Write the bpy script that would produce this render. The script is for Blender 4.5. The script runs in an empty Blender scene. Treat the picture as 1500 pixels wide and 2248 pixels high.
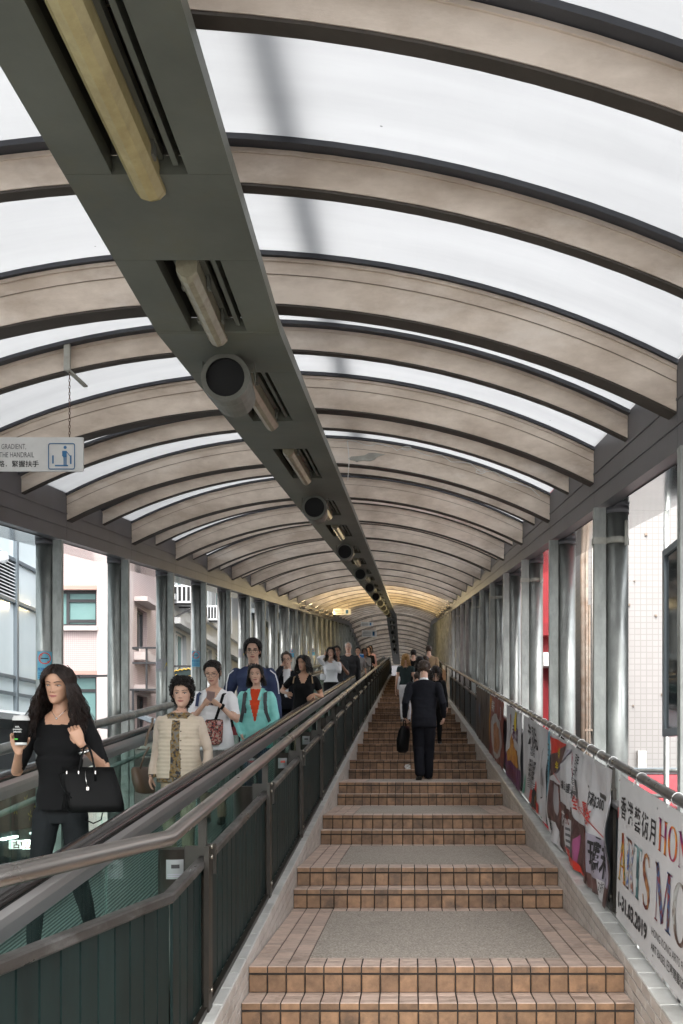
import bpy, bmesh, math, random
import numpy as np
from mathutils import Vector, Matrix, kdtree

random.seed(7)
np.random.seed(7)
SC = bpy.context.scene
COL = SC.collection
R = math.radians

# ------------------------------------------------------------------ camera, sky, sun, exposure
# eye at the origin, +Y along the passage, +Z up; a level camera with a shifted lens
cam_d = bpy.data.cameras.new('camera')
cam_d.sensor_fit = 'HORIZONTAL'
cam_d.sensor_width = 36.0
cam_d.lens = 36.0 * 2150 / 1500
cam_d.shift_x = -144 / 1500
cam_d.shift_y = 543 / 1500
cam_d.clip_start = 0.05
cam_d.clip_end = 2000
cam = bpy.data.objects.new('camera', cam_d)
cam.rotation_euler = (R(90), 0, 0)
COL.objects.link(cam)
SC.camera = cam

SUN_EL, SUN_AZ = R(54), R(190)
w = bpy.data.worlds.new('World'); SC.world = w; w.use_nodes = True
nt = w.node_tree; nt.nodes.clear()
sky = nt.nodes.new('ShaderNodeTexSky'); sky.sky_type = 'NISHITA'; sky.sun_disc = False
sky.sun_elevation = SUN_EL; sky.sun_rotation = SUN_AZ; sky.dust_density = 4.0; sky.air_density = 1.0
hs = nt.nodes.new('ShaderNodeHueSaturation'); hs.inputs['Saturation'].default_value = 0.18
bg = nt.nodes.new('ShaderNodeBackground'); bg.inputs['Strength'].default_value = 0.15
wo = nt.nodes.new('ShaderNodeOutputWorld')
nt.links.new(sky.outputs[0], hs.inputs['Color']); nt.links.new(hs.outputs[0], bg.inputs['Color']); nt.links.new(bg.outputs[0], wo.inputs['Surface'])
sd = bpy.data.lights.new('sun', 'SUN'); sd.energy = 1.15; sd.angle = R(55); sd.color = (1.0, 0.96, 0.9)
sun = bpy.data.objects.new('sun', sd); COL.objects.link(sun)
_d = Vector((math.sin(SUN_AZ) * math.cos(SUN_EL), math.cos(SUN_AZ) * math.cos(SUN_EL), math.sin(SUN_EL)))
sun.rotation_euler = (-_d).to_track_quat('-Z', 'Y').to_euler()
SC.view_settings.view_transform = 'Standard'
SC.view_settings.look = 'None'
SC.view_settings.exposure = 2.75
SC.view_settings.gamma = 1.0
SC.view_settings.use_curve_mapping = False
SC.render.engine = 'CYCLES'
SC.cycles.max_bounces = 8
SC.cycles.transparent_max_bounces = 24
SC.cycles.use_denoising = True
SC.cycles.sample_clamp_indirect = 6.0

# ------------------------------------------------------------------ geometry of the place
SL = 0.1193            # slope of the passage
YB = 55.0              # the floors level out here
YR = 60.0              # the roof levels out here
EPS = 0.003

def zf(y): return SL * min(y, YB)
def zr(y): return SL * min(y, YR)

# ------------------------------------------------------------------ mesh helpers
class MB:
    def __init__(s): s.v = []; s.f = []; s.m = []; s.sm = []
    def add(s, vs, fs, mi=0, smooth=False):
        b = len(s.v); s.v += [tuple(p) for p in vs]
        for f in fs:
            s.f.append(tuple(i + b for i in f)); s.m.append(mi); s.sm.append(smooth)
    def hexa(s, p, mi=0):       # p: bottom 4 (ccw from above), top 4
        s.add(p, [(3, 2, 1, 0), (4, 5, 6, 7), (0, 1, 5, 4), (1, 2, 6, 5), (2, 3, 7, 6), (3, 0, 4, 7)], mi)
    def box(s, x0, x1, y0, y1, z0, z1, mi=0):
        s.hexa([(x0, y0, z0), (x1, y0, z0), (x1, y1, z0), (x0, y1, z0), (x0, y0, z1), (x1, y0, z1), (x1, y1, z1), (x0, y1, z1)], mi)
    def tile(s, c, u, v, n, a, b, h, ch=0.004, mi=0):   # chamfered tile: centre of its back, axes, half sizes, height
        c, u, v, n = Vector(c), Vector(u), Vector(v), Vector(n)
        p = [c + u * i * a + v * j * b for i, j in ((-1, -1), (1, -1), (1, 1), (-1, 1))]
        q = [x + n * (h - ch) for x in p]
        t = [c + u * i * (a - ch) + v * j * (b - ch) + n * h for i, j in ((-1, -1), (1, -1), (1, 1), (-1, 1))]
        s.add(p + q + t, [(0, 1, 5, 4), (1, 2, 6, 5), (2, 3, 7, 6), (3, 0, 4, 7), (4, 5, 9, 8), (5, 6, 10, 9), (6, 7, 11, 10), (7, 4, 8, 11), (8, 9, 10, 11)], mi)
    def loft(s, rings, cap=True, mi=0, smooth=True, closed=True):
        b = len(s.v); n = len(rings[0])
        for r in rings: s.v += [tuple(p) for p in r]
        for i in range(len(rings) - 1):
            for j in range(n if closed else n - 1):
                k = (j + 1) % n
                s.f.append((b + i * n + j, b + i * n + k, b + (i + 1) * n + k, b + (i + 1) * n + j)); s.m.append(mi); s.sm.append(smooth)
        if cap:
            s.f.append(tuple(b + j for j in range(n - 1, -1, -1))); s.m.append(mi); s.sm.append(False)
            e = b + (len(rings) - 1) * n
            s.f.append(tuple(e + j for j in range(n))); s.m.append(mi); s.sm.append(False)
    def sweep_rect(s, path, w, h, mi=0):     # path along Y, section upright
        rings = []
        for p in path:
            x, y, z = p
            rings.append([(x - w / 2, y, z - h / 2), (x - w / 2, y, z + h / 2), (x + w / 2, y, z + h / 2), (x + w / 2, y, z - h / 2)])
        s.loft(rings, True, mi, False)
    def tube(s, pts, r, n=10, mi=0, smooth=True, rs=None):
        pts = [Vector(p) for p in pts]; rings = []
        up = Vector((0, 0, 1))
        for i, p in enumerate(pts):
            d = (pts[min(i + 1, len(pts) - 1)] - pts[max(i - 1, 0)])
            if d.length < 1e-9: d = Vector((0, 1, 0))
            d.normalize()
            ref = Vector((1, 0, 0)) if abs(d.z) > 0.95 else up
            a = d.cross(ref).normalized(); c = a.cross(d).normalized()
            rr = rs[i] if rs else r
            rings.append([p + (a * math.cos(2 * math.pi * k / n) + c * math.sin(2 * math.pi * k / n)) * rr for k in range(n)])
        s.loft(rings, True, mi, smooth)
    def bar(s, p0, p1, w, h, mi=0):
        p0, p1 = Vector(p0), Vector(p1); d = (p1 - p0).normalized()
        ref = Vector((0, 0, 1)) if abs(d.z) < 0.95 else Vector((0, 1, 0))
        a = d.cross(ref).normalized(); c = a.cross(d).normalized()
        rr = []
        for p in (p0, p1):
            rr.append([p - a * w / 2 - c * h / 2, p - a * w / 2 + c * h / 2, p + a * w / 2 + c * h / 2, p + a * w / 2 - c * h / 2])
        s.loft(rr, True, mi, False)
    def sphere(s, c, rx, ry=None, rz=None, n=12, m=8, mi=0):
        ry = ry or rx; rz = rz or rx; c = Vector(c); rings = []
        for i in range(m + 1):
            t = math.pi * (0.02 + 0.96 * i / m)
            rings.append([(c.x + rx * math.sin(t) * math.cos(2 * math.pi * j / n), c.y + ry * math.sin(t) * math.sin(2 * math.pi * j / n), c.z - rz * math.cos(t)) for j in range(n)])
        s.loft(rings, True, mi, True)
    def mesh(s, name, mats):
        me = bpy.data.meshes.new(name)
        me.from_pydata(s.v, [], s.f)
        if not isinstance(mats, (list, tuple)): mats = [mats]
        for m in mats: me.materials.append(m)
        me.polygons.foreach_set('material_index', s.m)
        me.polygons.foreach_set('use_smooth', s.sm)
        me.update()
        return me
    def build(s, name, mats, parent=None, loc=None):
        return obj(name, s.mesh(name, mats), parent, loc)

def obj(name, me, parent=None, loc=None):
    o = bpy.data.objects.new(name, me); COL.objects.link(o)
    if parent is not None:
        o.parent = parent
        if parent.type == 'EMPTY': o.matrix_parent_inverse = Matrix.Translation(-parent.location)
    if loc is not None: o.location = loc
    return o

def tag(o, label, cat, group=None):
    o['label'] = label; o['category'] = cat
    if group: o['group'] = group
    return o

def thing(name, label, cat, loc=(0, 0, 0), group=None):
    o = bpy.data.objects.new(name, None); COL.objects.link(o); o.location = loc; o.empty_display_size = 0.1
    return tag(o, label, cat, group)

def struct(o): o['kind'] = 'structure'; return o
def stuff(o): o['kind'] = 'stuff'; return o
def lab(o, t): o['label'] = t; return o

def fixnormals(me):
    bm = bmesh.new(); bm.from_mesh(me); bmesh.ops.recalc_face_normals(bm, faces=bm.faces); bm.to_mesh(me); bm.free()

def arr(a, b, step):
    out = []; x = a
    while x <= b + 1e-6: out.append(x); x += step
    return out

# ------------------------------------------------------------------ materials
def new_mat(name):
    m = bpy.data.materials.new(name); m.use_nodes = True
    n = m.node_tree; n.nodes.clear()
    out = n.nodes.new('ShaderNodeOutputMaterial')
    return m, n, out

def mat(name, col, rough=0.6, metal=0.0, col2=None, scale=6.0, amt=0.5, bump=0.0, bscale=60.0, stretch=(1, 1, 1), rnd=0.0, spec=0.5, dirt=None, dscale=2.0, damt=0.5, rvar=0.0, coat=0.0):
    """Principled with mottling (col..col2), dirt patches, relief and per-piece variation."""
    m, n, out = new_mat(name); L = n.links
    b = n.nodes.new('ShaderNodeBsdfPrincipled'); L.new(b.outputs[0], out.inputs[0])
    b.inputs['Roughness'].default_value = rough; b.inputs['Metallic'].default_value = metal
    b.inputs['Specular IOR Level'].default_value = spec
    if coat: b.inputs['Coat Weight'].default_value = coat
    mp = n.nodes.new('ShaderNodeMapping'); mp.inputs['Scale'].default_value = stretch
    gp = n.nodes.new('ShaderNodeNewGeometry'); L.new(gp.outputs['Position'], mp.inputs[0])
    base = n.nodes.new('ShaderNodeRGB'); base.outputs[0].default_value = (*col, 1); cur = base.outputs[0]
    def mix(a, bb, fac, typ='MIX'):
        x = n.nodes.new('ShaderNodeMix'); x.data_type = 'RGBA'; x.blend_type = typ
        if isinstance(fac, float): x.inputs[0].default_value = fac
        else: L.new(fac, x.inputs[0])
        L.new(a, x.inputs[6])
        if isinstance(bb, tuple): x.inputs[7].default_value = (*bb, 1)
        else: L.new(bb, x.inputs[7])
        return x.outputs[2]
    if col2:
        nz = n.nodes.new('ShaderNodeTexNoise'); nz.inputs['Scale'].default_value = scale; nz.inputs['Detail'].default_value = 6; nz.inputs['Roughness'].default_value = 0.65
        L.new(mp.outputs[0], nz.inputs['Vector'])
        rp = n.nodes.new('ShaderNodeMapRange'); rp.inputs[1].default_value = 0.5 - 0.5 * (1 - amt) - 0.05; rp.inputs[2].default_value = 0.5 + 0.5 * (1 - amt) + 0.05
        rp.inputs[1].default_value = 0.35; rp.inputs[2].default_value = 0.65; rp.inputs[4].default_value = amt * 2 if amt < 0.5 else 1.0
        L.new(nz.outputs[0], rp.inputs[0]); cur = mix(cur, col2, rp.outputs[0])
    if dirt:
        nz2 = n.nodes.new('ShaderNodeTexNoise'); nz2.inputs['Scale'].default_value = dscale; nz2.inputs['Detail'].default_value = 8; nz2.inputs['Roughness'].default_value = 0.7
        L.new(mp.outputs[0], nz2.inputs['Vector'])
        r2 = n.nodes.new('ShaderNodeMapRange'); r2.inputs[1].default_value = 0.52; r2.inputs[2].default_value = 0.72; r2.inputs[4].default_value = damt
        L.new(nz2.outputs[0], r2.inputs[0]); cur = mix(cur, dirt, r2.outputs[0])
    if rnd:
        oi = n.nodes.new('ShaderNodeObjectInfo'); gi = n.nodes.new('ShaderNodeNewGeometry')
        ad = n.nodes.new('ShaderNodeMath'); ad.operation = 'ADD'; L.new(oi.outputs['Random'], ad.inputs[0]); L.new(gi.outputs['Random Per Island'], ad.inputs[1])
        fr = n.nodes.new('ShaderNodeMath'); fr.operation = 'FRACT'; L.new(ad.outputs[0], fr.inputs[0])
        mr = n.nodes.new('ShaderNodeMapRange'); mr.inputs[3].default_value = 1 - rnd; mr.inputs[4].default_value = 1 + rnd * 0.6; L.new(fr.outputs[0], mr.inputs[0])
        cb = n.nodes.new('ShaderNodeCombineColor')
        for k in range(3): L.new(mr.outputs[0], cb.inputs[k])
        cur = mix(cur, cb.outputs[0], 1.0, 'MULTIPLY')
    L.new(cur, b.inputs['Base Color'])
    if rvar:
        nz4 = n.nodes.new('ShaderNodeTexNoise'); nz4.inputs['Scale'].default_value = scale * 1.7; nz4.inputs['Detail'].default_value = 4
        L.new(mp.outputs[0], nz4.inputs['Vector'])
        r4 = n.nodes.new('ShaderNodeMapRange'); r4.inputs[1].default_value = 0.3; r4.inputs[2].default_value = 0.7; r4.inputs[3].default_value = max(0.03, rough - rvar); r4.inputs[4].default_value = min(1, rough + rvar)
        L.new(nz4.outputs[0], r4.inputs[0]); L.new(r4.outputs[0], b.inputs['Roughness'])
    if bump:
        nz3 = n.nodes.new('ShaderNodeTexNoise'); nz3.inputs['Scale'].default_value = bscale; nz3.inputs['Detail'].default_value = 4
        L.new(mp.outputs[0], nz3.inputs['Vector'])
        bp = n.nodes.new('ShaderNodeBump'); bp.inputs['Strength'].default_value = bump; bp.inputs['Distance'].default_value = 0.01
        L.new(nz3.outputs[0], bp.inputs['Height']); L.new(bp.outputs[0], b.inputs['Normal'])
    m.diffuse_color = (*col, 1)
    return m

def glass(name, tint, refl=0.9, dirt=0.0, rough=0.02, gl=(1, 1, 1)):
    m, n, out = new_mat(name); L = n.links
    t = n.nodes.new('ShaderNodeBsdfTransparent'); t.inputs[0].default_value = (*tint, 1)
    g = n.nodes.new('ShaderNodeBsdfGlossy'); g.inputs['Roughness'].default_value = rough; g.inputs[0].default_value = (*gl, 1)
    f = n.nodes.new('ShaderNodeFresnel')
    ge = n.nodes.new('ShaderNodeNewGeometry'); mi_ = n.nodes.new('ShaderNodeMapRange'); mi_.inputs[3].default_value = 1.5; mi_.inputs[4].default_value = 1 / 1.5   # thin pane: same reflectance from both sides
    L.new(ge.outputs['Backfacing'], mi_.inputs[0]); L.new(mi_.outputs[0], f.inputs[0])
    mu = n.nodes.new('ShaderNodeMath'); mu.operation = 'MULTIPLY'; mu.inputs[1].default_value = refl; L.new(f.outputs[0], mu.inputs[0])
    mx = n.nodes.new('ShaderNodeMixShader'); L.new(mu.outputs[0], mx.inputs[0]); L.new(t.outputs[0], mx.inputs[1]); L.new(g.outputs[0], mx.inputs[2])
    cur = mx.outputs[0]
    if dirt:
        d = n.nodes.new('ShaderNodeBsdfDiffuse'); d.inputs[0].default_value = (0.55, 0.6, 0.58, 1)
        m2 = n.nodes.new('ShaderNodeMixShader'); m2.inputs[0].default_value = dirt; L.new(cur, m2.inputs[1]); L.new(d.outputs[0], m2.inputs[2]); cur = m2.outputs[0]
    L.new(cur, out.inputs[0])
    return m

def emit(name, col, s):
    m, n, out = new_mat(name); e = n.nodes.new('ShaderNodeEmission'); e.inputs[0].default_value = (*col, 1); e.inputs[1].default_value = s
    n.links.new(e.outputs[0], out.inputs[0]); return m

def mosaic(name, col, joint, size=0.05, coords='Object', rough=0.4, dirt=None, gap=0.008, rot=None):
    """small wall tiles far away: brick texture without offset, plus grime"""
    m, n, out = new_mat(name); L = n.links
    b = n.nodes.new('ShaderNodeBsdfPrincipled'); b.inputs['Roughness'].default_value = rough; L.new(b.outputs[0], out.inputs[0])
    tc = n.nodes.new('ShaderNodeTexCoord'); sp = n.nodes.new('ShaderNodeSeparateXYZ'); L.new(tc.outputs['Object'], sp.inputs[0])
    ad = n.nodes.new('ShaderNodeMath'); ad.operation = 'ADD'; L.new(sp.outputs[0], ad.inputs[0]); L.new(sp.outputs[1], ad.inputs[1])
    cv = n.nodes.new('ShaderNodeCombineXYZ'); L.new(ad.outputs[0], cv.inputs[0]); L.new(sp.outputs[2], cv.inputs[1])
    br = n.nodes.new('ShaderNodeTexBrick'); br.offset = 0; br.inputs['Scale'].default_value = 1
    br.inputs['Brick Width'].default_value = size; br.inputs['Row Height'].default_value = size; br.inputs['Mortar Size'].default_value = gap
    br.inputs['Color1'].default_value = (*col, 1); br.inputs['Color2'].default_value = (*[c * 0.93 for c in col], 1); br.inputs['Mortar'].default_value = (*joint, 1)
    L.new(cv.outputs[0], br.inputs['Vector'])
    nz = n.nodes.new('ShaderNodeTexNoise'); nz.inputs['Scale'].default_value = 0.8; nz.inputs['Detail'].default_value = 8; nz.inputs['Roughness'].default_value = 0.7
    mp = n.nodes.new('ShaderNodeMapping'); mp.inputs['Scale'].default_value = (1, 1, 0.35); L.new(tc.outputs['Object'], mp.inputs[0]); L.new(mp.outputs[0], nz.inputs['Vector'])
    mr = n.nodes.new('ShaderNodeMapRange'); mr.inputs[1].default_value = 0.5; mr.inputs[2].default_value = 0.8; mr.inputs[4].default_value = 0.5; L.new(nz.outputs[0], mr.inputs[0])
    mx = n.nodes.new('ShaderNodeMix'); mx.data_type = 'RGBA'; L.new(mr.outputs[0], mx.inputs[0]); L.new(br.outputs[0], mx.inputs[6])
    mx.inputs[7].default_value = (*(dirt or [c * 0.6 for c in col]), 1)
    L.new(mx.outputs[2], b.inputs['Base Color'])
    return m

M = {}
M['rib'] = mat('rib_paint', (0.74, 0.635, 0.535), 0.55, col2=(0.47, 0.38, 0.30), scale=1.7, amt=0.5, bump=0.1, dirt=(0.84, 0.77, 0.70), dscale=0.9, damt=0.75, stretch=(1, 1, 2.2))
M['ribshade'] = mat('rib_underside_shade', (0.062, 0.050, 0.040), 0.6, col2=(0.045, 0.036, 0.028), scale=4, bump=0.05)  # shade on the rib undersides, put into a dark colour
M['seam'] = mat('rib_seam', (0.22, 0.17, 0.13), 0.7)
M['gasket'] = mat('dark_gasket', (0.035, 0.037, 0.045), 0.5)
M['beam'] = mat('eave_cladding', (0.115, 0.113, 0.122), 0.42, col2=(0.088, 0.086, 0.094), scale=1.5, dirt=(0.12, 0.11, 0.10), dscale=3, damt=0.4)
M['soffit'] = mat('polished_soffit', (0.55, 0.56, 0.57), 0.12, 1.0, col2=(0.42, 0.44, 0.46), scale=2.0, bump=0.05, bscale=5)
M['galv'] = mat('galvanised_steel', (0.42, 0.435, 0.415), 0.42, 0.85, col2=(0.26, 0.27, 0.255), scale=5.0, amt=0.5, bump=0.04, bscale=80, dirt=(0.22, 0.23, 0.21), dscale=1.6, damt=0.6, stretch=(1, 1, 0.45), rvar=0.12, rnd=0.12)
M['galvpost'] = mat('galvanised_post', (0.38, 0.395, 0.375), 0.5, 0.35, col2=(0.24, 0.255, 0.24), scale=9.0, amt=0.5, bump=0.06, bscale=90, dirt=(0.16, 0.17, 0.15), dscale=2.5, damt=0.7, stretch=(1, 1, 0.4), rnd=0.1)
M['duct'] = mat('grey_green_paint', (0.140, 0.146, 0.120), 0.45, col2=(0.100, 0.105, 0.085), scale=1.4, dirt=(0.13, 0.12, 0.07), dscale=3.0, damt=0.6, bump=0.03, stretch=(1, 1, 1))
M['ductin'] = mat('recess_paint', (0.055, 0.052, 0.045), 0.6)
M['diff'] = mat('aged_diffuser', (0.52, 0.44, 0.22), 0.25, col2=(0.40, 0.32, 0.15), scale=5, dirt=(0.25, 0.20, 0.10), dscale=6, damt=0.5, spec=0.6)
M['diff2'] = mat('grimy_diffuser', (0.34, 0.315, 0.225), 0.3, col2=(0.22, 0.19, 0.125), scale=9, dirt=(0.16, 0.12, 0.08), dscale=12, damt=0.7)
M['speaker'] = mat('speaker_housing', (0.17, 0.17, 0.145), 0.5, col2=(0.12, 0.12, 0.10), scale=8)
M['black'] = mat('black_grille', (0.008, 0.008, 0.008), 0.7)
M['grout'] = mat('dark_grout', (0.036, 0.028, 0.022), 0.9, col2=(0.018, 0.014, 0.011), scale=9, bump=0.2)
M['riser'] = mat('riser_tile', (0.28, 0.158, 0.083), 0.5, col2=(0.17, 0.095, 0.049), scale=14, amt=0.5, bump=0.18, bscale=160, dirt=(0.06, 0.042, 0.03), dscale=4.0, damt=0.95, rnd=0.35)
M['tread'] = mat('tread_tile', (0.57, 0.435, 0.36), 0.5, col2=(0.45, 0.335, 0.27), scale=16, amt=0.4, bump=0.1, bscale=150, dirt=(0.20, 0.14, 0.10), dscale=4.0, damt=0.75, rnd=0.2)
M['inset'] = mat('pebble_inset', (0.54, 0.475, 0.40), 0.8, col2=(0.17, 0.145, 0.12), scale=95, amt=0.5, bump=0.3, bscale=60, dirt=(0.20, 0.17, 0.14), dscale=1.3, damt=0.45)
M['cap'] = mat('kerb_cap_tile', (0.60, 0.595, 0.565), 0.28, col2=(0.50, 0.495, 0.465), scale=6, dirt=(0.33, 0.31, 0.27), dscale=5, damt=0.5, rnd=0.14, bump=0.02)
M['face'] = mat('kerb_face_tile', (0.50, 0.46, 0.42), 0.3, col2=(0.42, 0.38, 0.34), scale=6, dirt=(0.25, 0.20, 0.16), dscale=4, damt=0.6, rnd=0.12)
M['kgrout'] = mat('kerb_grout', (0.06, 0.048, 0.04), 0.9, col2=(0.035, 0.027, 0.022), scale=10)
M['slat'] = mat('dark_green_slat', (0.0085, 0.021, 0.0195), 0.5, col2=(0.005, 0.012, 0.0112), scale=8, stretch=(1, 1, 0.3), dirt=(0.02, 0.026, 0.025), dscale=26, damt=0.3, rnd=0.2, spec=0.2)
M['slatb'] = mat('teal_slat', (0.012, 0.028, 0.036), 0.42, col2=(0.008, 0.018, 0.024), scale=8, stretch=(1, 1, 0.3), dirt=(0.04, 0.05, 0.05), dscale=26, damt=0.3, rnd=0.2)
M['post'] = mat('fence_post', (0.024, 0.019, 0.013), 0.42, 0.2, col2=(0.016, 0.013, 0.009), scale=7, bump=0.05)
M['lrail'] = mat('worn_rail', (0.085, 0.08, 0.075), 0.36, 0.5, col2=(0.05, 0.045, 0.04), scale=9, amt=0.5, stretch=(1, 0.4, 1), dirt=(0.30, 0.30, 0.29), dscale=8, damt=0.5, bump=0.08, rvar=0.1)
M['steel'] = mat('brushed_steel', (0.47, 0.45, 0.43), 0.3, 1.0, col2=(0.38, 0.36, 0.34), scale=3, stretch=(1, 0.3, 1), rvar=0.05)
M['clamp'] = mat('painted_clamp', (0.42, 0.42, 0.38), 0.5, col2=(0.30, 0.29, 0.25), scale=9, dirt=(0.2, 0.15, 0.1), dscale=8)
M['steeld'] = mat('dull_steel_pipe', (0.20, 0.195, 0.19), 0.34, 0.9, col2=(0.13, 0.125, 0.12), scale=4, rvar=0.1)
M['bolt'] = mat('bolt_steel', (0.45, 0.42, 0.36), 0.3, 1.0)
M['alu'] = mat('aluminium_deck', (0.50, 0.49, 0.48), 0.34, 0.75, col2=(0.40, 0.39, 0.38), scale=2, stretch=(1, 0.3, 1))
M['rubber'] = mat('black_rubber', (0.012, 0.011, 0.011), 0.22, spec=0.6)
M['concrete'] = mat('concrete', (0.26, 0.25, 0.24), 0.85, col2=(0.18, 0.175, 0.17), scale=3, bump=0.1)
M['street'] = mat('street', (0.07, 0.07, 0.07), 0.85, col2=(0.05, 0.05, 0.05), scale=1)
M['sglass'] = glass('balustrade_glass', (0.80, 0.93, 0.89), 0.8, 0.01)
M['edge'] = mat('glass_edge', (0.25, 0.42, 0.36), 0.2)
M['white'] = mat('white_board', (0.70, 0.70, 0.68), 0.4, col2=(0.62, 0.62, 0.60), scale=4)
M['tie'] = mat('white_tie', (0.72, 0.72, 0.70), 0.4)
M['chain'] = mat('rusty_chain', (0.16, 0.10, 0.075), 0.6, 0.6)
M['blue'] = mat('sign_blue', (0.035, 0.15, 0.32), 0.5)
M['ink'] = mat('black_ink', (0.025, 0.023, 0.024), 0.6)
M['grey'] = mat('grey_ink', (0.12, 0.12, 0.125), 0.6)

def roofmat():
    m, n, out = new_mat('translucent_sheet'); L = n.links
    tc = n.nodes.new('ShaderNodeTexCoord')
    nz = n.nodes.new('ShaderNodeTexNoise'); nz.inputs['Scale'].default_value = 14; nz.inputs['Detail'].default_value = 6; nz.inputs['Roughness'].default_value = 0.7
    L.new(tc.outputs['Object'], nz.inputs['Vector'])
    mr = n.nodes.new('ShaderNodeMapRange'); mr.inputs[1].default_value = 0.72; mr.inputs[2].default_value = 0.80; mr.inputs[3].default_value = 0.0; mr.inputs[4].default_value = 0.45
    L.new(nz.outputs[0], mr.inputs[0])
    mc = n.nodes.new('ShaderNodeMix'); mc.data_type = 'RGBA'; L.new(mr.outputs[0], mc.inputs[0]); mc.inputs[6].default_value = (0.355, 0.358, 0.362, 1); mc.inputs[7].default_value = (0.35, 0.34, 0.32, 1)
    n2 = n.nodes.new('ShaderNodeTexNoise'); n2.inputs['Scale'].default_value = 1.2; n2.inputs['Detail'].default_value = 7; n2.inputs['Roughness'].default_value = 0.6; mq = n.nodes.new('ShaderNodeMapping'); mq.inputs['Scale'].default_value = (0.7, 4.5, 0.7); L.new(tc.outputs['Object'], mq.inputs[0]); L.new(mq.outputs[0], n2.inputs['Vector'])
    r2 = n.nodes.new('ShaderNodeMapRange'); r2.inputs[1].default_value = 0.3; r2.inputs[2].default_value = 0.7; r2.inputs[3].default_value = 0.93; r2.inputs[4].default_value = 1.03; L.new(n2.outputs[0], r2.inputs[0])
    n3 = n.nodes.new('ShaderNodeTexVoronoi'); n3.inputs['Scale'].default_value = 4.5; L.new(tc.outputs['Object'], n3.inputs['Vector'])
    r3 = n.nodes.new('ShaderNodeMapRange'); r3.inputs[1].default_value = 0.018; r3.inputs[2].default_value = 0.032; r3.inputs[3].default_value = 0.35; r3.inputs[4].default_value = 1.0; L.new(n3.outputs['Distance'], r3.inputs[0])
    mm = n.nodes.new('ShaderNodeMath'); mm.operation = 'MULTIPLY'; L.new(r2.outputs[0], mm.inputs[0]); L.new(r3.outputs[0], mm.inputs[1])
    vm = n.nodes.new('ShaderNodeVectorMath'); vm.operation = 'SCALE'; L.new(mc.outputs[2], vm.inputs[0]); L.new(mm.outputs[0], vm.inputs['Scale'])
    class _o: outputs = {2: vm.outputs[0]}
    mc = _o
    tl = n.nodes.new('ShaderNodeBsdfTranslucent'); L.new(mc.outputs[2], tl.inputs[0])
    df = n.nodes.new('ShaderNodeBsdfDiffuse'); L.new(mc.outputs[2], df.inputs[0])
    m1 = n.nodes.new('ShaderNodeMixShader'); m1.inputs[0].default_value = 0.15; L.new(tl.outputs[0], m1.inputs[1]); L.new(df.outputs[0], m1.inputs[2])
    tr = n.nodes.new('ShaderNodeBsdfTransparent'); tr.inputs[0].default_value = (0.9, 0.92, 0.94, 1)
    m2 = n.nodes.new('ShaderNodeMixShader'); m2.inputs[0].default_value = 0.06; L.new(m1.outputs[0], m2.inputs[1]); L.new(tr.outputs[0], m2.inputs[2])
    L.new(m2.outputs[0], out.inputs[0])
    return m
M['roof'] = roofmat()

def treadmat():
    m, n, out = new_mat('ridged_pallet'); L = n.links
    b = n.nodes.new('ShaderNodeBsdfPrincipled'); L.new(b.outputs[0], out.inputs[0]); b.inputs['Roughness'].default_value = 0.45; b.inputs['Metallic'].default_value = 0.2
    tc = n.nodes.new('ShaderNodeTexCoord'); wv = n.nodes.new('ShaderNodeTexWave'); wv.bands_direction = 'X'; wv.inputs['Scale'].default_value = 11; wv.inputs['Distortion'].default_value = 0
    L.new(tc.outputs['Object'], wv.inputs['Vector'])
    cr = n.nodes.new('ShaderNodeValToRGB'); cr.color_ramp.elements[0].color = (0.05, 0.06, 0.06, 1); cr.color_ramp.elements[1].color = (0.36, 0.39, 0.38, 1); cr.color_ramp.elements[0].position = 0.35; cr.color_ramp.elements[1].position = 0.65
    L.new(wv.outputs[0], cr.inputs[0]); L.new(cr.outputs[0], b.inputs['Base Color'])
    bp = n.nodes.new('ShaderNodeBump'); bp.inputs['Strength'].default_value = 0.6; bp.inputs['Distance'].default_value = 0.01; L.new(wv.outputs[0], bp.inputs['Height']); L.new(bp.outputs[0], b.inputs['Normal'])
    return m
M['pallet'] = treadmat()
# ================================================================== GROUND AND STREET
g = MB(); g.add([(-600, -300, -7), (600, -300, -7), (600, 900, -7), (-600, 900, -7)], [(0, 1, 2, 3)])
struct(g.build('ground', M['street']))

# ================================================================== DECK UNDER THE PASSAGE
XL, XR_ = -0.906, 1.244       # stair flanks
WS = XR_ - XL
ZN0 = -1.859                  # nosing line at y = 0
Y0, RUN, RISE, SHORT = 5.602, 2.46, 0.2935, 0.25
NK = 21
def yk(k): return Y0 + RUN * k
def zk(k): return -1.191 + RISE * k

d = MB()
d.sweep_rect([(-1.0, -4, -2.55), (-1.0, 2.0, -2.55), (-1.0, YB, -2.78 + zf(YB)), (-1.0, 130, -2.78 + zf(YB))], 5.6, 0.4)
struct(d.build('concrete_deck', M['concrete']))

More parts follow.
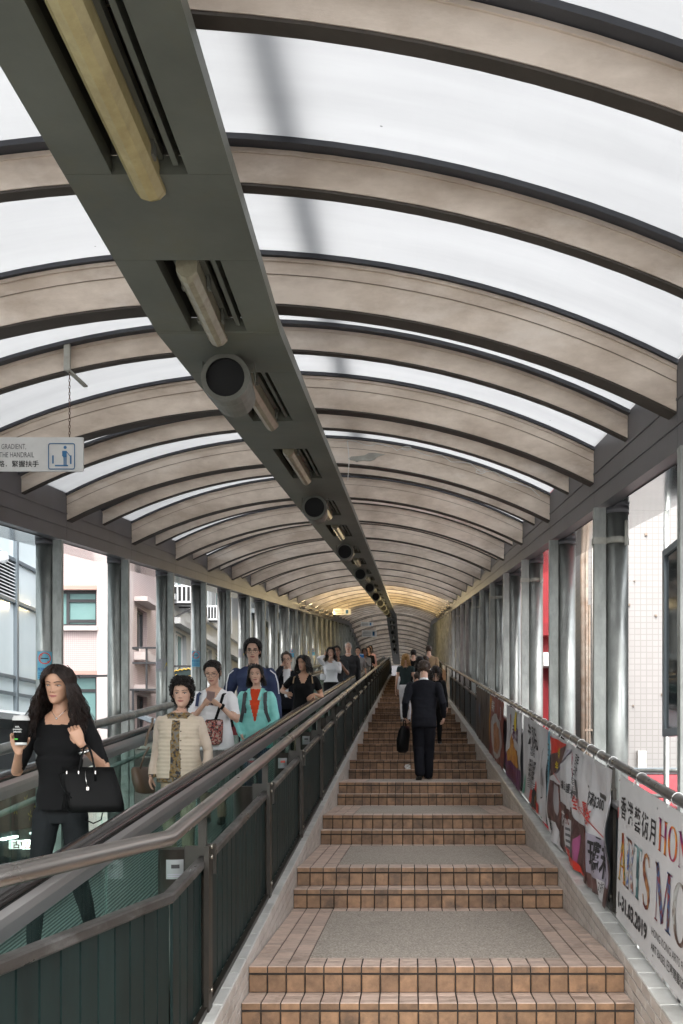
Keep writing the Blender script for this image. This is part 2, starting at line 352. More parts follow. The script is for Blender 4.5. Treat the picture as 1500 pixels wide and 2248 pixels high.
# ================================================================== STAIRS
TW = WS / 20
TPL = 0.080                   # pitch of the ribs in a tread tile
def m_riser():
    m = MB(); m.tile((0, 0, 0), (1, 0, 0), (0, 0, 1), (0, -1, 0), TW / 2 - 0.0042, 0.0485, 0.010, 0.003); return m
def m_tread(rows=3, lip=True):
    m = MB()
    for r in range(rows):
        y = r * TPL
        if r == 0 and lip:
            a = TW / 2 - 0.0042; y0, y1 = -0.006, TPL - 0.005; c = 0.004
            P = [(-a, y0 + c, 0.007), (-a, y0, 0.003), (-a, y0, -0.030), (-a, y1, -0.030), (-a, y1, 0.007)]
            m.loft([P, [(a, q[1], q[2]) for q in P]], True, 0, False)
            m.m[-6] = 1      # the worn brown front edge (second face of this loft)
        else:
            m.tile((0, y + TPL / 2 - 0.0015, 0), (1, 0, 0), (0, 1, 0), (0, 0, 1), TW / 2 - 0.0042, TPL / 2 - 0.0032, 0.007, 0.002)
    return m
ME_R = m_riser().mesh('tile', M['riser']); ME_T = m_tread().mesh('tile', [M['tread'], M['riser']]); ME_S = m_tread(3, False).mesh('tile', [M['tread']])
for me in (ME_T,): fixnormals(me)
rest = MB(); REST_M = [M['riser'], M['tread']]
def emit_mb(src, loc, mi):
    n0 = len(rest.m)
    rest.add([(v[0] + loc[0], v[1] + loc[1], v[2] + loc[2]) for v in src.v], src.f, mi)
    for q, s_ in enumerate(src.m):
        if s_: rest.m[n0 + q] = 0
SRC = {'r': (m_riser(), 0, ME_R), 't': (m_tread(), 1, ME_T), 's': (m_tread(3, False), 1, ME_S), 'b': (m_tread(2, False), 1, None), 'o': (m_tread(1, False), 1, None)}
base = MB()
base.box(XL, XR_, -4, Y0 - SHORT + 0.0, -1.9, -1.485)
for k in range(NK):
    base.box(XL, XR_, yk(k) - SHORT, yk(k), zk(k) - 0.6, zk(k) - 0.147)
    e = yk(k + 1) - SHORT if k < NK - 1 else 130
    base.box(XL, XR_, yk(k), e, zk(k) - 0.6, zk(k))
stairs = struct(base.build('staircase', M['grout']))
lab(stairs, 'long brown tiled staircase with pebble-dash landings rising between two white kerbs')
NT = [0]
def tile(kind, loc, near):
    src, mi, me = SRC[kind]
    if near and me is not None and NT[0] < 300:
        o = bpy.data.objects.new('tile', me); COL.objects.link(o); o.parent = stairs; o.location = loc; NT[0] += 1
    else: emit_mb(src, loc, mi)
for k in range(NK):
    near = k <= 2
    for (yn, zn) in ((yk(k) - SHORT, zk(k) - 0.147), (yk(k), zk(k))):
        for i in range(20):
            x = XL + (i + 0.5) * TW
            tile('r', (x, yn, zn - 0.0895 - 0.002), near)
            tile('t', (x, yn, zn), near)
    # landing: three files of tiles on each flank, one row at the back, pebble inset in the middle
    y1 = (yk(k + 1) - SHORT) if k < NK - 1 else yk(k) + 2.2
    ys = yk(k) + 3 * TPL + 0.002; n = int((y1 - ys) / (3 * TPL + 0.001))
    for side in range(2):
        for c in range(3):
            x = XL + (c + 0.5) * TW if side == 0 else XR_ - (c + 0.5) * TW
            for r in range(n): tile('s', (x, ys + r * (3 * TPL + 0.001), zk(k)), k == 0)
            yy = ys + n * (3 * TPL + 0.001)
            while yy + TPL < y1: emit_mb(SRC['o'][0], (x, yy, zk(k)), 1); yy += TPL
    for c in range(14): emit_mb(SRC['b'][0], (XL + (c + 3.5) * TW, y1 - 2 * TPL - 0.005, zk(k)), 1)
    p = MB(); p.tile(((XL + XR_) / 2, (ys + y1 - 2 * TPL - 0.01) / 2, zk(k)), (1, 0, 0), (0, 1, 0), (0, 0, 1), WS / 2 - 3 * TW - 0.002, (y1 - 2 * TPL - 0.012 - ys) / 2, 0.006, 0.001)
    p.build('landing_inset', M['inset'], stairs)
# lower landing where the camera stands
for side in range(2):
    for c in range(3):
        x = XL + (c + 0.5) * TW if side == 0 else XR_ - (c + 0.5) * TW
        for r in range(8): emit_mb(SRC['s'][0], (x, Y0 - SHORT - 0.245 * (r + 1), -1.485), 1)
p = MB(); p.box(XL + 3 * TW, XR_ - 3 * TW, 3.2, 5.2, -1.49, -1.479); p.build('landing_inset', M['inset'], stairs)
o = stuff(rest.build('tile_field', REST_M, stairs)); fixnormals(o.data)

# ================================================================== KERBS
def kerb(xi, xo, label):
    s = 1 if xo > xi else -1
    t = thing('tiled_kerb', label, 'kerb', (xi, 5, -1.5))
    Z = -1.795
    ys = [1.5, YB, YB + 8]
    b = MB(); xm = (xi + s * 0.006 + xo) / 2; wd = abs(xo - xi) - 0.012
    b.sweep_rect([(xm, y, Z - 0.55 + zf(y)) for y in ys], wd, 1.1)
    b.build('core', M['kgrout'], t)
    PT = 0.235
    far = MB(); farf = MB()
    sl = Vector((0, 1, SL)).normalized(); nn = Vector((0, -SL, 1)).normalized()
    y = 2.0; i = 0
    while y < YB - 0.3:
        c = (( xi + xo) / 2, y + PT / 2, Z + zf(y + PT / 2))
        if 3.0 < y < 24:
            m = MB(); m.tile(c, (1, 0, 0), sl, nn, abs(xo - xi) / 2, PT / 2 - 0.004, 0.012, 0.003); m.build('cap_tile', M['cap'], t)
        else: far.tile(c, (1, 0, 0), sl, nn, abs(xo - xi) / 2, PT / 2 - 0.003, 0.012, 0.003)
        y += PT; i += 1
    stuff(far.build('cap_tile_run', M['cap'], t))
    CH = 0.064
    for r in range(6):
        y = 2.0 + (0.1 if r % 2 else 0)
        while y < YB - 0.3:
            c = (xi + s * 0.006, y + 0.1, Z - CH * (r + 0.5) + zf(y + 0.1))
            n_ = (-s, 0, 0)
            if 4.6 < y < 9.0 and r < 5:
                m = MB(); m.tile(c, sl, (0, 0, 1), n_, 0.1 - 0.004, CH / 2 - 0.004, 0.006, 0.002); o = m.build('face_tile', M['face'], t); fixnormals(o.data)
            else: farf.tile(c, sl, (0, 0, 1), n_, 0.1 - 0.004, CH / 2 - 0.004, 0.006, 0.002)
            y += 0.2
    o = stuff(farf.build('face_tile_run', M['face'], t)); fixnormals(o.data)
kerb(XL, XL - 0.105, 'white tiled sloping kerb between the stairs and the dark green slatted railing')
kerb(XR_, XR_ + 0.105, 'white tiled sloping kerb under the row of hanging banners')

# ================================================================== RAILINGS
def railing(name, label, xr, near_pts, posts, slat_m, rail_r, xp, zrail, zlow, side, rm='steel'):
    t = thing(name, label, 'railing', (xp, 6, -1.1))
    # top hand rail
    top = MB(); path = [(x, y, zrail + SL * yy) for (x, y, yy) in near_pts] + [(xr, y, zrail + zf(y)) for y in arr(near_pts[-1][1] + 1.0, YB, 6.0)] + [(xr, YB, zrail + zf(YB)), (xr, YB + 8, zrail + zf(YB))]
    top.tube(path, rail_r, 16); top.build('hand_rail', M[rm], t)
    low = MB(); path2 = [(x, y, zlow + SL * yy) for (x, y, yy) in near_pts] + [(xr, YB, zlow + zf(YB)), (xr, YB + 8, zlow + zf(YB))]
    rings = []
    for (x, y, z) in path2:
        a, b, c = 0.027, 0.022, 0.008
        rings.append([(x - a, y, z - b + c), (x - a, y, z + b - c), (x - a + c, y, z + b), (x + a - c, y, z + b), (x + a, y, z + b - c), (x + a, y, z - b + c), (x + a - c, y, z - b), (x - a + c, y, z - b)])
    low.loft(rings, True, 0, False); low.build('lower_rail', M['lrail'], t)
    for y in posts:
        zb = -1.785 + zf(y); zt = zlow + zf(y) + 0.085
        m = MB(); m.box(xp - 0.012, xp + 0.012, y - 0.045, y + 0.045, zb, zt); po = m.build('post', M['post'], t)
        m = MB(); m.box(xp - 0.028, xp + 0.028, y + 0.05, y + 0.062, zlow + zf(y) - 0.06, zt + 0.005); m.build('bracket', M['post'], po)
        m = MB(); m.box(xr - 0.02, xr + 0.02, y + 0.03, y + 0.045, zt - .05, zrail + zf(y)); m.build('rail_stem', M['post'], po)
        if y < 22:
            for zq in (zt - 0.005, zt - 0.055, zb + 0.1):
                m = MB(); m.tube([(xp - side * 0.012, y, zq), (xp - side * 0.022, y, zq)], 0.011, 8); m.build('bolt', M['bolt'], po)
    # base angle
    m = MB(); m.sweep_rect([(xp + side * 0.01, y, -1.768 + zf(y)) for y in (4.0, YB, YB + 8)], 0.03, 0.03); m.build('base_angle', M['post'], t)
    return t
near_l = [(-1.30, 1.2, 4.10), (-1.145, 2.77, 4.10), (-1.02, 3.95, 4.10), (-1.0, 4.10, 4.10), (-1.0, 4.3, 4.3)]
posts_l = [4.75 + 2.105 * i for i in range(24)]
rl = railing('slatted_railing', 'dark green slatted railing with two rails between the moving walkway and stairs', -1.0, near_l, posts_l, M['slat'], 0.034, -0.965, -0.82, -1.07, -1)
near_r = [(1.37, 1.0, 1.0), (1.37, 2.0, 2.0)]
posts_r = [4.4 + 2.105 * i for i in range(24)]
rr = railing('banner_railing', 'dark teal railing with a steel pipe rail carrying the banners', 1.37, near_r, posts_r, M['slatb'], 0.029, 1.37, -0.793, -1.06, 1, 'steeld')
def slats(t, x, zlow, y0, y1, near_to, m, dx):
    P = 0.14; farm = MB(); y = y0; j = 0
    while y < y1:
        zt = zlow + zf(y) - 0.022; zb = -1.765 + zf(y) + 0.01
        if y < near_to:
            a = MB(); a.box(x - 0.006, x + 0.006, y + 0.006, y + P - 0.014, zb, zt + SL * P); a.box(x - 0.006 - dx * 0.012, x - 0.006 - dx * 0.012 + 0.012, y + P - 0.03, y + P - 0.018, zb, zt + SL * P)
            a.build('slat', m, t)
        else:
            farm.box(x - 0.006, x + 0.006, y + 0.004, y + P - 0.012, zb, zt + SL * P)
        y += P; j += 1
    if farm.v: stuff(farm.build('slat_run', m, t))
slats(rl, -1.0, -1.07, 4.15, YB + 6, 14, M['slat'], 1)
slats(rr, 1.385, -1.06, 3.0, YB + 6, 11, M['slatb'], -1)
# near, level part of the left railing: slats follow the flare
for i in range(14):
    a = i / 14; y = 4.150 - 0.142 * (i + 1); x = -1.0 - max(0, 4.1 - y) * 0.109
    m = MB(); z1 = -1.07 + SL * 4.1 - 0.022
    m.hexa([(x - 0.022, y, -1.6), (x - 0.010, y, -1.6), (x + 0.004, y + 0.128, -1.6), (x - 0.008, y + 0.128, -1.6), (x - 0.022, y, z1), (x - 0.010, y, z1), (x + 0.004, y + 0.128, z1), (x - 0.008, y + 0.128, z1)])
    m.build('slat', M['slat'], rl)
# short stub columns behind the left railing
for i, y in enumerate(posts_l[:14]):
    m = MB(); zt = -1.07 + zf(y) + 0.06
    m.tube([(-1.155, y + 0.12, -2.3 + zf(y)), (-1.155, y + 0.12, zt)], 0.082, 18)
    o = m.build('stub_column', M['post'], rl)
    m = MB(); m.box(-1.09, -0.975, y + 0.046, y + 0.05, zt - 0.13, zt + 0.02); m.build('fixing_plate', M['post'], o)

# ================================================================== MOVING WALKWAY
walk = thing('moving_walkway', 'inclined moving walkway with glass balustrades and black handrails', 'walkway', (-1.86, 6, -1.1))
ZW = -1.75
ysw = [0.5, YB, YB + 6]
m = MB(); m.sweep_rect([(-1.86, y, ZW - 0.05 + zf(y)) for y in ysw], 1.04, 0.1); m.build('pallet_band', M['pallet'], walk)
for xs, s in ((-1.29, 1), (-2.43, -1)):
    prof = [(-0.042, -0.018), (-0.045, 0.0), (-0.036, 0.018), (-0.015, 0.026), (0.015, 0.026), (0.036, 0.018), (0.045, 0.0), (0.042, -0.018)]
    m = MB(); m.loft([[(xs + px, y, -0.806 + pz + zf(y)) for px, pz in prof] for y in (0.5, 3, YB, YB + 3)], True, 0, True); m.build('handrail_belt', M['rubber'], walk)
    prof = [(-0.030, -0.11), (-0.038, -0.06), (-0.038, -0.03), (-0.028, -0.0), (0.028, -0.0), (0.038, -0.03), (0.038, -0.06), (0.030, -0.11)]
    m = MB(); m.loft([[(xs + px, y, -0.826 + pz + zf(y)) for px, pz in prof] for y in (0.5, YB, YB + 3)], True, 0, False); m.build('balustrade_deck', M['alu'], walk)
    m = MB(); m.sweep_rect([(xs - s * 0.034, y, ZW + 0.03 + zf(y)) for y in ysw], 0.03, 0.13); m.build('skirt', M['lrail'], walk)
    m = MB(); m.sweep_rect([(xs + s * 0.03, y, ZW - 0.28 + zf(y)) for y in ysw], 0.08, 0.72); m.build('outer_cladding', M['lrail'], walk)
    for y in arr(0.6, YB - 2, 1.8):
        m = MB(); y1 = y + 1.792
        zb, zt = ZW + 0.075, -0.925
        m.hexa([(xs - 0.006, y, zb + zf(y)), (xs + 0.006, y, zb + zf(y)), (xs + 0.006, y1, zb + zf(y1)), (xs - 0.006, y1, zb + zf(y1)),
                (xs - 0.006, y, zt + zf(y)), (xs + 0.006, y, zt + zf(y)), (xs + 0.006, y1, zt + zf(y1)), (xs - 0.006, y1, zt + zf(y1))])
        m.build('glass_panel', M['sglass'], walk)
# outer pipe rail on the far side of the walkway
orail = thing('pipe_railing', 'steel pipe railing on the far side of the moving walkway', 'railing', (-3.2, 10, -1))
m = MB(); m.tube([(-3.2, 4.6, -0.845 + zf(4.6))] + [(-3.2, y, -0.845 + zf(y)) for y in arr(6, YB, 7)] + [(-3.2, YB + 6, -0.845 + zf(YB))], 0.045, 14); m.build('hand_rail', M['galv'], orail)
m = MB(); m.tube([(-3.2, 6, -1.35 + zf(6)), (-3.2, YB, -1.35 + zf(YB))], 0.025, 10); m.build('lower_rail', M['galv'], orail)
for i in range(22):
    y = 9.0 + 2.4 * i
    m = MB(); m.bar((-3.2, y, -2.6 + zf(y)), (-3.2, y, -0.86 + zf(y)), 0.05, 0.03); m.tube([(-3.2, y - 0.03, -0.845 + zf(y)), (-3.2, y + 0.03, -0.845 + zf(y))], 0.052, 14); m.build('post', M['galv'], orail)

# ================================================================== CANOPY
can = thing('passage_canopy', 'barrel-arched canopy of beige ribs and white translucent sheets on steel columns', 'canopy', (-1.03, 7.8, -2))
XC, HA, SAG = -1.03, 2.517, 0.605
RA = (HA * HA + SAG * SAG) / (2 * SAG)
ZE, ZC = 1.525, 2.13
def az(x): return ZC - (RA - math.sqrt(RA * RA - (x - XC) ** 2))
def arch_band(m, y0, y1, zt, zb, n=28, x0=XC - HA, x1=XC + HA, slope=True):
    rings = []
    for i in range(n + 1):
        x = x0 + (x1 - x0) * i / n; z = az(x)
        za, zbk = zr(y0), zr(y1)
        if not slope: za = zbk = zr((y0 + y1) / 2)
        rings.append([(x, y0, z + zb + za), (x, y0, z + zt + za), (x, y1, z + zt + zbk), (x, y1, z + zb + zbk)])
    m.loft(rings, True, 0, False)
YRIBS = []
y = 3.0; i = 0
while y < 96:
    major = i % 2 == 0 and i > 0
    tt, dd, gs = (0.165, 0.25, 0.035) if major else (0.085, 0.145, 0.075)
    if i == 0: y = 3.05
    m = MB(); arch_band(m, y, y + tt, 0, -dd); o = m.build('rib' if major else 'secondary_rib', M['rib'], can)
    if major and y < 30:
        s_ = MB()
        arch_band(s_, y - 0.004, y - 0.0005, -0.088, -0.092); s_.build('seam', M['seam'], o)
    m = MB(); arch_band(m, y + .004, y + tt - .004, -dd - .0005, -dd - .012); m.build('underside_shade', M['ribshade'], o)  # added strip, coloured dark to paint in the shade below the rib
    m = MB(); arch_band(m, y - gs, y + tt + gs, 0.028, 0.003); m.build('gasket', M['gasket'], o)
    m = MB(); arch_band(m, y - 0.012, y - 0.001, -0.0, -0.02); m.build('flange', M['rib'], o)
    YRIBS.append(y); i += 1; y = 3.0 + 1.2 * i
for j, y in enumerate(arr(0.6, 94, 1.2)):
    m = MB(); arch_band(m, y + 0.05, y + 1.24, 0.043, 0.031); m.build('roof_sheet', M['roof'], can)
# eave beams with polished soffits
for xa, xb, s in ((-3.545, -4.06, -1), (1.49, 2.07, 1)):
    x0, x1 = min(xa, xb), max(xa, xb)
    for y in arr(0.6, 93, 2.4):
        ya, yb = y + 0.0, y + 2.396
        if y + 2.4 > YR > y: yb = YR
        m = MB()
        m.hexa([(x0, ya, 1.06 + zr(ya)), (x1, ya, 1.06 + zr(ya)), (x1, yb, 1.06 + zr(yb)), (x0, yb, 1.06 + zr(yb)), (x0, ya, 1.555 + zr(ya)), (x1, ya, 1.555 + zr(ya)), (x1, yb, 1.555 + zr(yb)), (x0, yb, 1.555 + zr(yb))])
        if yb == YR:
            ya2, yb2 = YR + 0.004, y + 2.396
            m.hexa([(x0, ya2, 1.06 + zr(ya2)), (x1, ya2, 1.06 + zr(ya2)), (x1, yb2, 1.06 + zr(yb2)), (x0, yb2, 1.06 + zr(yb2)), (x0, ya2, 1.555 + zr(ya2)), (x1, ya2, 1.555 + zr(ya2)), (x1, yb2, 1.555 + zr(yb2)), (x0, yb2, 1.555 + zr(yb2))])
        o = m.build('eave_beam', M['beam'], can)
        m = MB(); xq0, xq1 = (x0 + 0.004, x1 - 0.10) if s < 0 else (x0 + 0.10, x1 - 0.004)
        m.hexa([(xq0, ya, 1.050 + zr(ya)), (xq1, ya, 1.050 + zr(ya)), (xq1, yb, 1.050 + zr(yb)), (xq0, yb, 1.050 + zr(yb)), (xq0, ya, 1.0575 + zr(ya)), (xq1, ya, 1.0575 + zr(ya)), (xq1, yb, 1.0575 + zr(yb)), (xq0, yb, 1.0575 + zr(yb))])
        m.build('soffit_panel', M['soffit'], o)
        # ridge lines on the inner face
        m = MB()
        for zz in (1.20, 1.34):
            xx = xa - s * 0.004
            m.sweep_rect([(xx, ya, zz + zr(ya)), (xx, yb, zz + zr(yb))], 0.008, 0.014)
        m.build('ridge', M['beam'], o)
# columns: round pipe with a flat post on its inner side
COLS = []
for k in range(-2, 36):
    y = 7.65 + 2.4 * k
    if y < 2.5: continue
    for xs, s in ((-3.72, 1), (1.64, -1)):
        m = MB(); zt = 1.048 + zr(y); zb = -2.62 + zf(y)
        m.tube([(xs, y, zb), (xs, y, zt)], 0.0875, 24); o = m.build('column', M['galv'], can)
        m = MB(); xq = xs + s * 0.137; m.box(xq - 0.046, xq + 0.046, y - 0.03, y + 0.03, zb, zt); m.build('column_post', M['galvpost'], o)
        m = MB(); m.tube([(xs, y, zt - 0.05), (xs, y, zt - 0.001)], 0.094, 20); m.build('column_head', M['beam'], o)
        if s < 0 and k in (0, 2, 4, 6, 9):
            m = MB(); zz = zt - 0.26; m.tube([(xs, y, zz - 0.025), (xs, y, zz + 0.025)], 0.093, 20); m.box(xq - 0.055, xq + 0.055, y - 0.036, y + 0.036, zz - 0.025, zz + 0.025); m.bar((xs + 0.05, y - 0.1, zz - 0.05), (xs + 0.05, y - 0.1, zz + 0.14), 0.02, 0.02)
            m.build('clamp_band', M['clamp'] if 'clamp' in M else M['galvpost'], o)
        COLS.append((xs, y))
# pipe lying over the roof (seen only as a blurred streak through the sheets)
m = MB(); m.tube([(-0.52, 1.9, 2.30 + zr(1.9)), (-0.56, 30, 2.30 + zr(30)), (-0.56, 58, 2.30 + zr(58))], 0.06, 10); m.build('roof_pipe', M['gasket'], can)
# side walls of the level far end
m = MB(); m.box(1.78, 1.86, 46, 100, 2.0, 9.0); m.build('side_wall', M['gasket'], can)
m = MB(); m.box(-4.2, 2.2, 100, 100.3, 3.5, 10); m.build('end_wall', M['beam'], can)

_o = 'first second third fourth fifth sixth seventh eighth ninth tenth eleventh twelfth thirteenth fourteenth fifteenth sixteenth seventeenth eighteenth nineteenth twentieth'.split()
ORD = _o + ['twenty-' + q for q in _o[:9]] + ['thirtieth'] + ['thirty-' + q for q in _o[:9]]
# ================================================================== SERVICE TROUGH UNDER THE CROWN
tr = thing('service_trough', 'grey-green cable trough with recessed lights along the crown of the canopy', 'trough', (-0.95, 4.9, 2.1))
TX0, TX1 = -1.262, -0.642
YK = 4.95; ZT0 = 1.56
def ztr(y): return 2.15 if y <= YK else ZT0 + zr(y)
RX0, RX1 = -1.085, -0.805          # recess
FIX = [(2.2, 3.70), (4.28, 5.02)]
for i in range(15): FIX += [(5.72 + 5.1 * i, 7.0 + 5.1 * i), (7.95 + 5.1 * i, 9.40 + 5.1 * i)]
SLOT = [(a - 0.06, b - 0.10) for a, b in FIX]
def slab(m, x0, x1, ya, yb, za, zb_):
    m.hexa([(x0, ya, za + ztr(ya)), (x1, ya, za + ztr(ya)), (x1, yb, za + ztr(yb)), (x0, yb, za + ztr(yb)), (x0, ya, zb_ + ztr(ya)), (x1, ya, zb_ + ztr(ya)), (x1, yb, zb_ + ztr(yb)), (x0, yb, zb_ + ztr(yb))])
cuts = [-1.0, YK, 60.0, 84.0]
segs = []
ycur = -1.0
for a, b in SLOT:
    segs.append((ycur, a, False)); segs.append((a, b, True)); ycur = b
segs.append((ycur, 90.0, False))
fin = []
for a, b, h in segs:
    pts = [a] + [c for c in cuts if a < c < b] + [b]
    for p, q in zip(pts[:-1], pts[1:]): fin.append((p, q, h))
for a, b, h in fin:
    m = MB()
    b2 = b - 0.002
    if not h: slab(m, TX0, TX1, a, b2, 0, 0.07)
    else:
        slab(m, TX0, RX0, a, b2, 0, 0.07); slab(m, RX1, TX1, a, b2, 0, 0.07)
    o = m.build('trough_tray', M['duct'], tr)
    if h:
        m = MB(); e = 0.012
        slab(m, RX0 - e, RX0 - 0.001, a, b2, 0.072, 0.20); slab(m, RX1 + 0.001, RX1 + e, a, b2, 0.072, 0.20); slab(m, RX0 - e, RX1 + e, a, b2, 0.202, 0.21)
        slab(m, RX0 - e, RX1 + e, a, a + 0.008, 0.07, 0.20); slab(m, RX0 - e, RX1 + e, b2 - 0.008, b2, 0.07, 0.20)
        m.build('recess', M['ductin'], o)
        m = MB(); m2 = 0.5
        slab(m, RX1 - 0.05, RX1 - 0.03, a + 0.02, b2 - 0.02, 0.02, 0.16); m.build('gear_tray', M['duct'], o)
for idx, (a, b) in enumerate(FIX):
    f = thing('ceiling_lamp', '', 'lamp', (-0.955, (a + b) / 2, ztr((a + b) / 2)), 'strip lights along the trough')
    f['label'] = {0: 'long yellowed strip light nearest the camera, running off the top of the picture', 1: 'short yellowed strip light just before the first round loudspeaker', 2: 'strip light just behind the first round loudspeaker', 3: 'strip light between the first and second round loudspeakers'}.get(idx, '%s grimy strip light up the trough, counted from the camera' % ORD[idx])
    xc = -0.965; wdt = 0.050 if idx < 1 else 0.042
    prof = [(-wdt, 0.055), (-wdt - 0.006, 0.03), (-wdt - 0.004, -0.02), (-wdt + 0.018, -0.048), (0, -0.058), (wdt - 0.018, -0.048), (wdt + 0.004, -0.02), (wdt + 0.006, 0.03), (wdt, 0.055)]
    prof = prof[::-1]
    ya, yb = a, b
    rings = []
    for y, sc in ((ya, 0.75), (ya + 0.03, 1.0), (yb - 0.03, 1.0), (yb, 0.75)):
        zc = ztr(ya) + (ztr(yb) - ztr(ya)) * (y - ya) / (yb - ya)
        rings.append([(xc + px * (0.9 + 0.1 * sc), y, zc + pz * sc) for px, pz in prof])
    m = MB(); m.loft(rings, True, 0, False)
    lit = 32.5 < a < 46
    m.build('diffuser', M['lit'] if lit and 'lit' in M else (M['diff'] if idx < 1 else M['diff2']), f)
    m = MB(); zc = ztr((ya + yb) / 2)
    m.bar((xc, ya + 0.05, ztr(ya) + 0.075), (xc, yb - 0.05, ztr(yb) + 0.075), 0.14, 0.04); m.bar((xc, ya + 0.1, ztr(ya) + 0.09), (xc, ya + 0.1, ztr(ya) + 0.2), 0.05, 0.05); m.build('lamp_body', M['duct'], f)
    if idx < 6:
        for y in (ya + 0.2, yb - 0.2):
            for sx in (-1, 1): m = MB(); m.box(xc + sx * 0.058 - 0.006, xc + sx * 0.058 + 0.006, y - 0.02, y + 0.02, ztr(y) + 0.0, ztr(y) + 0.07); m.build('clip', M['speaker'], f)
# loudspeakers
for i in range(15):
    y = 5.32 + 5.1 * i
    if 56 < y < 62: continue
    zc = ZT0 - 0.125 + zr(y)
    f = thing('loudspeaker', '', 'loudspeaker', (-0.985, y, zc), 'loudspeakers under the trough')
    f['label'] = {0: 'round grey loudspeaker nearest the camera, hung under the trough', 1: 'second round loudspeaker up the trough', 2: 'third round loudspeaker up the trough'}.get(i, '%s round loudspeaker up the trough, counted from the camera' % ORD[i])
    xs = -0.985
    rings = []
    for (r, dy) in ((0.105, -0.02), (0.132, -0.02), (0.135, 0.02), (0.135, 0.05), (0.128, 0.07), (0.115, 0.30), (0.09, 0.33)):
        rings.append([(xs + r * math.cos(2 * math.pi * j / 28), y + dy, zc + r * math.sin(2 * math.pi * j / 28) + 0.02 * dy) for j in range(28)])
    m = MB(); m.loft(rings, False, 0, False); m.add(rings[-1], [tuple(range(28))]); o = m.build('housing', M['speaker'], f); fixnormals(o.data)
    m = MB(); m.tube([(xs, y + 0.012, zc), (xs, y + 0.02, zc)], 0.112, 28, 0, False); m.build('grille', M['black'], f)
    for sx in (-1, 1): m = MB(); m.bar((xs + sx * 0.142, y + 0.1, zc), (xs + sx * 0.142, y + 0.1, ztr(y) + 0.002), 0.006, 0.03); m.build('bracket', M['duct'], f)
# ================================================================== BUILDINGS OUTSIDE
M['pinktile'] = mosaic('pink_wall_tile', (0.50, 0.41, 0.39), (0.36, 0.27, 0.26), 0.05)
M['pinkplain'] = mat('pink_render', (0.52, 0.46, 0.44), 0.6, col2=(0.46, 0.39, 0.37), scale=1.2, dirt=(0.36,0.28,0.25), dscale=1.5, damt=0.5)
M['pinkedge'] = mat('pink_reveal', (0.40, 0.24, 0.2), 0.7)
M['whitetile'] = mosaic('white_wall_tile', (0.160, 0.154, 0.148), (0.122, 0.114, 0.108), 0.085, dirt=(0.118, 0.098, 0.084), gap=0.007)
M['pale'] = mat('pale_render', (0.42, 0.43, 0.43), 0.7, col2=(0.34, 0.35, 0.35), scale=0.8, dirt=(0.36, 0.35, 0.33), dscale=1.0, damt=0.6, stretch=(1, 1, 0.4))
M['paleb'] = mat('blue_grey_render', (0.32, 0.35, 0.36), 0.7, col2=(0.27,0.30,0.31), scale=0.8, dirt=(0.3, 0.3, 0.3), dscale=1.0, stretch=(1, 1, 0.4))
M['umber'] = mat('grey_brown_render', (0.13, 0.122, 0.112), 0.8, col2=(0.09, 0.084, 0.076), scale=0.9, dirt=(0.2, 0.19, 0.18), dscale=1.0)
M['red'] = mat('red_paint', (0.26, 0.010, 0.016), 0.5, col2=(0.19, 0.008, 0.012), scale=2)
M['redt'] = mat('red_awning', (0.26, 0.018, 0.026), 0.6, col2=(0.18, 0.012, 0.02), scale=3)
M['frame'] = mat('dark_window_frame', (0.03, 0.03, 0.032), 0.4)
M['whitef'] = mat('white_window_frame', (0.68, 0.68, 0.67), 0.4)
M['pane'] = mat('green_pane', (0.12, 0.22, 0.215), 0.06, spec=0.8, col2=(0.16, 0.27, 0.26), scale=0.7)
M['paned'] = mat('dark_pane', (0.03, 0.038, 0.042), 0.06, spec=0.8)
M['curtain'] = mat('curtain_wall_pane', (0.56, 0.65, 0.67), 0.07, spec=0.9, col2=(0.66, 0.73, 0.74), scale=0.5)
M['mull'] = mat('curtain_mullion', (0.16, 0.19, 0.21), 0.35, 0.4)
M['louv'] = mat('white_louvre', (0.66, 0.68, 0.69), 0.4)
M['rust'] = mat('rusty_pipe', (0.085, 0.058, 0.038), 0.7, col2=(0.15, 0.125, 0.10), scale=8, dirt=(0.15, 0.07, 0.03), dscale=5)
M['wpipe'] = mat('white_pipe', (0.36, 0.35, 0.335), 0.5, col2=(0.28, 0.26, 0.23), scale=5)
M['maroon'] = mat('maroon_fascia', (0.085, 0.018, 0.017), 0.4, col2=(0.06, 0.013, 0.012), scale=2)
M['gold'] = mat('gold_paint', (0.55, 0.36, 0.06), 0.35, 0.5)
M['signgreen'] = mat('dark_green_sign', (0.012, 0.028, 0.026), 0.35)
M['lightbox'] = emit('lit_sign', (1.0, 0.97, 0.92), 1.6)
M['tube'] = emit('shop_tube', (0.9, 1.0, 0.95), 2.5)
M['orange'] = mat('orange_ink', (0.85, 0.10, 0.015), 0.5)
M['skirtgrey'] = mat('grey_shutter', (0.20, 0.23, 0.24), 0.5, col2=(0.26, 0.29, 0.30), scale=20, stretch=(1, 20, 0.1))

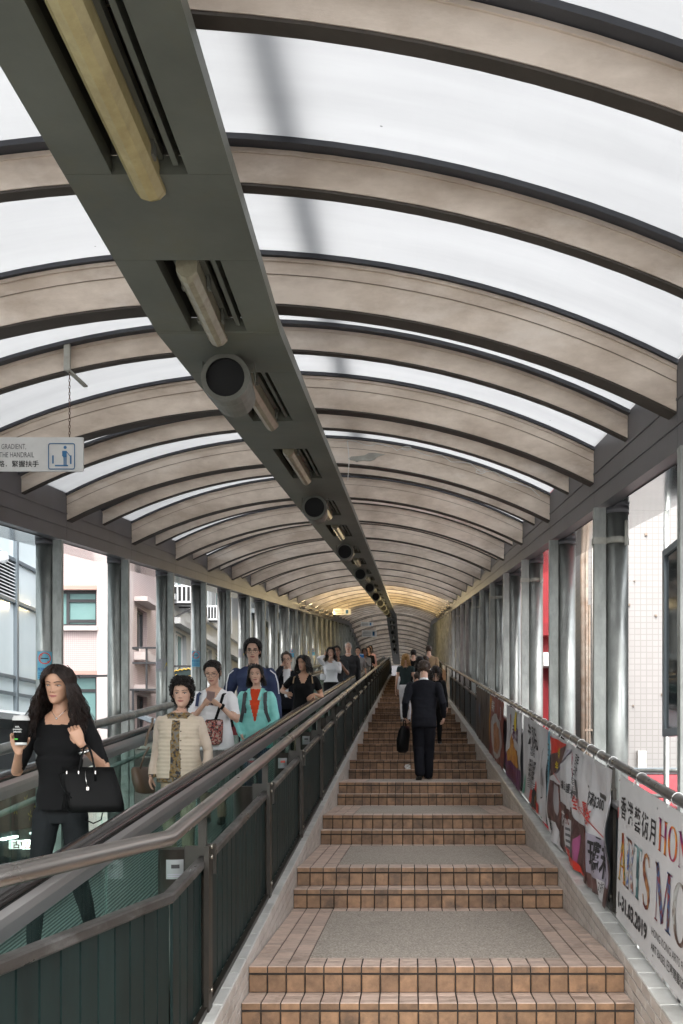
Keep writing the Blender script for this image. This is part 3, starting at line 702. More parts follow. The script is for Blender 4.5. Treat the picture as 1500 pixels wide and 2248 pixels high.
class Face:
    """a facade plane: u along it, d outwards, z up"""
    def __init__(s, axis, c, sgn): s.a, s.c, s.s = axis, c, sgn
    def P(s, u, d, z): return (u, s.c - d * s.s, z) if s.a == 'y' else (s.c + d * s.s, u, z)
    def box(s, m, u0, u1, d0, d1, z0, z1, mi=0):
        a, b = s.P(u0, d0, z0), s.P(u1, d1, z1)
        m.box(min(a[0], b[0]), max(a[0], b[0]), min(a[1], b[1]), max(a[1], b[1]), z0, z1, mi)
    def wall(s, u0, u1, z0, z1, th, holes, mt, parent, name='wall'):
        us = sorted({u0, u1, *[h[0] for h in holes], *[h[1] for h in holes]}); zs = sorted({z0, z1, *[h[2] for h in holes], *[h[3] for h in holes]})
        us = [u for u in us if u0 <= u <= u1]; zs = [z for z in zs if z0 <= z <= z1]
        m = MB()
        for i in range(len(us) - 1):
            run = None
            for j in range(len(zs) - 1):
                uc, zc = (us[i] + us[i + 1]) / 2, (zs[j] + zs[j + 1]) / 2
                if any(h[0] < uc < h[1] and h[2] < zc < h[3] for h in holes):
                    if run is not None: s.box(m, us[i], us[i + 1], -th, 0, run, zs[j]); run = None
                elif run is None: run = zs[j]
            if run is not None: s.box(m, us[i], us[i + 1], -th, 0, run, zs[-1])
        return m.build(name, mt, parent)
    def window(s, h, parent, fm, pm, vb=(), hb=(), rec=0.12, sill=None, bw=0.05):
        u0, u1, z0, z1 = h
        m = MB()
        s.box(m, u0 + 0.001, u0 + bw, -rec - 0.04, -rec + 0.02, z0, z1); s.box(m, u1 - bw, u1 - 0.001, -rec - 0.04, -rec + 0.02, z0, z1)
        s.box(m, u0 + bw, u1 - bw, -rec - 0.04, -rec + 0.02, z0 + 0.001, z0 + bw); s.box(m, u0 + bw, u1 - bw, -rec - 0.04, -rec + 0.02, z1 - bw, z1 - 0.001)
        for f in vb: u = u0 + (u1 - u0) * f; s.box(m, u - bw / 2, u + bw / 2, -rec - 0.035, -rec + 0.025, z0 + bw, z1 - bw)
        for (f, a, b) in hb: z = z0 + (z1 - z0) * f; s.box(m, u0 + (u1 - u0) * a, u0 + (u1 - u0) * b, -rec - 0.03, -rec + 0.022, z - bw / 2, z + bw / 2)
        w = m.build('window', fm, parent)
        m = MB(); s.box(m, u0 + bw / 2, u1 - bw / 2, -rec - 0.02, -rec - 0.008, z0 + bw / 2, z1 - bw / 2); m.build('pane', pm, w)
        if sill is not None:
            m = MB(); s.box(m, u0 - 0.05, u1 + 0.05, -0.02, 0.10, z0 - 0.12, z0 - 0.002); m.build('sill', sill, w)
        return w

# ---- glass office block, left
gb = thing('office_building', 'office block with pale blue glass curtain wall and louvre panel, behind the nearest left column', 'building', (-6.5, 12, -7))
F = Face('x', -6.0, 1)
m = MB(); m.box(-13, -6.15, 2, 16.6, -7, 16); m.build('building_core', M['paleb'], gb)
MU = [14.95 - 1.62 * i for i in range(-1, 8)]
TZ = [-7, -4.2, -3.2, 0.99, 1.245, 2.40, 3.03, 5.6, 8.2, 10.8, 13.4, 16]
for u in MU:
    m = MB(); F.box(m, u - 0.03, u + 0.03, -0.05, 0.06, -7, 16); m.build('mullion', M['mull'], gb)
for z in TZ[1:-1]:
    m = MB(); F.box(m, 2, 16.57, -0.05, 0.045, z - 0.025, z + 0.025); m.build('transom', M['mull'], gb)
for i in range(len(MU) - 1):
    for j in range(2, len(TZ) - 1):
        a, b = MU[i + 1] + 0.03, MU[i] - 0.03
        if i == 1 and j == 5:
            for k in range(11):
                z = TZ[j] + 0.03 + 0.052 * k; m = MB()
                m.add([F.P(a, 0.03, z), F.P(b, 0.03, z), F.P(b, -0.04, z + 0.035), F.P(a, -0.04, z + 0.035), F.P(a, 0.03, z + 0.014), F.P(b, 0.03, z + 0.014), F.P(b, -0.04, z + 0.049), F.P(a, -0.04, z + 0.049)],
                      [(0, 1, 2, 3), (4, 5, 6, 7), (0, 1, 5, 4), (1, 2, 6, 5), (2, 3, 7, 6), (3, 0, 4, 7)])
                o = m.build('louvre_slat', M['louv'], gb)
            m = MB(); F.box(m, a, b, -0.12, -0.06, TZ[j] + 0.025, TZ[j + 1] - 0.025); m.build('louvre_back', M['black'], gb)
            continue
        m = MB(); F.box(m, a, b, -0.02, 0.0, TZ[j] + 0.025, TZ[j + 1] - 0.025); m.build('pane', M['curtain'], gb)
m = MB(); m.sphere((-5.84, 14.15, 2.92), 0.08, 0.08, 0.09); m.bar((-6.02, 14.15, 2.98), (-5.84, 14.15, 2.98), 0.03, 0.03); m.build('wall_lamp', M['louv'], gb)
# street canopy and shop front at its foot
aw = thing('shop_front', 'maroon shop fascia under a grey awning below the office block', 'shop', (-5.6, 14, -7))
m = MB(); m.hexa([(-6.0, 9, 0.62), (-5.0, 9, 0.50), (-5.0, 16.5, 0.50), (-6.0, 16.5, 0.62), (-6.0, 9, 0.74), (-5.0, 9, 0.58), (-5.0, 16.5, 0.58), (-6.0, 16.5, 0.74)]); m.build('awning', M['paleb'], aw)
m = MB(); m.box(-5.94, -5.86, 9, 16.5, -0.15, 0.45); m.build('upper_band', M['mull'], aw)
m = MB(); m.box(-5.95, -5.80, 12, 17.2, -1.05, -0.45); o = m.build('fascia', M['maroon'], aw)
m = MB()
for (yy, zz) in ((14.9, -0.62), (15.05, -0.86), (15.3, -0.74), (15.75, -0.62), (15.9, -0.9), (14.5, -0.75)):
    for q in range(4):
        an = q * 1.57 + yy; m.add([(-5.796, yy, zz), (-5.796, yy + 0.06 * math.cos(an), zz + 0.06 * math.sin(an)), (-5.796, yy + 0.10 * math.cos(an + 0.3), zz + 0.10 * math.sin(an + 0.3)), (-5.796, yy + 0.06 * math.cos(an + 0.7), zz + 0.06 * math.sin(an + 0.7))], [(0, 1, 2, 3)])
m.build('leaf_motif', M['gold'], o)
m = MB(); m.box(-5.98, -5.90, 9, 17, -3.5, -1.06); m.build('shop_window', M['paned'], aw)
for yy in (14.2, 15.4, 16.2):
    m = MB(); m.box(-5.895, -5.86, yy, yy + 0.55, -1.18, -1.15); m.build('lamp_tube', M['tube'], aw)
ls = thing('light_box_sign', 'small lit white sign with orange characters, low at the left edge', 'sign', (-5.95, 15.0, -1.3))
m = MB(); m.box(-6.14, -5.70, 15.0, 15.12, -1.375, -1.245); m.build('sign_box', M['lightbox'], ls)
m = MB(); m.bar((-5.7, 15.06, -1.24), (-5.7, 15.06, -1.0), 0.02, 0.02); m.build('hanger', M['mull'], ls)

def text(body, size, mt, parent, name='lettering', bold=0.0, M4=None, align='LEFT', squash=1.0, depth=0.0):
    c = bpy.data.curves.new('t', 'FONT'); c.body = body; c.size = size; c.align_x = align; c.offset = bold; c.resolution_u = 2
    o = bpy.data.objects.new('t', c); COL.objects.link(o)
    bpy.context.view_layer.update()
    me = bpy.data.meshes.new_from_object(o.evaluated_get(bpy.context.evaluated_depsgraph_get()))
    bpy.data.objects.remove(o); bpy.data.curves.remove(c)
    me.name = name; me.materials.clear(); me.materials.append(mt)
    me.transform(Matrix.Diagonal((squash, 1, 1, 1)))
    if M4 is not None: me.transform(M4)
    return obj(name, me, parent)
def fr(o, x, y):   # frame: origin, x axis, y axis
    x = Vector(x).normalized(); y = Vector(y).normalized(); z = x.cross(y)
    return Matrix(((x[0], y[0], z[0], o[0]), (x[1], y[1], z[1], o[1]), (x[2], y[2], z[2], o[2]), (0, 0, 0, 1)))
text('茶涼占', 0.12, M['orange'], ls, bold=0.004, M4=fr((-6.115, 14.997, -1.355), (1, 0, 0), (0, 0, 1)))

# ---- pink tiled block
pb = thing('pink_building', 'pale pink tiled building with dark framed windows beyond the second left column', 'building', (-10, 26, -7))
F = Face('y', 25.0, 1)
H = [(-9.7, -7.93, 3.40, 4.33), (-9.7, -7.93, 0.75, 2.16), (-9.7, -7.93, 6.2, 7.3), (-12.4, -10.6, 3.4, 4.33)]
F.wall(-14, -7.90, -7, 14, 0.4, H, M['pinktile'], pb)
m = MB(); F.box(m, -7.90, -7.10, -0.4, 0.05, -7, 14); m.build('pilaster', M['pinkplain'], pb)
for h in H:
    F.window(h, pb, M['frame'], M['pane'], vb=(0.56,), hb=((0.72, 0.56, 1.0), (0.16, 0.56, 1.0)), rec=0.16, sill=M['pinkplain'], bw=0.075)
for h in H: m = MB(); F.box(m, h[0] - 0.02, h[1] + 0.02, -0.01, 0.03, h[3], h[3] + 0.10); m.build('window_head', M['pinkedge'], pb)
F = Face('x', -7.10, 1)
H = [(25.75, 26.75, 2.95, 4.0), (25.75, 26.75, 0.4, 1.7), (25.75, 26.75, 6.0, 7.0)]
F.wall(25.4, 28.4, -7, 14, 0.4, H, M['pinktile'], pb)
for h in H:
    w_ = F.window(h, pb, M['frame'], M['paned'], vb=(0.5,), rec=0.14, sill=M['pinkplain'], bw=0.07)
    m = MB(); F.box(m, h[0] - 0.3, h[1] + 0.35, 0.001, 0.35, h[3] + 0.12, h[3] + 0.24); m.build('hood', M['pinkplain'], w_)
    m = MB(); F.box(m, h[0] - 0.3, h[1] + 0.35, 0.001, 0.30, h[2] - 0.36, h[2] - 0.16); m.build('ledge', M['pinkplain'], w_)
m = MB(); m.tube([(-7.0, 28.1, -7), (-7.0, 28.1, 14)], 0.05, 8); m.tube([(-6.98, 27.8, -7), (-6.98, 27.8, 14)], 0.03, 8); m.build('drain_pipe', M['wpipe'], pb)
fe = thing('fire_escape', 'black steel frame and stair brackets fixed to the pink building', 'fire escape', (-6.6, 25.5, 0))
m = MB()
for ib, (a, b) in enumerate((((-6.9, 24.6, 2.80), (-6.15, 24.6, 2.80)), ((-6.9, 24.6, 2.42), (-6.15, 24.6, 2.42)), ((-6.15, 24.6, 2.80), (-5.9, 24.6, 1.9)), ((-6.55, 24.6, 2.8), (-6.55, 24.6, 1.75)), ((-7.2, 24.6, 1.75), (-6.1, 24.6, 1.75)), ((-7.2, 24.6, 1.2), (-6.1, 24.6, 0.8)), ((-6.9, 24.6, 1.75), (-6.9, 24.6, -1.0)), ((-6.9, 24.6, 0.6), (-6.1, 24.6, 0.6)), ((-6.9, 24.6, 0.1), (-6.1, 24.6, 0.1)), ((-6.9, 24.6, -0.4), (-6.1, 24.6, -0.4)), ((-6.1, 24.6, 1.75), (-6.1, 24.6, -1.0)), ((-8.2, 24.2, 2.05), (-7.0, 24.4, 2.1)), ((-6.9, 24.6, 2.8), (-6.9, 25.0, 2.8)), ((-6.9, 24.6, 1.75), (-6.9, 25.0, 1.75)))):
    m.bar((a[0], a[1] + .007 * ib, a[2]), (b[0], b[1] + .007 * ib, b[2]), 0.045 + .0007 * ib, 0.045 + .0007 * ib)
m.build('steel_frame', M['frame'], fe)
m = MB(); m.hexa([(-7.2, 24.2, 1.22), (-6.05, 24.2, 0.80), (-6.05, 25.0, 0.80), (-7.2, 25.0, 1.22), (-7.2, 24.2, 1.32), (-6.05, 24.2, 0.90), (-6.05, 25.0, 0.90), (-7.2, 25.0, 1.32)]); m.build('stair_flight', M['mull'], fe)
m = MB(); m.box(-8.28, -8.12, 24.15, 24.3, 2.0, 2.07); m.build('flood_lamp', M['frame'], fe)

def block(name, label, xface, y0, y1, ztop, wallm, fm, pm, right=False, zs=(-4.5, -1.6, 1.3, 4.2, 7.1, 10.0), du=2.2, wu=1.45, wz=1.35, ledge=True, rec=0.14):
    sg = -1 if right else 1
    t = thing(name, label, 'building', (xface - sg * 2, (y0 + y1) / 2, -7))
    F = Face('x', xface, sg); H = []
    u = y0 + 0.6
    while u + wu < y1 - 0.2:
        for z in zs:
            if z + wz < ztop: H.append((u, u + wu, z, z + wz))
        u += du
    F.wall(y0, y1, -7, ztop, 0.35, H, wallm, t)
    m = MB(); F.box(m, y0 + 0.01, y1 - 0.01, -6, -0.352, -7, ztop - 0.02); m.build('building_core', wallm, t)
    for h in H: F.window(h, t, fm, pm, vb=(0.5,), rec=rec, bw=0.06)
    if ledge:
        for z in zs:
            m = MB(); F.box(m, y0, y1, 0.001, 0.28, z + wz + 0.12, z + wz + 0.30); m.build('ledge', wallm, t)
            m = MB(); F.box(m, y0, y1, 0.001, 0.12, z - 0.22, z - 0.06); m.build('sill', wallm, t)
    return t, F
b3, F3 = block('white_building', 'white building with ledges and an air conditioner beyond the third left column', -6.9, 28.6, 40, 12, M['pale'], M['whitef'], M['pane'], zs=(-3.0, -0.2, 2.1, 4.9, 7.6), wz=1.75, du=2.0, wu=1.4)
ac = thing('air_conditioner', 'white boxed air conditioner on a bracket, high on the white building', 'air conditioner', (-6.6, 29.3, 4.6))
m = MB(); m.box(-6.9, -6.1, 28.9, 29.7, 4.62, 5.15); o = m.build('casing', M['louv'], ac)
for q in range(6):
    m = MB(); m.box(-6.88 + q * 0.13, -6.80 + q * 0.13, 28.885, 28.898, 4.68, 5.09); m.build('grille_slot', M['black'], o)
m = MB(); m.bar((-6.9, 29.0, 4.59), (-6.1, 29.0, 4.59), 0.04, 0.04); m.bar((-6.9, 29.6, 4.59), (-6.1, 29.6, 4.59), 0.04, 0.04); m.bar((-6.9, 29.0, 4.2), (-6.15, 29.0, 4.58), 0.04, 0.04); m.build('bracket', M['frame'], ac)
block('grey_building', 'blue-grey building farther up the slope beyond the white one', -6.4, 40.2, 60, 17, M['paleb'], M['frame'], M['paned'], zs=(-1.6, 1.4, 4.4, 7.4, 10.4), wz=1.5, du=2.5)
block('pale_building', 'pale distant building at the far end of the left side', -6.8, 60.2, 98, 24, M['pale'], M['frame'], M['pane'], zs=(4.4, 8.4, 11.4, 14.4), wz=1.5, du=3.0)

# hanging shop sign with gold character
hs_ = thing('hanging_shop_sign', 'dark green hanging sign with a gold character and wavy gold top edge', 'sign', (-4.42, 20, 1.6))
out = [(-0.33, 0.0), (0.33, 0.0), (0.33, 0.42)] + [(0.33 - 0.66 * i / 16, 0.42 + 0.05 * math.sin(math.pi * i / 16) + (0.025 if i % 2 else 0)) for i in range(1, 16)] + [(-0.33, 0.42)]
m = MB(); m.loft([[(-4.42 + x, yy, 1.36 + z) for x, z in out] for yy in (20.05, 19.97)], True, 0, False); o = m.build('board', M['signgreen'], hs_); fixnormals(o.data)
m = MB()
top = [(x, z) for x, z in out[2:]]
m.tube([(-4.42 + x, 19.96, 1.36 + z) for x, z in top], 0.016, 6); m.tube([(-4.42 + 0.25 * math.cos(a), 19.96, 1.30 + 0.40 * math.sin(a)) for a in [math.pi * i / 16 for i in range(17)]], 0.010, 6)
for sx in (-1, 1): m.tube([(-4.42 + sx * 0.28 + 0.03 * math.cos(a), 19.96, 1.70 + 0.03 * math.sin(a)) for a in [6.28 * i / 8 for i in range(9)]], 0.008, 5)
m.build('gold_trim', M['gold'], hs_)
text('泰', 0.20, M['gold'], hs_, bold=0.003, M4=fr((-4.515, 19.955, 1.50), (1, 0, 0), (0, 0, 1)))
m = MB(); m.bar((-3.74, 20.01, 1.9), (-4.78, 20.01, 1.9), 0.04, 0.04); m.bar((-3.72, 19.70, 1.9), (-3.72, 20.03, 1.9), 0.044, 0.044); m.bar((-4.65, 20.01, 1.75), (-4.65, 20.01, 1.88), 0.02, 0.02); m.bar((-4.25, 20.01, 1.75), (-4.25, 20.01, 1.88), 0.02, 0.02); m.build('hanger_arm', M['frame'], hs_)

# ---- right side
wb = thing('white_tiled_building', 'blank white tiled wall with rust stains, seen between the nearest right columns', 'building', (6, 15, -7))
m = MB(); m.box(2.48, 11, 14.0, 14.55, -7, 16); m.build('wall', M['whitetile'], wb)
m = MB(); m.tube([(2.50, 13.94, -2), (2.50, 13.94, 6)], 0.035, 8); m.build('rusty_pipe', M['rust'], wb)
m = MB(); m.tube([(2.56, 13.95, -2), (2.56, 13.95, 3.2)], 0.022, 8); m.tube([(2.60, 13.95, -2), (2.60, 13.95, 2.2)], 0.015, 8); m.build('rusty_conduit', M['rust'], wb)
m = MB(); m.tube([(2.66, 13.95, 0.2), (2.66, 13.95, 3.3)], 0.025, 8); m.tube([(2.75, 13.95, -1), (2.75, 13.95, 2.3)], 0.018, 8); m.box(2.70, 2.80, 13.9, 13.99, 2.25, 2.45); m.build('white_conduit', M['wpipe'], wb)
m = MB(); m.box(2.45, 11, 13.88, 13.99, -0.20, -0.12); m.build('ledge', M['mull'], wb)
m = MB(); m.box(2.52, 3.1, 13.93, 13.99, -0.32, -0.28); m.box(2.52, 3.1, 13.93, 13.99, 0.40, 0.43); m.build('rusty_ledge', M['rust'], wb)
m = MB(); m.box(3.28, 3.40, 13.9, 13.99, -0.12, 0.12); m.build('meter_box', M['wpipe'], wb)
m = MB()
for q in range(26):
    x = random.uniform(2.9, 5.2); z = random.uniform(0.2, 5.0); r = random.uniform(0.008, 0.018)
    m.box(x - r, x + r, 13.975, 13.999, z - r, z + r)
m.build('wall_plug', M['rust'], wb)
rb = thing('red_building', 'bright red building with white framed windows between the second and third right columns', 'building', (6, 24, -7))
F = Face('y', 22.0, 1)
H = [(3.30, 3.85, z, z + 1.5) for z in (-4.4, -1.6, 1.2, 4.0)]
F.wall(2.95, 9, -7, 7.5, 0.3, H, M['red'], rb)
for h in H: F.window(h, rb, M['whitef'], M['paned'], vb=(0.5,), hb=((0.6, 0, 1),), rec=0.12, bw=0.05)
m = MB(); m.box(2.98, 9, 22.31, 23.2, -7, 7.45); m.build('building_core', M['red'], rb)
for z in (-0.05, 2.75, 5.6):
    m = MB(); F.box(m, 2.9, 9, 0.001, 0.3, z, z + 0.28); m.build('floor_band', M['red'], rb)
m = MB(); F.box(m, 3.0, 3.9, 0.01, 0.5, 2.05, 2.35); m.build('awning', M['white'], rb)
block('brown_building', 'grey-brown building behind the far columns on the banner side', 3.5, 31.2, 60, 15, M['umber'], M['frame'], M['paned'], right=True, zs=(-2, 1.0, 4.0, 7.0, 10), wz=1.5, du=2.6)
block('tall_building', 'tall grey building at the far end on the banner side', 3.6, 60.2, 98, 24, M['paleb'], M['frame'], M['paned'], right=True, zs=(4, 8, 12, 16), wz=1.5, du=3)
# pole and framed glass board
pl = thing('scaffold_pole', 'slim steel pole with a clamp at the right edge', 'pole', (2.36, 8.9, -7))
m = MB(); m.tube([(2.37, 8.95, -7), (2.37, 8.95, 2.9)], 0.026, 10); m.build('pole', M['galv'], pl)
m = MB(); m.box(2.31, 2.43, 8.88, 9.02, 2.36, 2.46); m.bar((2.28, 8.95, 2.38), (2.46, 8.95, 2.36), 0.03, 0.03); m.bar((2.37, 8.9, 2.30), (2.37, 8.9, 2.52), 0.03, 0.03); m.build('clamp', M['galvpost'], pl)
fb = thing('framed_notice_board', 'dark framed glass board reflecting the street at the right edge', 'notice board', (2.3, 8.2, 0.2))
def slantbox(m, x0, x1, ya, yb, za0, za1, zb0, zb1):
    m.hexa([(x0, ya, za0), (x1, ya, za0), (x1, yb, zb0), (x0, yb, zb0), (x0, ya, za1), (x1, ya, za1), (x1, yb, zb1), (x0, yb, zb1)])
B0, B1 = (7.4, 0.20, 1.86), (8.75, 0.20, 1.86)
m = MB()
slantbox(m, 2.28, 2.36, 7.4, 8.75, 0.20, 0.27, 0.20, 0.27); slantbox(m, 2.28, 2.36, 7.4, 8.75, 1.80, 1.86, 1.80, 1.86)
m.box(2.28, 2.36, 8.68, 8.75, 0.27, 1.80); m.box(2.28, 2.36, 7.4, 7.47, 0.27, 1.80); m.build('frame', M['mull'], fb)
m = MB(); m.box(2.30, 2.32, 7.47, 8.68, 0.27, 1.80); m.build('glass', M['paned'], fb)
m = MB(); m.box(2.33, 2.35, 7.47, 8.68, 0.27, 1.80); m.build('back', M['frame'], fb)
ed = thing('corner_post', 'dark steel post cut by the right edge of the picture', 'post', (1.98, 7.05, -7))
m = MB(); m.box(1.98, 2.10, 6.95, 7.1, -7, 2.6); m.build('post', M['post'], ed)
m = MB(); m.box(1.95, 2.13, 6.92, 7.13, 2.6, 2.66); m.build('cap', M['post'], ed)
st = thing('market_stall', 'red tarpaulin stall roof with pipes, low beyond the big white banner', 'stall', (3.0, 11, -7))
m = MB(); m.hexa([(2.35, 10.2, -0.62), (4.5, 10.2, -0.62), (4.5, 12.6, -0.30), (2.35, 12.6, -0.30), (2.35, 10.2, -0.52), (4.5, 10.2, -0.52), (4.5, 12.6, -0.20), (2.35, 12.6, -0.20)]); m.build('tarpaulin', M['redt'], st)
for x in (2.4, 3.0, 3.6):
    m = MB(); m.tube([(x, 10.2, -7), (x, 10.2, -0.1)], 0.02, 8); m.build('leg', M['galv'], st)
m = MB(); m.tube([(2.3, 10.15, -0.12), (4.5, 10.15, -0.12)], 0.022, 8); m.tube([(2.3, 10.15, -0.38), (4.5, 10.15, -0.38)], 0.022, 8); m.build('cross_pipe', M['galv'], st)
m = MB(); m.box(2.8, 3.3, 10.0, 10.14, -0.55, -0.22); m.box(3.4, 3.8, 10.0, 10.14, -0.6, -0.2); m.build('red_panel', M['red'], st)

# unseen slab added above the canopy farther up to keep daylight off it
od = thing('shade_slab', 'unseen concrete slab added over the canopy far up the slope to shade it', 'light_blocker', (-1, 46, -7))
m = MB(); m.box(-9, 8, 36, 47, 10.2, 11.2); m.build('blocker_slab', M['concrete'], od)
for x in (-8.6, 7.6):
    m = MB(); m.box(x - .4, x + .4, 41, 42.2, -7, 10.19); m.build('slab_pier', M['concrete'], od)
# ================================================================== PEOPLE
def cloth(name, c, c2=None, rough=0.85, bump=0.25, bs=14.0, **k):
    return mat(name, c, rough, col2=c2 or tuple(x * 0.75 for x in c), scale=9, amt=0.5, bump=bump, bscale=bs, spec=0.25, **k)
M['skin_a'] = mat('skin_warm', (0.50, 0.29, 0.19), 0.45, col2=(0.44, 0.24, 0.155), scale=10, amt=0.4, spec=0.4)
M['skin_b'] = mat('skin_light', (0.58, 0.37, 0.27), 0.45, col2=(0.52, 0.30, 0.22), scale=10, amt=0.4, spec=0.4)
M['skin_c'] = mat('skin_brown', (0.27, 0.14, 0.085), 0.45, col2=(0.23, 0.115, 0.07), scale=10, amt=0.4, spec=0.4)
M['lip'] = mat('lips', (0.36, 0.10, 0.085), 0.35)
M['eyew'] = mat('eye_white', (0.62, 0.58, 0.55), 0.25)
M['eyed'] = mat('iris_dark', (0.012, 0.008, 0.006), 0.15)
M['hair_k'] = mat('black_hair', (0.007, 0.005, 0.0045), 0.4, col2=(0.013, 0.009, 0.007), scale=30, spec=0.35)
M['hair_br'] = mat('dark_brown_hair', (0.010, 0.0055, 0.004), 0.42, col2=(0.026, 0.013, 0.009), scale=14, spec=0.35)
M['hair_bl'] = mat('blonde_hair', (0.42, 0.24, 0.07), 0.4, col2=(0.30, 0.15, 0.04), scale=30)
M['hair_w'] = mat('white_hair', (0.55, 0.52, 0.48), 0.5)
M['hair_m'] = mat('brown_hair', (0.06, 0.035, 0.02), 0.45, col2=(0.035, 0.02, 0.012), scale=20)
M['c_black'] = cloth('black_cloth', (0.004, 0.004, 0.0044))
M['c_jean'] = cloth('charcoal_denim', (0.007, 0.0085, 0.0095), (0.011, 0.013, 0.0145))
M['c_suit'] = cloth('navy_suit', (0.0055, 0.006, 0.010), bs=7)
M['c_cream'] = cloth('cream_knit', (0.56, 0.47, 0.39), (0.50, 0.41, 0.33))
M['c_chino'] = cloth('beige_trousers', (0.52, 0.42, 0.31))
M['c_white'] = cloth('white_cotton', (0.78, 0.78, 0.79), (0.70, 0.70, 0.72))
M['c_teal'] = cloth('aqua_nylon', (0.27, 0.64, 0.59), (0.20, 0.55, 0.51), rough=0.6)
M['c_orange'] = cloth('orange_shirt', (0.72, 0.07, 0.02))
M['c_navy'] = cloth('navy_jacket', (0.030, 0.040, 0.095), (0.045, 0.06, 0.12))
M['c_grey'] = cloth('grey_pleated', (0.20, 0.185, 0.175), (0.13, 0.12, 0.115), stretch=(4, 4, 0.3))
M['c_dgrey'] = cloth('dark_grey_knit', (0.035, 0.036, 0.038))
M['c_mgrey'] = cloth('mid_grey', (0.22, 0.21, 0.20))
M['c_jeans'] = cloth('blue_jeans', (0.035, 0.075, 0.11))
M['c_olive'] = cloth('dark_green_top', (0.022, 0.036, 0.036))
M['c_tan'] = cloth('tan_coat', (0.34, 0.24, 0.14))
M['c_floral'] = cloth('orange_floral', (0.50, 0.20, 0.06), (0.62, 0.45, 0.25), bump=0.1)
M['c_pink'] = cloth('pink_blouse', (0.50, 0.30, 0.30))
M['c_strap'] = mat('grey_strap', (0.05, 0.055, 0.06), 0.7)
M['shoe'] = mat('black_shoe', (0.012, 0.011, 0.011), 0.4)
M['leather'] = mat('black_leather', (0.003, 0.003, 0.003), 0.55, bump=0.1, bscale=200, spec=0.12)
M['brownleather'] = mat('brown_leather', (0.10, 0.065, 0.04), 0.45)
M['metal'] = mat('polished_metal', (0.62, 0.60, 0.57), 0.2, 1.0)
M['lens'] = mat('spectacle_rim', (0.03, 0.025, 0.022), 0.3)

def quilt():
    m, n, out = new_mat('quilted_cream'); L = n.links
    b = n.nodes.new('ShaderNodeBsdfPrincipled'); b.inputs['Roughness'].default_value = 0.7; b.inputs['Base Color'].default_value = (0.54, 0.455, 0.35, 1); L.new(b.outputs[0], out.inputs[0])
    gp = n.nodes.new('ShaderNodeNewGeometry'); wv = n.nodes.new('ShaderNodeTexWave'); wv.bands_direction = 'Z'; wv.inputs['Scale'].default_value = 10; wv.inputs['Distortion'].default_value = 0.6; wv.inputs['Detail Scale'].default_value = 2
    L.new(gp.outputs['Position'], wv.inputs['Vector'])
    bp = n.nodes.new('ShaderNodeBump'); bp.inputs['Strength'].default_value = 0.35; bp.inputs['Distance'].default_value = 0.010; L.new(wv.outputs[0], bp.inputs['Height']); L.new(bp.outputs[0], b.inputs['Normal'])
    return m
M['c_quilt'] = quilt()
def paisley(name, a, b_, c, sc=45):
    m, n, out = new_mat(name); L = n.links
    b = n.nodes.new('ShaderNodeBsdfPrincipled'); b.inputs['Roughness'].default_value = 0.8; L.new(b.outputs[0], out.inputs[0])
    gp = n.nodes.new('ShaderNodeNewGeometry'); v = n.nodes.new('ShaderNodeTexVoronoi'); v.inputs['Scale'].default_value = sc; L.new(gp.outputs['Position'], v.inputs['Vector'])
    nz = n.nodes.new('ShaderNodeTexNoise'); nz.inputs['Scale'].default_value = sc * 0.7; nz.inputs['Detail'].default_value = 4; L.new(gp.outputs['Position'], nz.inputs['Vector'])
    cr = n.nodes.new('ShaderNodeValToRGB'); e = cr.color_ramp.elements; e[0].color = (*a, 1); e[1].color = (*b_, 1); e[0].position = 0.40; e[1].position = 0.52; x = cr.color_ramp.elements.new(0.62); x.color = (*c, 1)
    L.new(nz.outputs[0], cr.inputs[0])
    mx = n.nodes.new('ShaderNodeMix'); mx.data_type = 'RGBA'; mr = n.nodes.new('ShaderNodeMath'); mr.operation = 'LESS_THAN'; mr.inputs[1].default_value = 0.25; L.new(v.outputs['Distance'], mr.inputs[0])
    L.new(mr.outputs[0], mx.inputs[0]); L.new(cr.outputs[0], mx.inputs[6]); mx.inputs[7].default_value = (*c, 1); L.new(mx.outputs[2], b.inputs['Base Color'])
    return m
M['c_paisley'] = paisley('paisley_blouse', (0.018, 0.02, 0.028), (0.20, 0.12, 0.03), (0.16, 0.15, 0.13))
M['c_patch'] = paisley('patterned_bag', (0.02, 0.018, 0.02), (0.35, 0.06, 0.05), (0.30, 0.30, 0.24), 70)

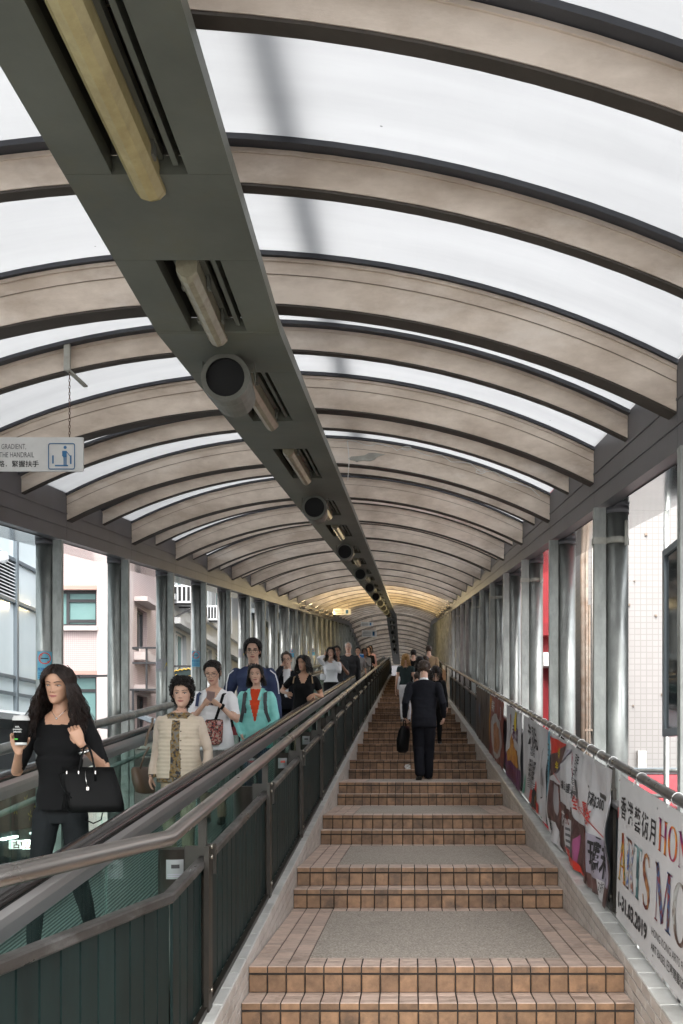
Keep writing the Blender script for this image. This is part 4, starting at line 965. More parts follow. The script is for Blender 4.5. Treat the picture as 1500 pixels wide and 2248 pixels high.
def ring(c, ax, ay, rx, ry, n=16, e=2.0):
    o = []
    for k in range(n):
        t = 2 * math.pi * k / n; ct, st = math.cos(t), math.sin(t)
        px = math.copysign(abs(ct) ** (2 / e), ct) * rx; py = math.copysign(abs(st) ** (2 / e), st) * ry
        o.append(Vector(c) + ax * px + ay * py)
    return o
VX, VY, VZ = Vector((1, 0, 0)), Vector((0, 1, 0)), Vector((0, 0, 1))
def limb(pts, rads, n=14):
    """closed tapered tube with rounded ends; returns MB rings"""
    P = [Vector(p) for p in pts]; rings = []
    ref = Vector((0, -1, 0.1))
    def frame(d):
        d = d.normalized(); a = d.cross(ref)
        if a.length < 0.1: a = d.cross(VX)
        a.normalize(); return a, a.cross(d).normalized()
    d0 = P[1] - P[0]; a, b = frame(d0)
    for q in (0.9, 0.55): rings.append(ring(P[0] - d0.normalized() * rads[0] * q, a, b, rads[0] * math.sqrt(1 - q * q), rads[0] * math.sqrt(1 - q * q), n))
    for i, p in enumerate(P):
        d = (P[min(i + 1, len(P) - 1)] - P[max(i - 1, 0)]); a, b = frame(d); rings.append(ring(p, a, b, rads[i], rads[i], n))
    d1 = (P[-1] - P[-2]).normalized(); a, b = frame(d1)
    for q in (0.55, 0.9): rings.append(ring(P[-1] + d1 * rads[-1] * q, a, b, rads[-1] * math.sqrt(1 - q * q), rads[-1] * math.sqrt(1 - q * q), n))
    return rings
def ik(s, t, l1, l2, pole):
    s, t = Vector(s), Vector(t); d = t - s; L_ = min(d.length, (l1 + l2) * 0.995); d.normalize()
    a = (l1 * l1 - l2 * l2 + L_ * L_) / (2 * L_); hh = math.sqrt(max(0, l1 * l1 - a * a))
    p = Vector(pole); p = (p - d * p.dot(d)).normalized()
    return s + d * a + p * hh, s + d * L_
def lerp_path(a, b, n): return [a.lerp(b, i / n) for i in range(n + 1)]

HV = [(0.0, .017, -.068, -.022), (.045, .031, -.081, -.008), (.12, .046, -.083, .018), (.22, .056, -.082, .045), (.33, .062, -.081, .066), (.42, .066, -.080, .078), (.5, .069, -.079, .086), (.6, .0715, -.083, .092), (.7, .072, -.083, .094), (.79, .068, -.076, .090), (.87, .058, -.062, .079), (.935, .042, -.043, .060), (.98, .022, -.02, .034), (1.0, .006, .0, .012)]
def hv(v):
    for i in range(len(HV) - 1):
        if v <= HV[i + 1][0]:
            t = (v - HV[i][0]) / (HV[i + 1][0] - HV[i][0]); return [HV[i][k] + (HV[i + 1][k] - HV[i][k]) * t for k in (1, 2, 3)]
    return list(HV[-1][1:])
def head_pt(v, a, off=0.0, face=True, fem=0.5):
    """v height 0..1, a azimuth 0 = front(-y), + towards +x ; metres for a 0.225 m head, chin at z=0"""
    w_, f, b = hv(v); yc = 0.0 if v > 0.3 else -0.02 * (1 - v / 0.3)
    w_ = w_ * (1.0 - fem * (0.07 * max(0, (0.40 - v) / 0.40) + 0.0))
    s, c = math.sin(a), math.cos(a)
    e = 2.25
    x = math.copysign(abs(s) ** (2 / e), s) * (w_ + off)
    yy = (abs(c) ** (2 / e))
    y = yc + (yy * (f - yc - off) if c > 0 else yy * (b - yc + off))
    z = v * 0.225 + off * (v - 0.5) * 1.4
    if face and c > 0:
        g = lambda x0, v0, sx, sv: math.exp(-((x - x0) / sx) ** 2 - ((v - v0) / sv) ** 2)
        dy = 0
        dy += 0.006 * g(.031, .505, .016, .055) + 0.006 * g(-.031, .505, .016, .055)
        nb = max(0, min(1, (0.56 - v) / 0.19)) if v > 0.335 else max(0, 1 - (0.335 - v) / 0.035)
        dy -= (0.023 - .007 * fem) * nb * math.exp(-(x / (0.0080 + (0.0055 - .002 * fem) * nb)) ** 2)
        dy -= (0.006 - .002 * fem) * (g(.0125, .355, .007, .03) + g(-.0125, .355, .007, .03))
        dy -= 0.0045 * g(0, .235, .022, .022) ; dy += 0.003 * g(0, .215, .02, .010) - 0.003 * g(0, .195, .018, .018)
        dy -= 0.005 * g(0, .06, .02, .05)
        dy -= 0.004 * g(.040, .42, .018, .06) + 0.004 * g(-.040, .42, .018, .06)
        dy -= 0.0025 * g(.03, .60, .02, .04) + 0.0025 * g(-.03, .60, .02, .04)
        y += dy
    return Vector((x, y, z))

def person(label, X, Y, Zf, h, sp, group=None, yaw=0.0):
    """sp: dict of clothing, pose and hair; local frame faces -Y, +x to the viewer's right"""
    root = thing('person', label, 'person', (X, Y, Zf), group)
    W4 = Matrix.Translation((X, Y, Zf)) @ Matrix.Rotation(yaw, 4, 'Z')
    fem = sp.get('fem', 1); bulk = sp.get('bulk', 1.0); vox = sp.get('vox', 0.012); det = sp.get('det', 1)
    prims = []   # (rings, tag, t0, t1)
    def add(rings, tg, mi=None): prims.append((rings, tg))
    lean = sp.get('lean', 0.0)     # forward lean of the trunk, metres at the shoulders
    def ly(z): return -lean * max(0.0, (z / h - 0.5) / 0.32)
    sw = (0.099 if fem else 0.114) * h * (0.5 + 0.5 * bulk)
    hipw = (0.098 if fem else 0.092)
    T = [(.455, .070, .060, .004), (.49, hipw * .98, .066, .008), (.53, hipw, .069, .010), (.57, hipw * .93, .063, .006), (.615, .077 if fem else .086, .056, .0), (.66, .082 if fem else .093, .060, -.004), (.715, .094 if fem else .104, .069 if fem else .066, -.008), (.755, .100 if fem else .113, .064, -.004), (.79, .103 if fem else .119, .054, .004), (.810, .090 if fem else .106, .046, .008), (.826, .062 if fem else .072, .038, .010), (.838, .040, .034, .010), (.845, .030, .031, .006)]
    ex = sp.get('torso_x', 0.0); wk = sp.get('waist', 1.0)
    T = [(z, rx * (1 + (wk - 1) * math.exp(-((z - .62) / .06) ** 2)), ry * (1 + (wk - 1) * math.exp(-((z - .62) / .06) ** 2)), yo) for z, rx, ry, yo in T]
    add([ring((0, ly(z * h) + yo * h, z * h), VX, VY, (rx * bulk + ex) * h, (ry * bulk + ex) * h, 24, 2.3) for z, rx, ry, yo in T], 'torso')
    if fem and sp.get('bust', 1):
        for s in (-1, 1):
            m_ = [ring((s * .042 * h, ly(.72 * h) - (.040 + q) * h * bulk, .715 * h), VX, VZ, r * h, r * h, 12) for q, r in ((-.01, .034), (.012, .036), (.028, .027), (.036, .012))]
            add(m_, 'torso')
    # coat / shirt skirt
    if 'hem' in sp:
        hz, fl = sp['hem']; zz = [.70] + [.67 + (hz - .67) * i / 6 for i in range(7)]
        def tw(z, j):
            for i in range(len(T) - 1):
                if T[i][0] <= z <= T[i + 1][0]: t = (z - T[i][0]) / (T[i + 1][0] - T[i][0]); return T[i][j] + (T[i + 1][j] - T[i][j]) * t
            return T[0][j] if z < T[0][0] else T[-1][j]
        hw_ = [max(max(tw(q, 1) for q in (z, z + .03, z + .06)) * .985, hipw * .97 if z < .55 else 0) for z in zz]; hd_ = [max(max(tw(q, 2) for q in (z, z + .03)), .068 if z < .55 else 0) for z in zz]
        add([ring((0, ly(z * h) + tw(z, 3) * h, z * h), VX, VY, (hw_[i] * bulk + (.006 + ex + fl * max(0, .62 - z) if i else -.01)) * h, (hd_[i] * bulk + (.006 + ex + fl * max(0, .62 - z) if i else -.01)) * h, 24, 2.3) for i, z in enumerate(zz)], 'torso')
    if 'skirt' in sp:
        hz, fl = sp['skirt']; n_ = 6
        add([ring((0, .006 * h, (.60 + (hz - .60) * i / n_) * h), VX, VY, (hipw * .86 + min(i, 2) * .008 + fl * i / n_) * h * bulk, (.060 + min(i, 2) * .006 + fl * i / n_) * h * bulk, 28, 2.2) for i in range(n_ + 1)], 'skirt')
    # neck
    nb = Vector((0, ly(.82 * h) + .012 * h, .815 * h)); hy = sp.get('head_y', -0.012)
    nt_ = Vector((sp.get('head_x', 0.0), ly(.87 * h) + (hy + .018) * h, .895 * h))
    add(limb([nb, nb.lerp(nt_, .5), nt_], [.036 * h * (0.85 if fem else 1.05), .031 * h * (0.85 if fem else 1.1), .031 * h * (0.85 if fem else 1.1)]), 'neck')
    # legs
    tr = sp.get('leg_x', 0.0)
    for s, key in ((-1, 'rf'), (1, 'lf')):
        fx, fy, fz = sp.get(key, (0, 0, 0))
        hip = Vector((s * .047 * h, .006 * h, .485 * h)); ank = Vector((s * .046 * h + fx, .012 * h + fy, .047 * h + fz))
        kn, ank = ik(hip, ank, .225 * h, .222 * h, (s * 0.08, -1, 0))
        rt = [.055, .050, .040, .036, .037, .033, .025 + sp.get('cuff', 0.002)] if not sp.get('wide') else [.055, .052, .047, .045, .043, .042, .041]
        pts = [hip, hip.lerp(kn, .4), hip.lerp(kn, .82), kn, kn.lerp(ank, .3), kn.lerp(ank, .6), ank]
        add(limb(pts, [(r * (0.96 if fem else 1.0) * (0.6 + 0.4 * bulk) + tr) * h for r in rt], 16), 'leg')
        tp = sp.get('toe', {}).get(key, 0.0)   # toe pitch (heel lifted)
        fd = Vector((s * 0.12, -math.cos(tp), -math.sin(tp))); up = VZ
        ft = []
        for q, rw, rh, dz in ((-.030, .018, .016, -.024), (-.018, .023, .026, -.016), (.01, .024, .030, -.012), (.04, .026, .021, -.024), (.075, .028, .015, -.031), (.100, .022, .012, -.034), (.112, .012, .008, -.036)):
            ft.append(ring(ank + fd * q * h + up * dz * h, VX, up, rw * h, rh * h, 12, 2.4))
        add(ft, 'foot')
    # arms
    hands = {}; armpaths = []
    ar = sp.get('arm_r', 1.0); sl = sp.get('sleeve', 1.0)
    for s, key in ((-1, 'rh'), (1, 'lh')):
        sh = Vector((s * sw, ly(.80 * h) + .006 * h, .792 * h))
        tgt = Vector(sp[key]['p']) if key in sp else Vector((s * (.145 * h), -.02 * h, .475 * h))
        pole = Vector(sp.get(key, {}).get('pole', (s * 0.18, 1.0, -0.1)))
        el, wr = ik(sh, tgt, .178 * h, .150 * h, pole)
        armpaths.append((sh.copy(), el.copy(), wr.copy()))
        n_ = 5
        up_ = lerp_path(sh, el, n_); lo_ = lerp_path(el, wr, n_)
        full = up_ + lo_[1:]
        rr_ = []
        for i in range(len(full)):
            t = i / (len(full) - 1)
            r = .0305 + (.0225 - .0305) * min(1, t / .5) if t < .5 else .0235 + (.0150 - .0235) * ((t - .5) / .5) ** 1.1
            if t > .05 and t <= sl: r += sp.get('sleeve_x', .003)
            rr_.append(r * h * ar * (0.9 if fem else 1.06))
        ns = max(2, int(round(sl * (len(full) - 1)))) if sl > 0.04 else 0
        if ns: add(limb(full[:ns + 1], rr_[:ns + 1]), 'sleeve')
        if sl < 0.99 or True:
            bare = [min(r, r) for r in rr_]
            if ns < len(full) - 1: add(limb(full[ns:] if ns else full, [r * 0.97 for r in (rr_[ns:] if ns else rr_)]), 'arm')
        # hand
        hd = sp.get(key, {}); d = Vector(hd.get('d', (wr - el).normalized())).normalized()
        nn = Vector(hd.get('n', (-s, 0, 0))); nn = (nn - d * nn.dot(d)); nn = nn.normalized() if nn.length > 1e-3 else Vector((-s, 0, 0))
        sd_ = d.cross(nn).normalized() * (1 if s > 0 else -1)
        sd_ = sd_ * hd.get('ts', 1)
        hs = h / 1.70 * (0.92 if fem else 1.02)
        add([ring(wr + d * q * hs, sd_, nn, a * hs, b * hs, 12, 2.6) for q, a, b in ((-.01, .022, .016), (.02, .030, .016), (.055, .039, .015), (.085, .040, .012), (.094, .034, .008))], 'hand')
        hands[key] = (wr, d, nn, sd_, hs, hd.get('curl', 0.5))
    # ---- body mesh: union by voxel remesh, then classify faces by the nearest primitive
    mb = MB(); samp = []
    for rings, tg in prims:
        mb.loft(rings, True)
        for i in range(len(rings)):
            for j in range(len(rings[i])):
                samp.append((rings[i][j], tg))
                if i + 1 < len(rings):
                    a_, b_, c_ = rings[i][j], rings[i + 1][j], rings[i][(j + 1) % len(rings[i])]
                    L_ = (b_ - a_).length
                    for q in range(1, max(1, int(L_ / .012))): samp.append((a_.lerp(b_, q / max(1, int(L_ / .012))), tg))
                    samp.append((a_.lerp(c_, .5), tg))
    me = mb.mesh('tmp', M['c_black']); fixnormals(me)
    o = bpy.data.objects.new('tmp', me); COL.objects.link(o)
    md = o.modifiers.new('r', 'REMESH'); md.mode = 'VOXEL'; md.voxel_size = vox
    ms = o.modifiers.new('s', 'SMOOTH'); ms.factor = 0.5; ms.iterations = 4 if vox < 0.012 else 2
    bpy.context.view_layer.update()
    bm_ = bpy.data.meshes.new_from_object(o.evaluated_get(bpy.context.evaluated_depsgraph_get()))
    bpy.data.objects.remove(o); bpy.data.meshes.remove(me)
    kd = kdtree.KDTree(len(samp))
    for i, (p, tg) in enumerate(samp): kd.insert(p, i)
    kd.balance()
    slots = ['skin'] ; mats_ = [M[sp['skin']]]
    def slot(k):
        if k not in slots: slots.append(k); mats_.append(M[k])
        return slots.index(k)
    slot('lip')
    top, bot, shoe = sp['top'], sp['bottom'], sp.get('shoe', 'shoe'); paint = sp.get('paint')
    skinh = sp.get('neckline', .822) * h
    nv = len(bm_.vertices); co = np.empty(nv * 3, np.float32); bm_.vertices.foreach_get('co', co); co = co.reshape(-1, 3)
    vt = [samp[kd.find(Vector(c))[1]][1] for c in co]
    V = [tuple(map(float, c)) for c in co]; Fc = []; Mi = []; Sm = []
    hemz = sp.get('tuck', .54) * h
    for p in bm_.polygons:
        vs = list(p.vertices); c = p.center.copy(); tg = vt[vs[0]]
        if tg == 'torso':
            k = top if c.z > hemz else bot
            rn = math.hypot(c.x, (c.y - ly(c.z) - .008 * h) * .9); vn = sp.get('vneck', 0.0)
            if c.z > .80 * h - vn * h and rn < sp.get('neckr', .050) * h + (0 if c.y > 0 else vn * .6 * h * max(0, 1 - abs(c.x) / (.05 * h))): k = 'skin'
            if vn and c.y < 0 and c.z > (.825 - vn) * h + abs(c.x) * 1.4 and abs(c.x) < .05 * h: k = 'skin'
            if 'hem' in sp and c.z > sp['hem'][0] * h - 0.02: k = top if k == bot else k
        elif tg == 'skirt': k = top if 'hem' in sp and c.z > sp['hem'][0] * h - .01 else sp.get('skirt_m', bot)
        elif tg == 'neck': k = 'skin'
        elif tg == 'leg': k = bot if c.z > sp.get('leg_to', 0.0) * h else 'skin'
        elif tg == 'foot': k = shoe
        elif tg in ('sleeve', 'arm'):
            best = (9, 0)
            for (s_, e_, w_) in armpaths:
                for (p0, p1, o_) in ((s_, e_, 0.0), (e_, w_, .5)):
                    dd_ = p1 - p0; t = max(0, min(1, (c - p0).dot(dd_) / dd_.length_squared)); ds = (c - p0 - dd_ * t).length
                    if ds < best[0]: best = (ds, o_ + .5 * t)
            k = sp.get('sleeve_m', top) if best[1] <= sl else 'skin'
        else: k = 'skin'
        if paint:
            k2 = paint(tg, c.x / h, c.y / h, c.z / h)
            if k2: k = k2
        Fc.append(tuple(vs)); Mi.append(slot(k)); Sm.append(True)
    bpy.data.meshes.remove(bm_)
    if sp.get('wrinkle', 0) > 0:
        from mathutils import noise as _n
        A = sp['wrinkle']
        for i in range(nv):
            if vt[i] in ('torso', 'sleeve', 'leg', 'skirt'):
                x, y, z = V[i]; f = _n.noise(Vector((x * 9, y * 9, z * 16))) * A + _n.noise(Vector((x * 24, y * 24, z * 30))) * A * 0.4
                r = math.hypot(x, y) + 1e-4; V[i] = (x + x / r * f, y + y / r * f, z + f * 0.3)
    FB = MB(); FB.v = V; FB.f = Fc; FB.m = Mi; FB.sm = Sm
    # fingers
    for key, (wr, d, nn, sd_, hs, curl) in hands.items():
        if det < 1: break
        for i, (off, ln) in enumerate(((.028, .92), (.010, 1.0), (-.009, .95), (-.027, .76))):
            p = wr + d * .084 * hs + sd_ * off * hs; pts = [p - d * .02 * hs, p]; dd = d.copy()
            ax_ = 0
            for seg, cc in ((.040, .55), (.026, 1.0), (.020, .7)):
                an = curl * cc; dd = (dd * math.cos(an) + nn * math.sin(an)).normalized()
                nn2 = nn; p = p + dd * seg * ln * hs; pts.append(p)
                nn_ = (nn - dd * nn.dot(dd)); nn = nn_.normalized() if nn_.length > 0.05 else -d
            nn = nn2 if False else hands[key][2]
            FB.tube(pts, .008, 7, 0, True, [.0095 * hs, .0092 * hs, .0086 * hs, .0078 * hs, .0055 * hs])
        p = wr + d * .025 * hs + sd_ * .028 * hs; fk = min(1, max(0, curl - .4) / .9); dd = (d * .55 + sd_ * (.8 - .6 * fk) + nn * (.25 + .5 * fk)).normalized(); pts = [p - sd_ * .015 * hs, p]
        for seg in (.036, .03, .024):
            p = p + dd * seg * hs; pts.append(p); dd = (dd + nn * .5 * min(1, curl + .2) + d * .35 - sd_ * .25 * curl).normalized()
        FB.tube(pts, .009, 7, 0, True, [.012 * hs, .0125 * hs, .0105 * hs, .009 * hs, .006 * hs])
    # head
    S = .135 * h / .225 * sp.get('head_s', 1.0)
    hyaw, hpit, htil = sp.get('look', (0, 0, 0))
    HM = Matrix.Translation(Vector((sp.get('head_x', 0.0), ly(.87 * h) + hy * h, .863 * h))) @ Matrix.Rotation(hyaw, 4, 'Z') @ Matrix.Rotation(htil, 4, 'Y') @ Matrix.Rotation(hpit, 4, 'X') @ Matrix.Scale(S, 4)
    NA, NV = (72, 64) if det > 1 else ((36, 26) if det == 1 else (20, 14))
    rings = []
    for j in range(NV + 1):
        v = j / NV; rings.append([head_pt(v, 2 * math.pi * (i / NA) + 0.18 * math.sin(-2 * 2 * math.pi * i / NA) * 0 , 0, True, fem) for i in range(NA)])
    b0 = len(FB.v)
    for r in rings: FB.v += [tuple(HM @ p) for p in r]
    li = slot('lip')
    for j in range(NV):
        for i in range(NA):
            k = (i + 1) % NA; q = rings[j][i]; v = (j + 0.5) / NV
            cx = (rings[j][i].x + rings[j][k].x) / 2; front = rings[j][i].y < -0.04
            lip = front and (abs(cx) / .0245) ** 2 + ((v - .226) / (.033 if v < .226 or abs(cx) > .004 else .026)) ** 2 < 1
            FB.f.append((b0 + j * NA + i, b0 + j * NA + k, b0 + (j + 1) * NA + k, b0 + (j + 1) * NA + i)); FB.m.append(li if lip else 0); FB.sm.append(True)
    FB.f.append(tuple(b0 + i for i in range(NA - 1, -1, -1))); FB.m.append(0); FB.sm.append(True)
    FB.f.append(tuple(b0 + NV * NA + i for i in range(NA))); FB.m.append(0); FB.sm.append(True)
    for s in (-1, 1):
        er = MB(); er.sphere((s * .073, .012, .105), .010, .020, .031, 10, 8); FB.add([tuple(HM @ Vector(p)) for p in er.v], er.f, 0, True)
    body = FB.mesh('body', mats_); body.transform(W4); fixnormals(body)
    obj('body', body, root)
    # ---- face details
    def child(m, name, mt):
        me = m.mesh(name, mt); me.transform(W4 @ HM); return obj(name, me, root)
    def surf(x, v, off):
        lo, hi = -1.3, 1.3
        for _ in range(24):
            mid = (lo + hi) / 2
            if head_pt(v, mid, 0, True, fem).x < x: lo = mid
            else: hi = mid
        p = head_pt(v, (lo + hi) / 2, 0, True, fem); return Vector((p.x, p.y - off, p.z))
    if det >= 1 and not sp.get('back'):
        op = sp.get('eye', 0.8)
        for s in (-1, 1):
            c = surf(s * .031, .505, -0.002)
            m = MB(); m.sphere(c, .0145, .006, .0056 * op + .001, 12, 8); m.build
            e = child(m, 'eye', M['eyew'])
            m = MB(); m.sphere(c + Vector((sp.get('gaze', 0.0), -.0040, -.001 - (1 - op) * .002)), .0062, .0032, .0056 * op + .0006, 10, 6); me_ = m.mesh('iris', M['eyed']); me_.transform(W4 @ HM); obj('iris', me_, e)
            m = MB(); m.tube([surf(s * (.031 + q * .017), .505 + (.030 * op) * (1 - q * q) + .006, .0035) for q in (-1, -.5, 0, .5, 1)], .0022, 6, rs=[.0010, .0020, .0024, .0024, .0016]); child(m, 'eyelash', M['hair_k'])
            m = MB(); bw = sp.get('brow', .68 if fem else 1.0); m.tube([surf(s * (.031 + q * .021), .595 + .018 * (1 - q * q) - (.008 if q * 1 < 0 else 0), .0015) for q in (-1, -.5, 0, .5, 1)], .003, 6, rs=[.0030 * bw, .0038 * bw, .0036 * bw, .0030 * bw, .0012 * bw]); child(m, 'eyebrow', M[sp.get('brow_m', sp.get('hair', 'hair_k'))])
        m = MB(); m.tube([surf(q * .022, .226 - .004 * q * q, .0015) for q in (-1, -.5, 0, .5, 1)], .0012, 5, rs=[.0006, .0013, .0013, .0013, .0006]); child(m, 'mouth_line', M['maroon'])
        m = MB()
        for s in (-1, 1): m.sphere(surf(s * .0075, .338, .001), .0042, .003, .0026, 8, 5)
        child(m, 'nostril', M['maroon'])
        if sp.get('glasses'):
            m = MB()
            for s in (-1, 1):
                c = Vector((s * .032, -.097, .505 * .225 - .004)); m.tube([c + Vector((.025 * math.cos(a), abs(.006 * math.cos(a)), .0185 * math.sin(a))) for a in [6.2832 * i / 18 for i in range(19)]], .0016, 5)
                m.tube([c + Vector((s * .025, .004, .004)), Vector((s * .072, -.06, .120)), Vector((s * .076, .01, .118))], .0016, 5)
            m.tube([(-.008, -.098, .114), (0, -.100, .117), (.008, -.098, .114)], .0016, 5); child(m, 'spectacles', M['lens'])
    # ---- hair
    hair(sp, lambda m, name, mt: child(m, name, mt), fem)
    return root, W4, hands, HM

def hair(sp, child, fem):
    st = sp.get('style', 'short'); mt = M[sp.get('hair', 'hair_k')]; rng = random.Random(sp.get('seed', 3))
    def hl(a):    # hairline height v by azimuth
        t = abs(a) / math.pi
        P = [(0, (.82 if fem else .86) if st != 'bald' else .97), (.16, (.80 if fem else .84) if st != 'bald' else .95), (.26, .70), (.34, .52), (.42, .50), (.50, .30), (.7, .14), (1, .08)]
        for i in range(len(P) - 1):
            if t <= P[i + 1][0]: return P[i][1] + (P[i + 1][1] - P[i][1]) * (t - P[i][0]) / (P[i + 1][0] - P[i][0])
        return P[-1][1]
    vol = sp.get('vol', .012); m = MB(); NA, NV = (40, 22) if sp.get('det', 1) >= 1 else (24, 14)
    g = []
    for j in range(NV + 1):
        row = []
        for i in range(NA):
            a = -math.pi + 2 * math.pi * i / NA; v0 = hl(a); v = v0 + (1 - v0) * j / NV
            off = (vol * min(1, 0.04 + 2.2 * j / NV) + .0008) * (.55 if st == 'long' else 1) * (1 + .12 * rng.uniform(-1, 1))
            p = head_pt(v, a, off, False, fem); p.z += off * (.6 if v > .8 else 0); row.append(p)
        g.append(row)
    m.loft(g, False); n0 = len(m.v); m.add(g[-1], [tuple(range(NA))], 0, True)
    child(m, 'hair', mt)
    if sp.get('det', 1) < 1 and st not in ('long',): return
    m = MB(); ns = sp.get('strands', 120)
    C = Vector((0, 0.005, .125))
    for q in range(ns):
        if st in ('short', 'bald', 'bun'):
            a = rng.uniform(-math.pi, math.pi); v0 = hl(a); v = v0 + (1 - v0) * rng.uniform(0.05, .95) ** .8
            L_ = sp.get('len', .03); pts = []
            for i in range(4):
                vv = max(v0 * .97, v - i * (.05 if st != 'curly' else .03)) if abs(a) > .7 else min(1, v + i * .01)
                p = head_pt(max(.02, vv), a + i * rng.uniform(-.06, .06), vol + .003 * i, False, fem); p.z += .004 * i if v > .85 and abs(a) < .9 else 0
                pts.append(p)
            m.tube(pts, .004, 5, 0, True, [.004, .005, .004, .001])
        elif st == 'curly':
            a = rng.uniform(-math.pi, math.pi); v0 = hl(a) - .02; v = v0 + (1 - v0) * rng.uniform(-.05, 1); r = rng.uniform(.006, .011)
            c = head_pt(max(.03, min(.99, v)), a, vol + rng.uniform(-.006, .007), False, fem)
            if v > .8: c.z += vol * .8
            ph = rng.uniform(0, 6.28); ax = Vector((rng.uniform(-1, 1), rng.uniform(-1, 1), rng.uniform(-1, 1))).normalized(); u = ax.orthogonal().normalized(); w_ = ax.cross(u)
            m.tube([c + (u * math.cos(ph + k * .8) + w_ * math.sin(ph + k * .8)) * r + ax * (k - 3) * .003 for k in range(7)], .004, 5, 0, True, [.002, .0035, .004, .004, .0035, .003, .0015])
        elif st == 'long':
            side = 1 if rng.random() < .5 else -1
            a_end = side * rng.uniform(sp.get('amin', 1.0), math.pi); pts = []; rs = []
            n1 = 6
            s0 = rng.uniform(.05, .75); hi = hl(a_end * s0); hi = hi + (1 - hi) * rng.uniform(.02, .95); hi = max(hi, .6)
            for i in range(n1):
                t = i / n1; a = a_end * (s0 + (1 - s0) * t ** .8); v = hi - t * (hi - .45)
                p = head_pt(min(.995, v), a, vol * (.6 + .9 * min(1, t * 1.6)) + .002 + .005 * rng.random(), False, fem); p.z += vol * .6 * max(0, v - .8) * 5
                pts.append(p); rs.append(sp.get('sr', .0042))
            d = Vector((pts[-1].x, pts[-1].y * .7, 0)).normalized(); Lh = sp.get('hlen', .25) * rng.uniform(.75, 1.08); nseg = 14 if sp.get('det', 1) > 1 else 8
            fl = sp.get('flare', .06) * rng.uniform(.4, 1.15); ph = rng.uniform(0, 6.28); cu = sp.get('curl_h', .008); p0 = pts[-1]
            for i in range(1, nseg + 1):
                t = i / nseg
                p = p0 + Vector((0, 0, -Lh * t)) + d * fl * (t ** .8) + Vector((cu * math.sin(ph + t * 14), cu * math.cos(ph * 1.7 + t * 13), 0)) * min(1, t * 2)
                if sp.get('behind') and p.y < .02: p.y += .05 * t
                pts.append(p); rs.append(sp.get('sr', .0042) * 1.1 * (1 - .6 * t))
            m.tube(pts, .004, 5, 0, True, rs)
    if st == 'bun': m.sphere(sp.get('bun', (0, .075, .215)), .035, .03, .03)
    if m.v: child(m, 'hair_strands', mt)
F_ = 2150.0
def base(px, Y, stair=False):
    X = (px - 894) * Y / F_
    if stair:
        k = math.floor((Y - Y0) / RUN); z = zk(k) + 0.007
        if Y > yk(k + 1) - SHORT: z += RISE / 2
        return X, Y, z
    return X, Y, -1.75 + zf(Y)
def loc(B, px, py, dy, back=False):
    Yw = B[1] + dy; x, y, z = (px - 894) * Yw / F_ - B[0], dy, (1667 - py) * Yw / F_ - B[2]
    return (-x, -y, z) if back else (x, y, z)
def wpt(px, py, Y): return Vector(((px - 894) * Y / F_, Y, (1667 - py) * Y / F_))

def strap(name, pts, w, mt, root, W4, th=0.006):
    """flat band along local points"""
    P = [W4 @ Vector(p) for p in pts]; m = MB(); rings = []
    for i, p in enumerate(P):
        d = (P[min(i + 1, len(P) - 1)] - P[max(i - 1, 0)]).normalized(); n = Vector((0, -1, 0.2)); a = d.cross(n).normalized(); b = a.cross(d).normalized()
        rings.append([p - a * w / 2 - b * th / 2, p - a * w / 2 + b * th / 2, p + a * w / 2 + b * th / 2, p + a * w / 2 - b * th / 2])
    m.loft(rings, True, 0, False); me = m.mesh(name, mt); fixnormals(me); return obj(name, me, root)

# ---------- 1: woman in black with coffee cup
B = base(132, 5.45); H1 = 1.635
P1 = person('woman in black tee and dark jeans with long wavy hair holding a coffee cup', *B, H1, dict(
    skin='skin_a', top='c_black', bottom='c_jean', bulk=.76, arm_r=.88, head_s=.92, sleeve=0.45, sleeve_x=.006, hair='hair_br', style='long', strands=1000, sr=.0026, hlen=.31, flare=.09, vol=.015, curl_h=.013, amin=1.0, seed=5,
    rh=dict(p=loc(B, 41, 1652, -.22), pole=(-.5, .5, -1), d=(-.10, -.18, .96), n=(.55, -.8, 0), curl=.75, ts=-1), lh=dict(p=loc(B, 178, 1634, -.24), pole=(.5, .1, -1), d=(-.35, -.15, .92), n=(-.35, .9, 0), curl=1.35, ts=1),
    rf=(-.02, -.16, .0), lf=(.02, .22, .05), toe={'lf': .35}, look=(R(-5), R(8), R(2)), eye=.45, vneck=.010, vox=.0065, det=2, wrinkle=.004, hem=(.50, .02), tuck=.5, leg_x=-.002, gaze=-.003))
RT, W4, HN, HM = P1
m = MB(); Rn = wpt(128, 1590, 5.30)
ch = [wpt(112, 1556, 5.36), wpt(116, 1566, 5.31), wpt(124, 1577, 5.295), wpt(137, 1566, 5.31), wpt(146, 1558, 5.34)]
m.tube(ch, .0016, 5); m.sphere(wpt(124, 1577.5, 5.293), .006); m.build('necklace', M['metal'], RT)
wr = HN['lh'][0]; d = HN['lh'][1]
for off, r, w_, mt in ((-.045, .030, .018, M['metal']), (-.022, .027, .006, M['c_black'])):
    m = MB(); c = W4 @ (wr + d * off); dd = d
    m.tube([c - dd * w_ / 2, c + dd * w_ / 2], r, 16); m.build('watch' if w_ > .01 else 'wrist_band', mt, RT)
cup = thing('coffee_cup', 'black paper coffee cup with white lid in the hand of the woman in black', 'cup', tuple(wpt(46, 1637, 5.19)))
c = wpt(46, 1636, 5.19); hgt = 62 * 5.19 / F_
def lathe(m, c, prof, n=24, mi=0): m.loft([[Vector((c.x + r * math.cos(6.2832 * k / n), c.y + r * math.sin(6.2832 * k / n), c.z + z)) for k in range(n)] for r, z in prof], True, mi, True)
m = MB(); lathe(m, c, [(.030, 0), (.031, .014)]); m.build('cup_base', M['white'], cup)
m = MB(); lathe(m, c, [(.0312, .0142), (.041, hgt - .02)]); m.build('cup_sleeve', M['c_black'], cup)
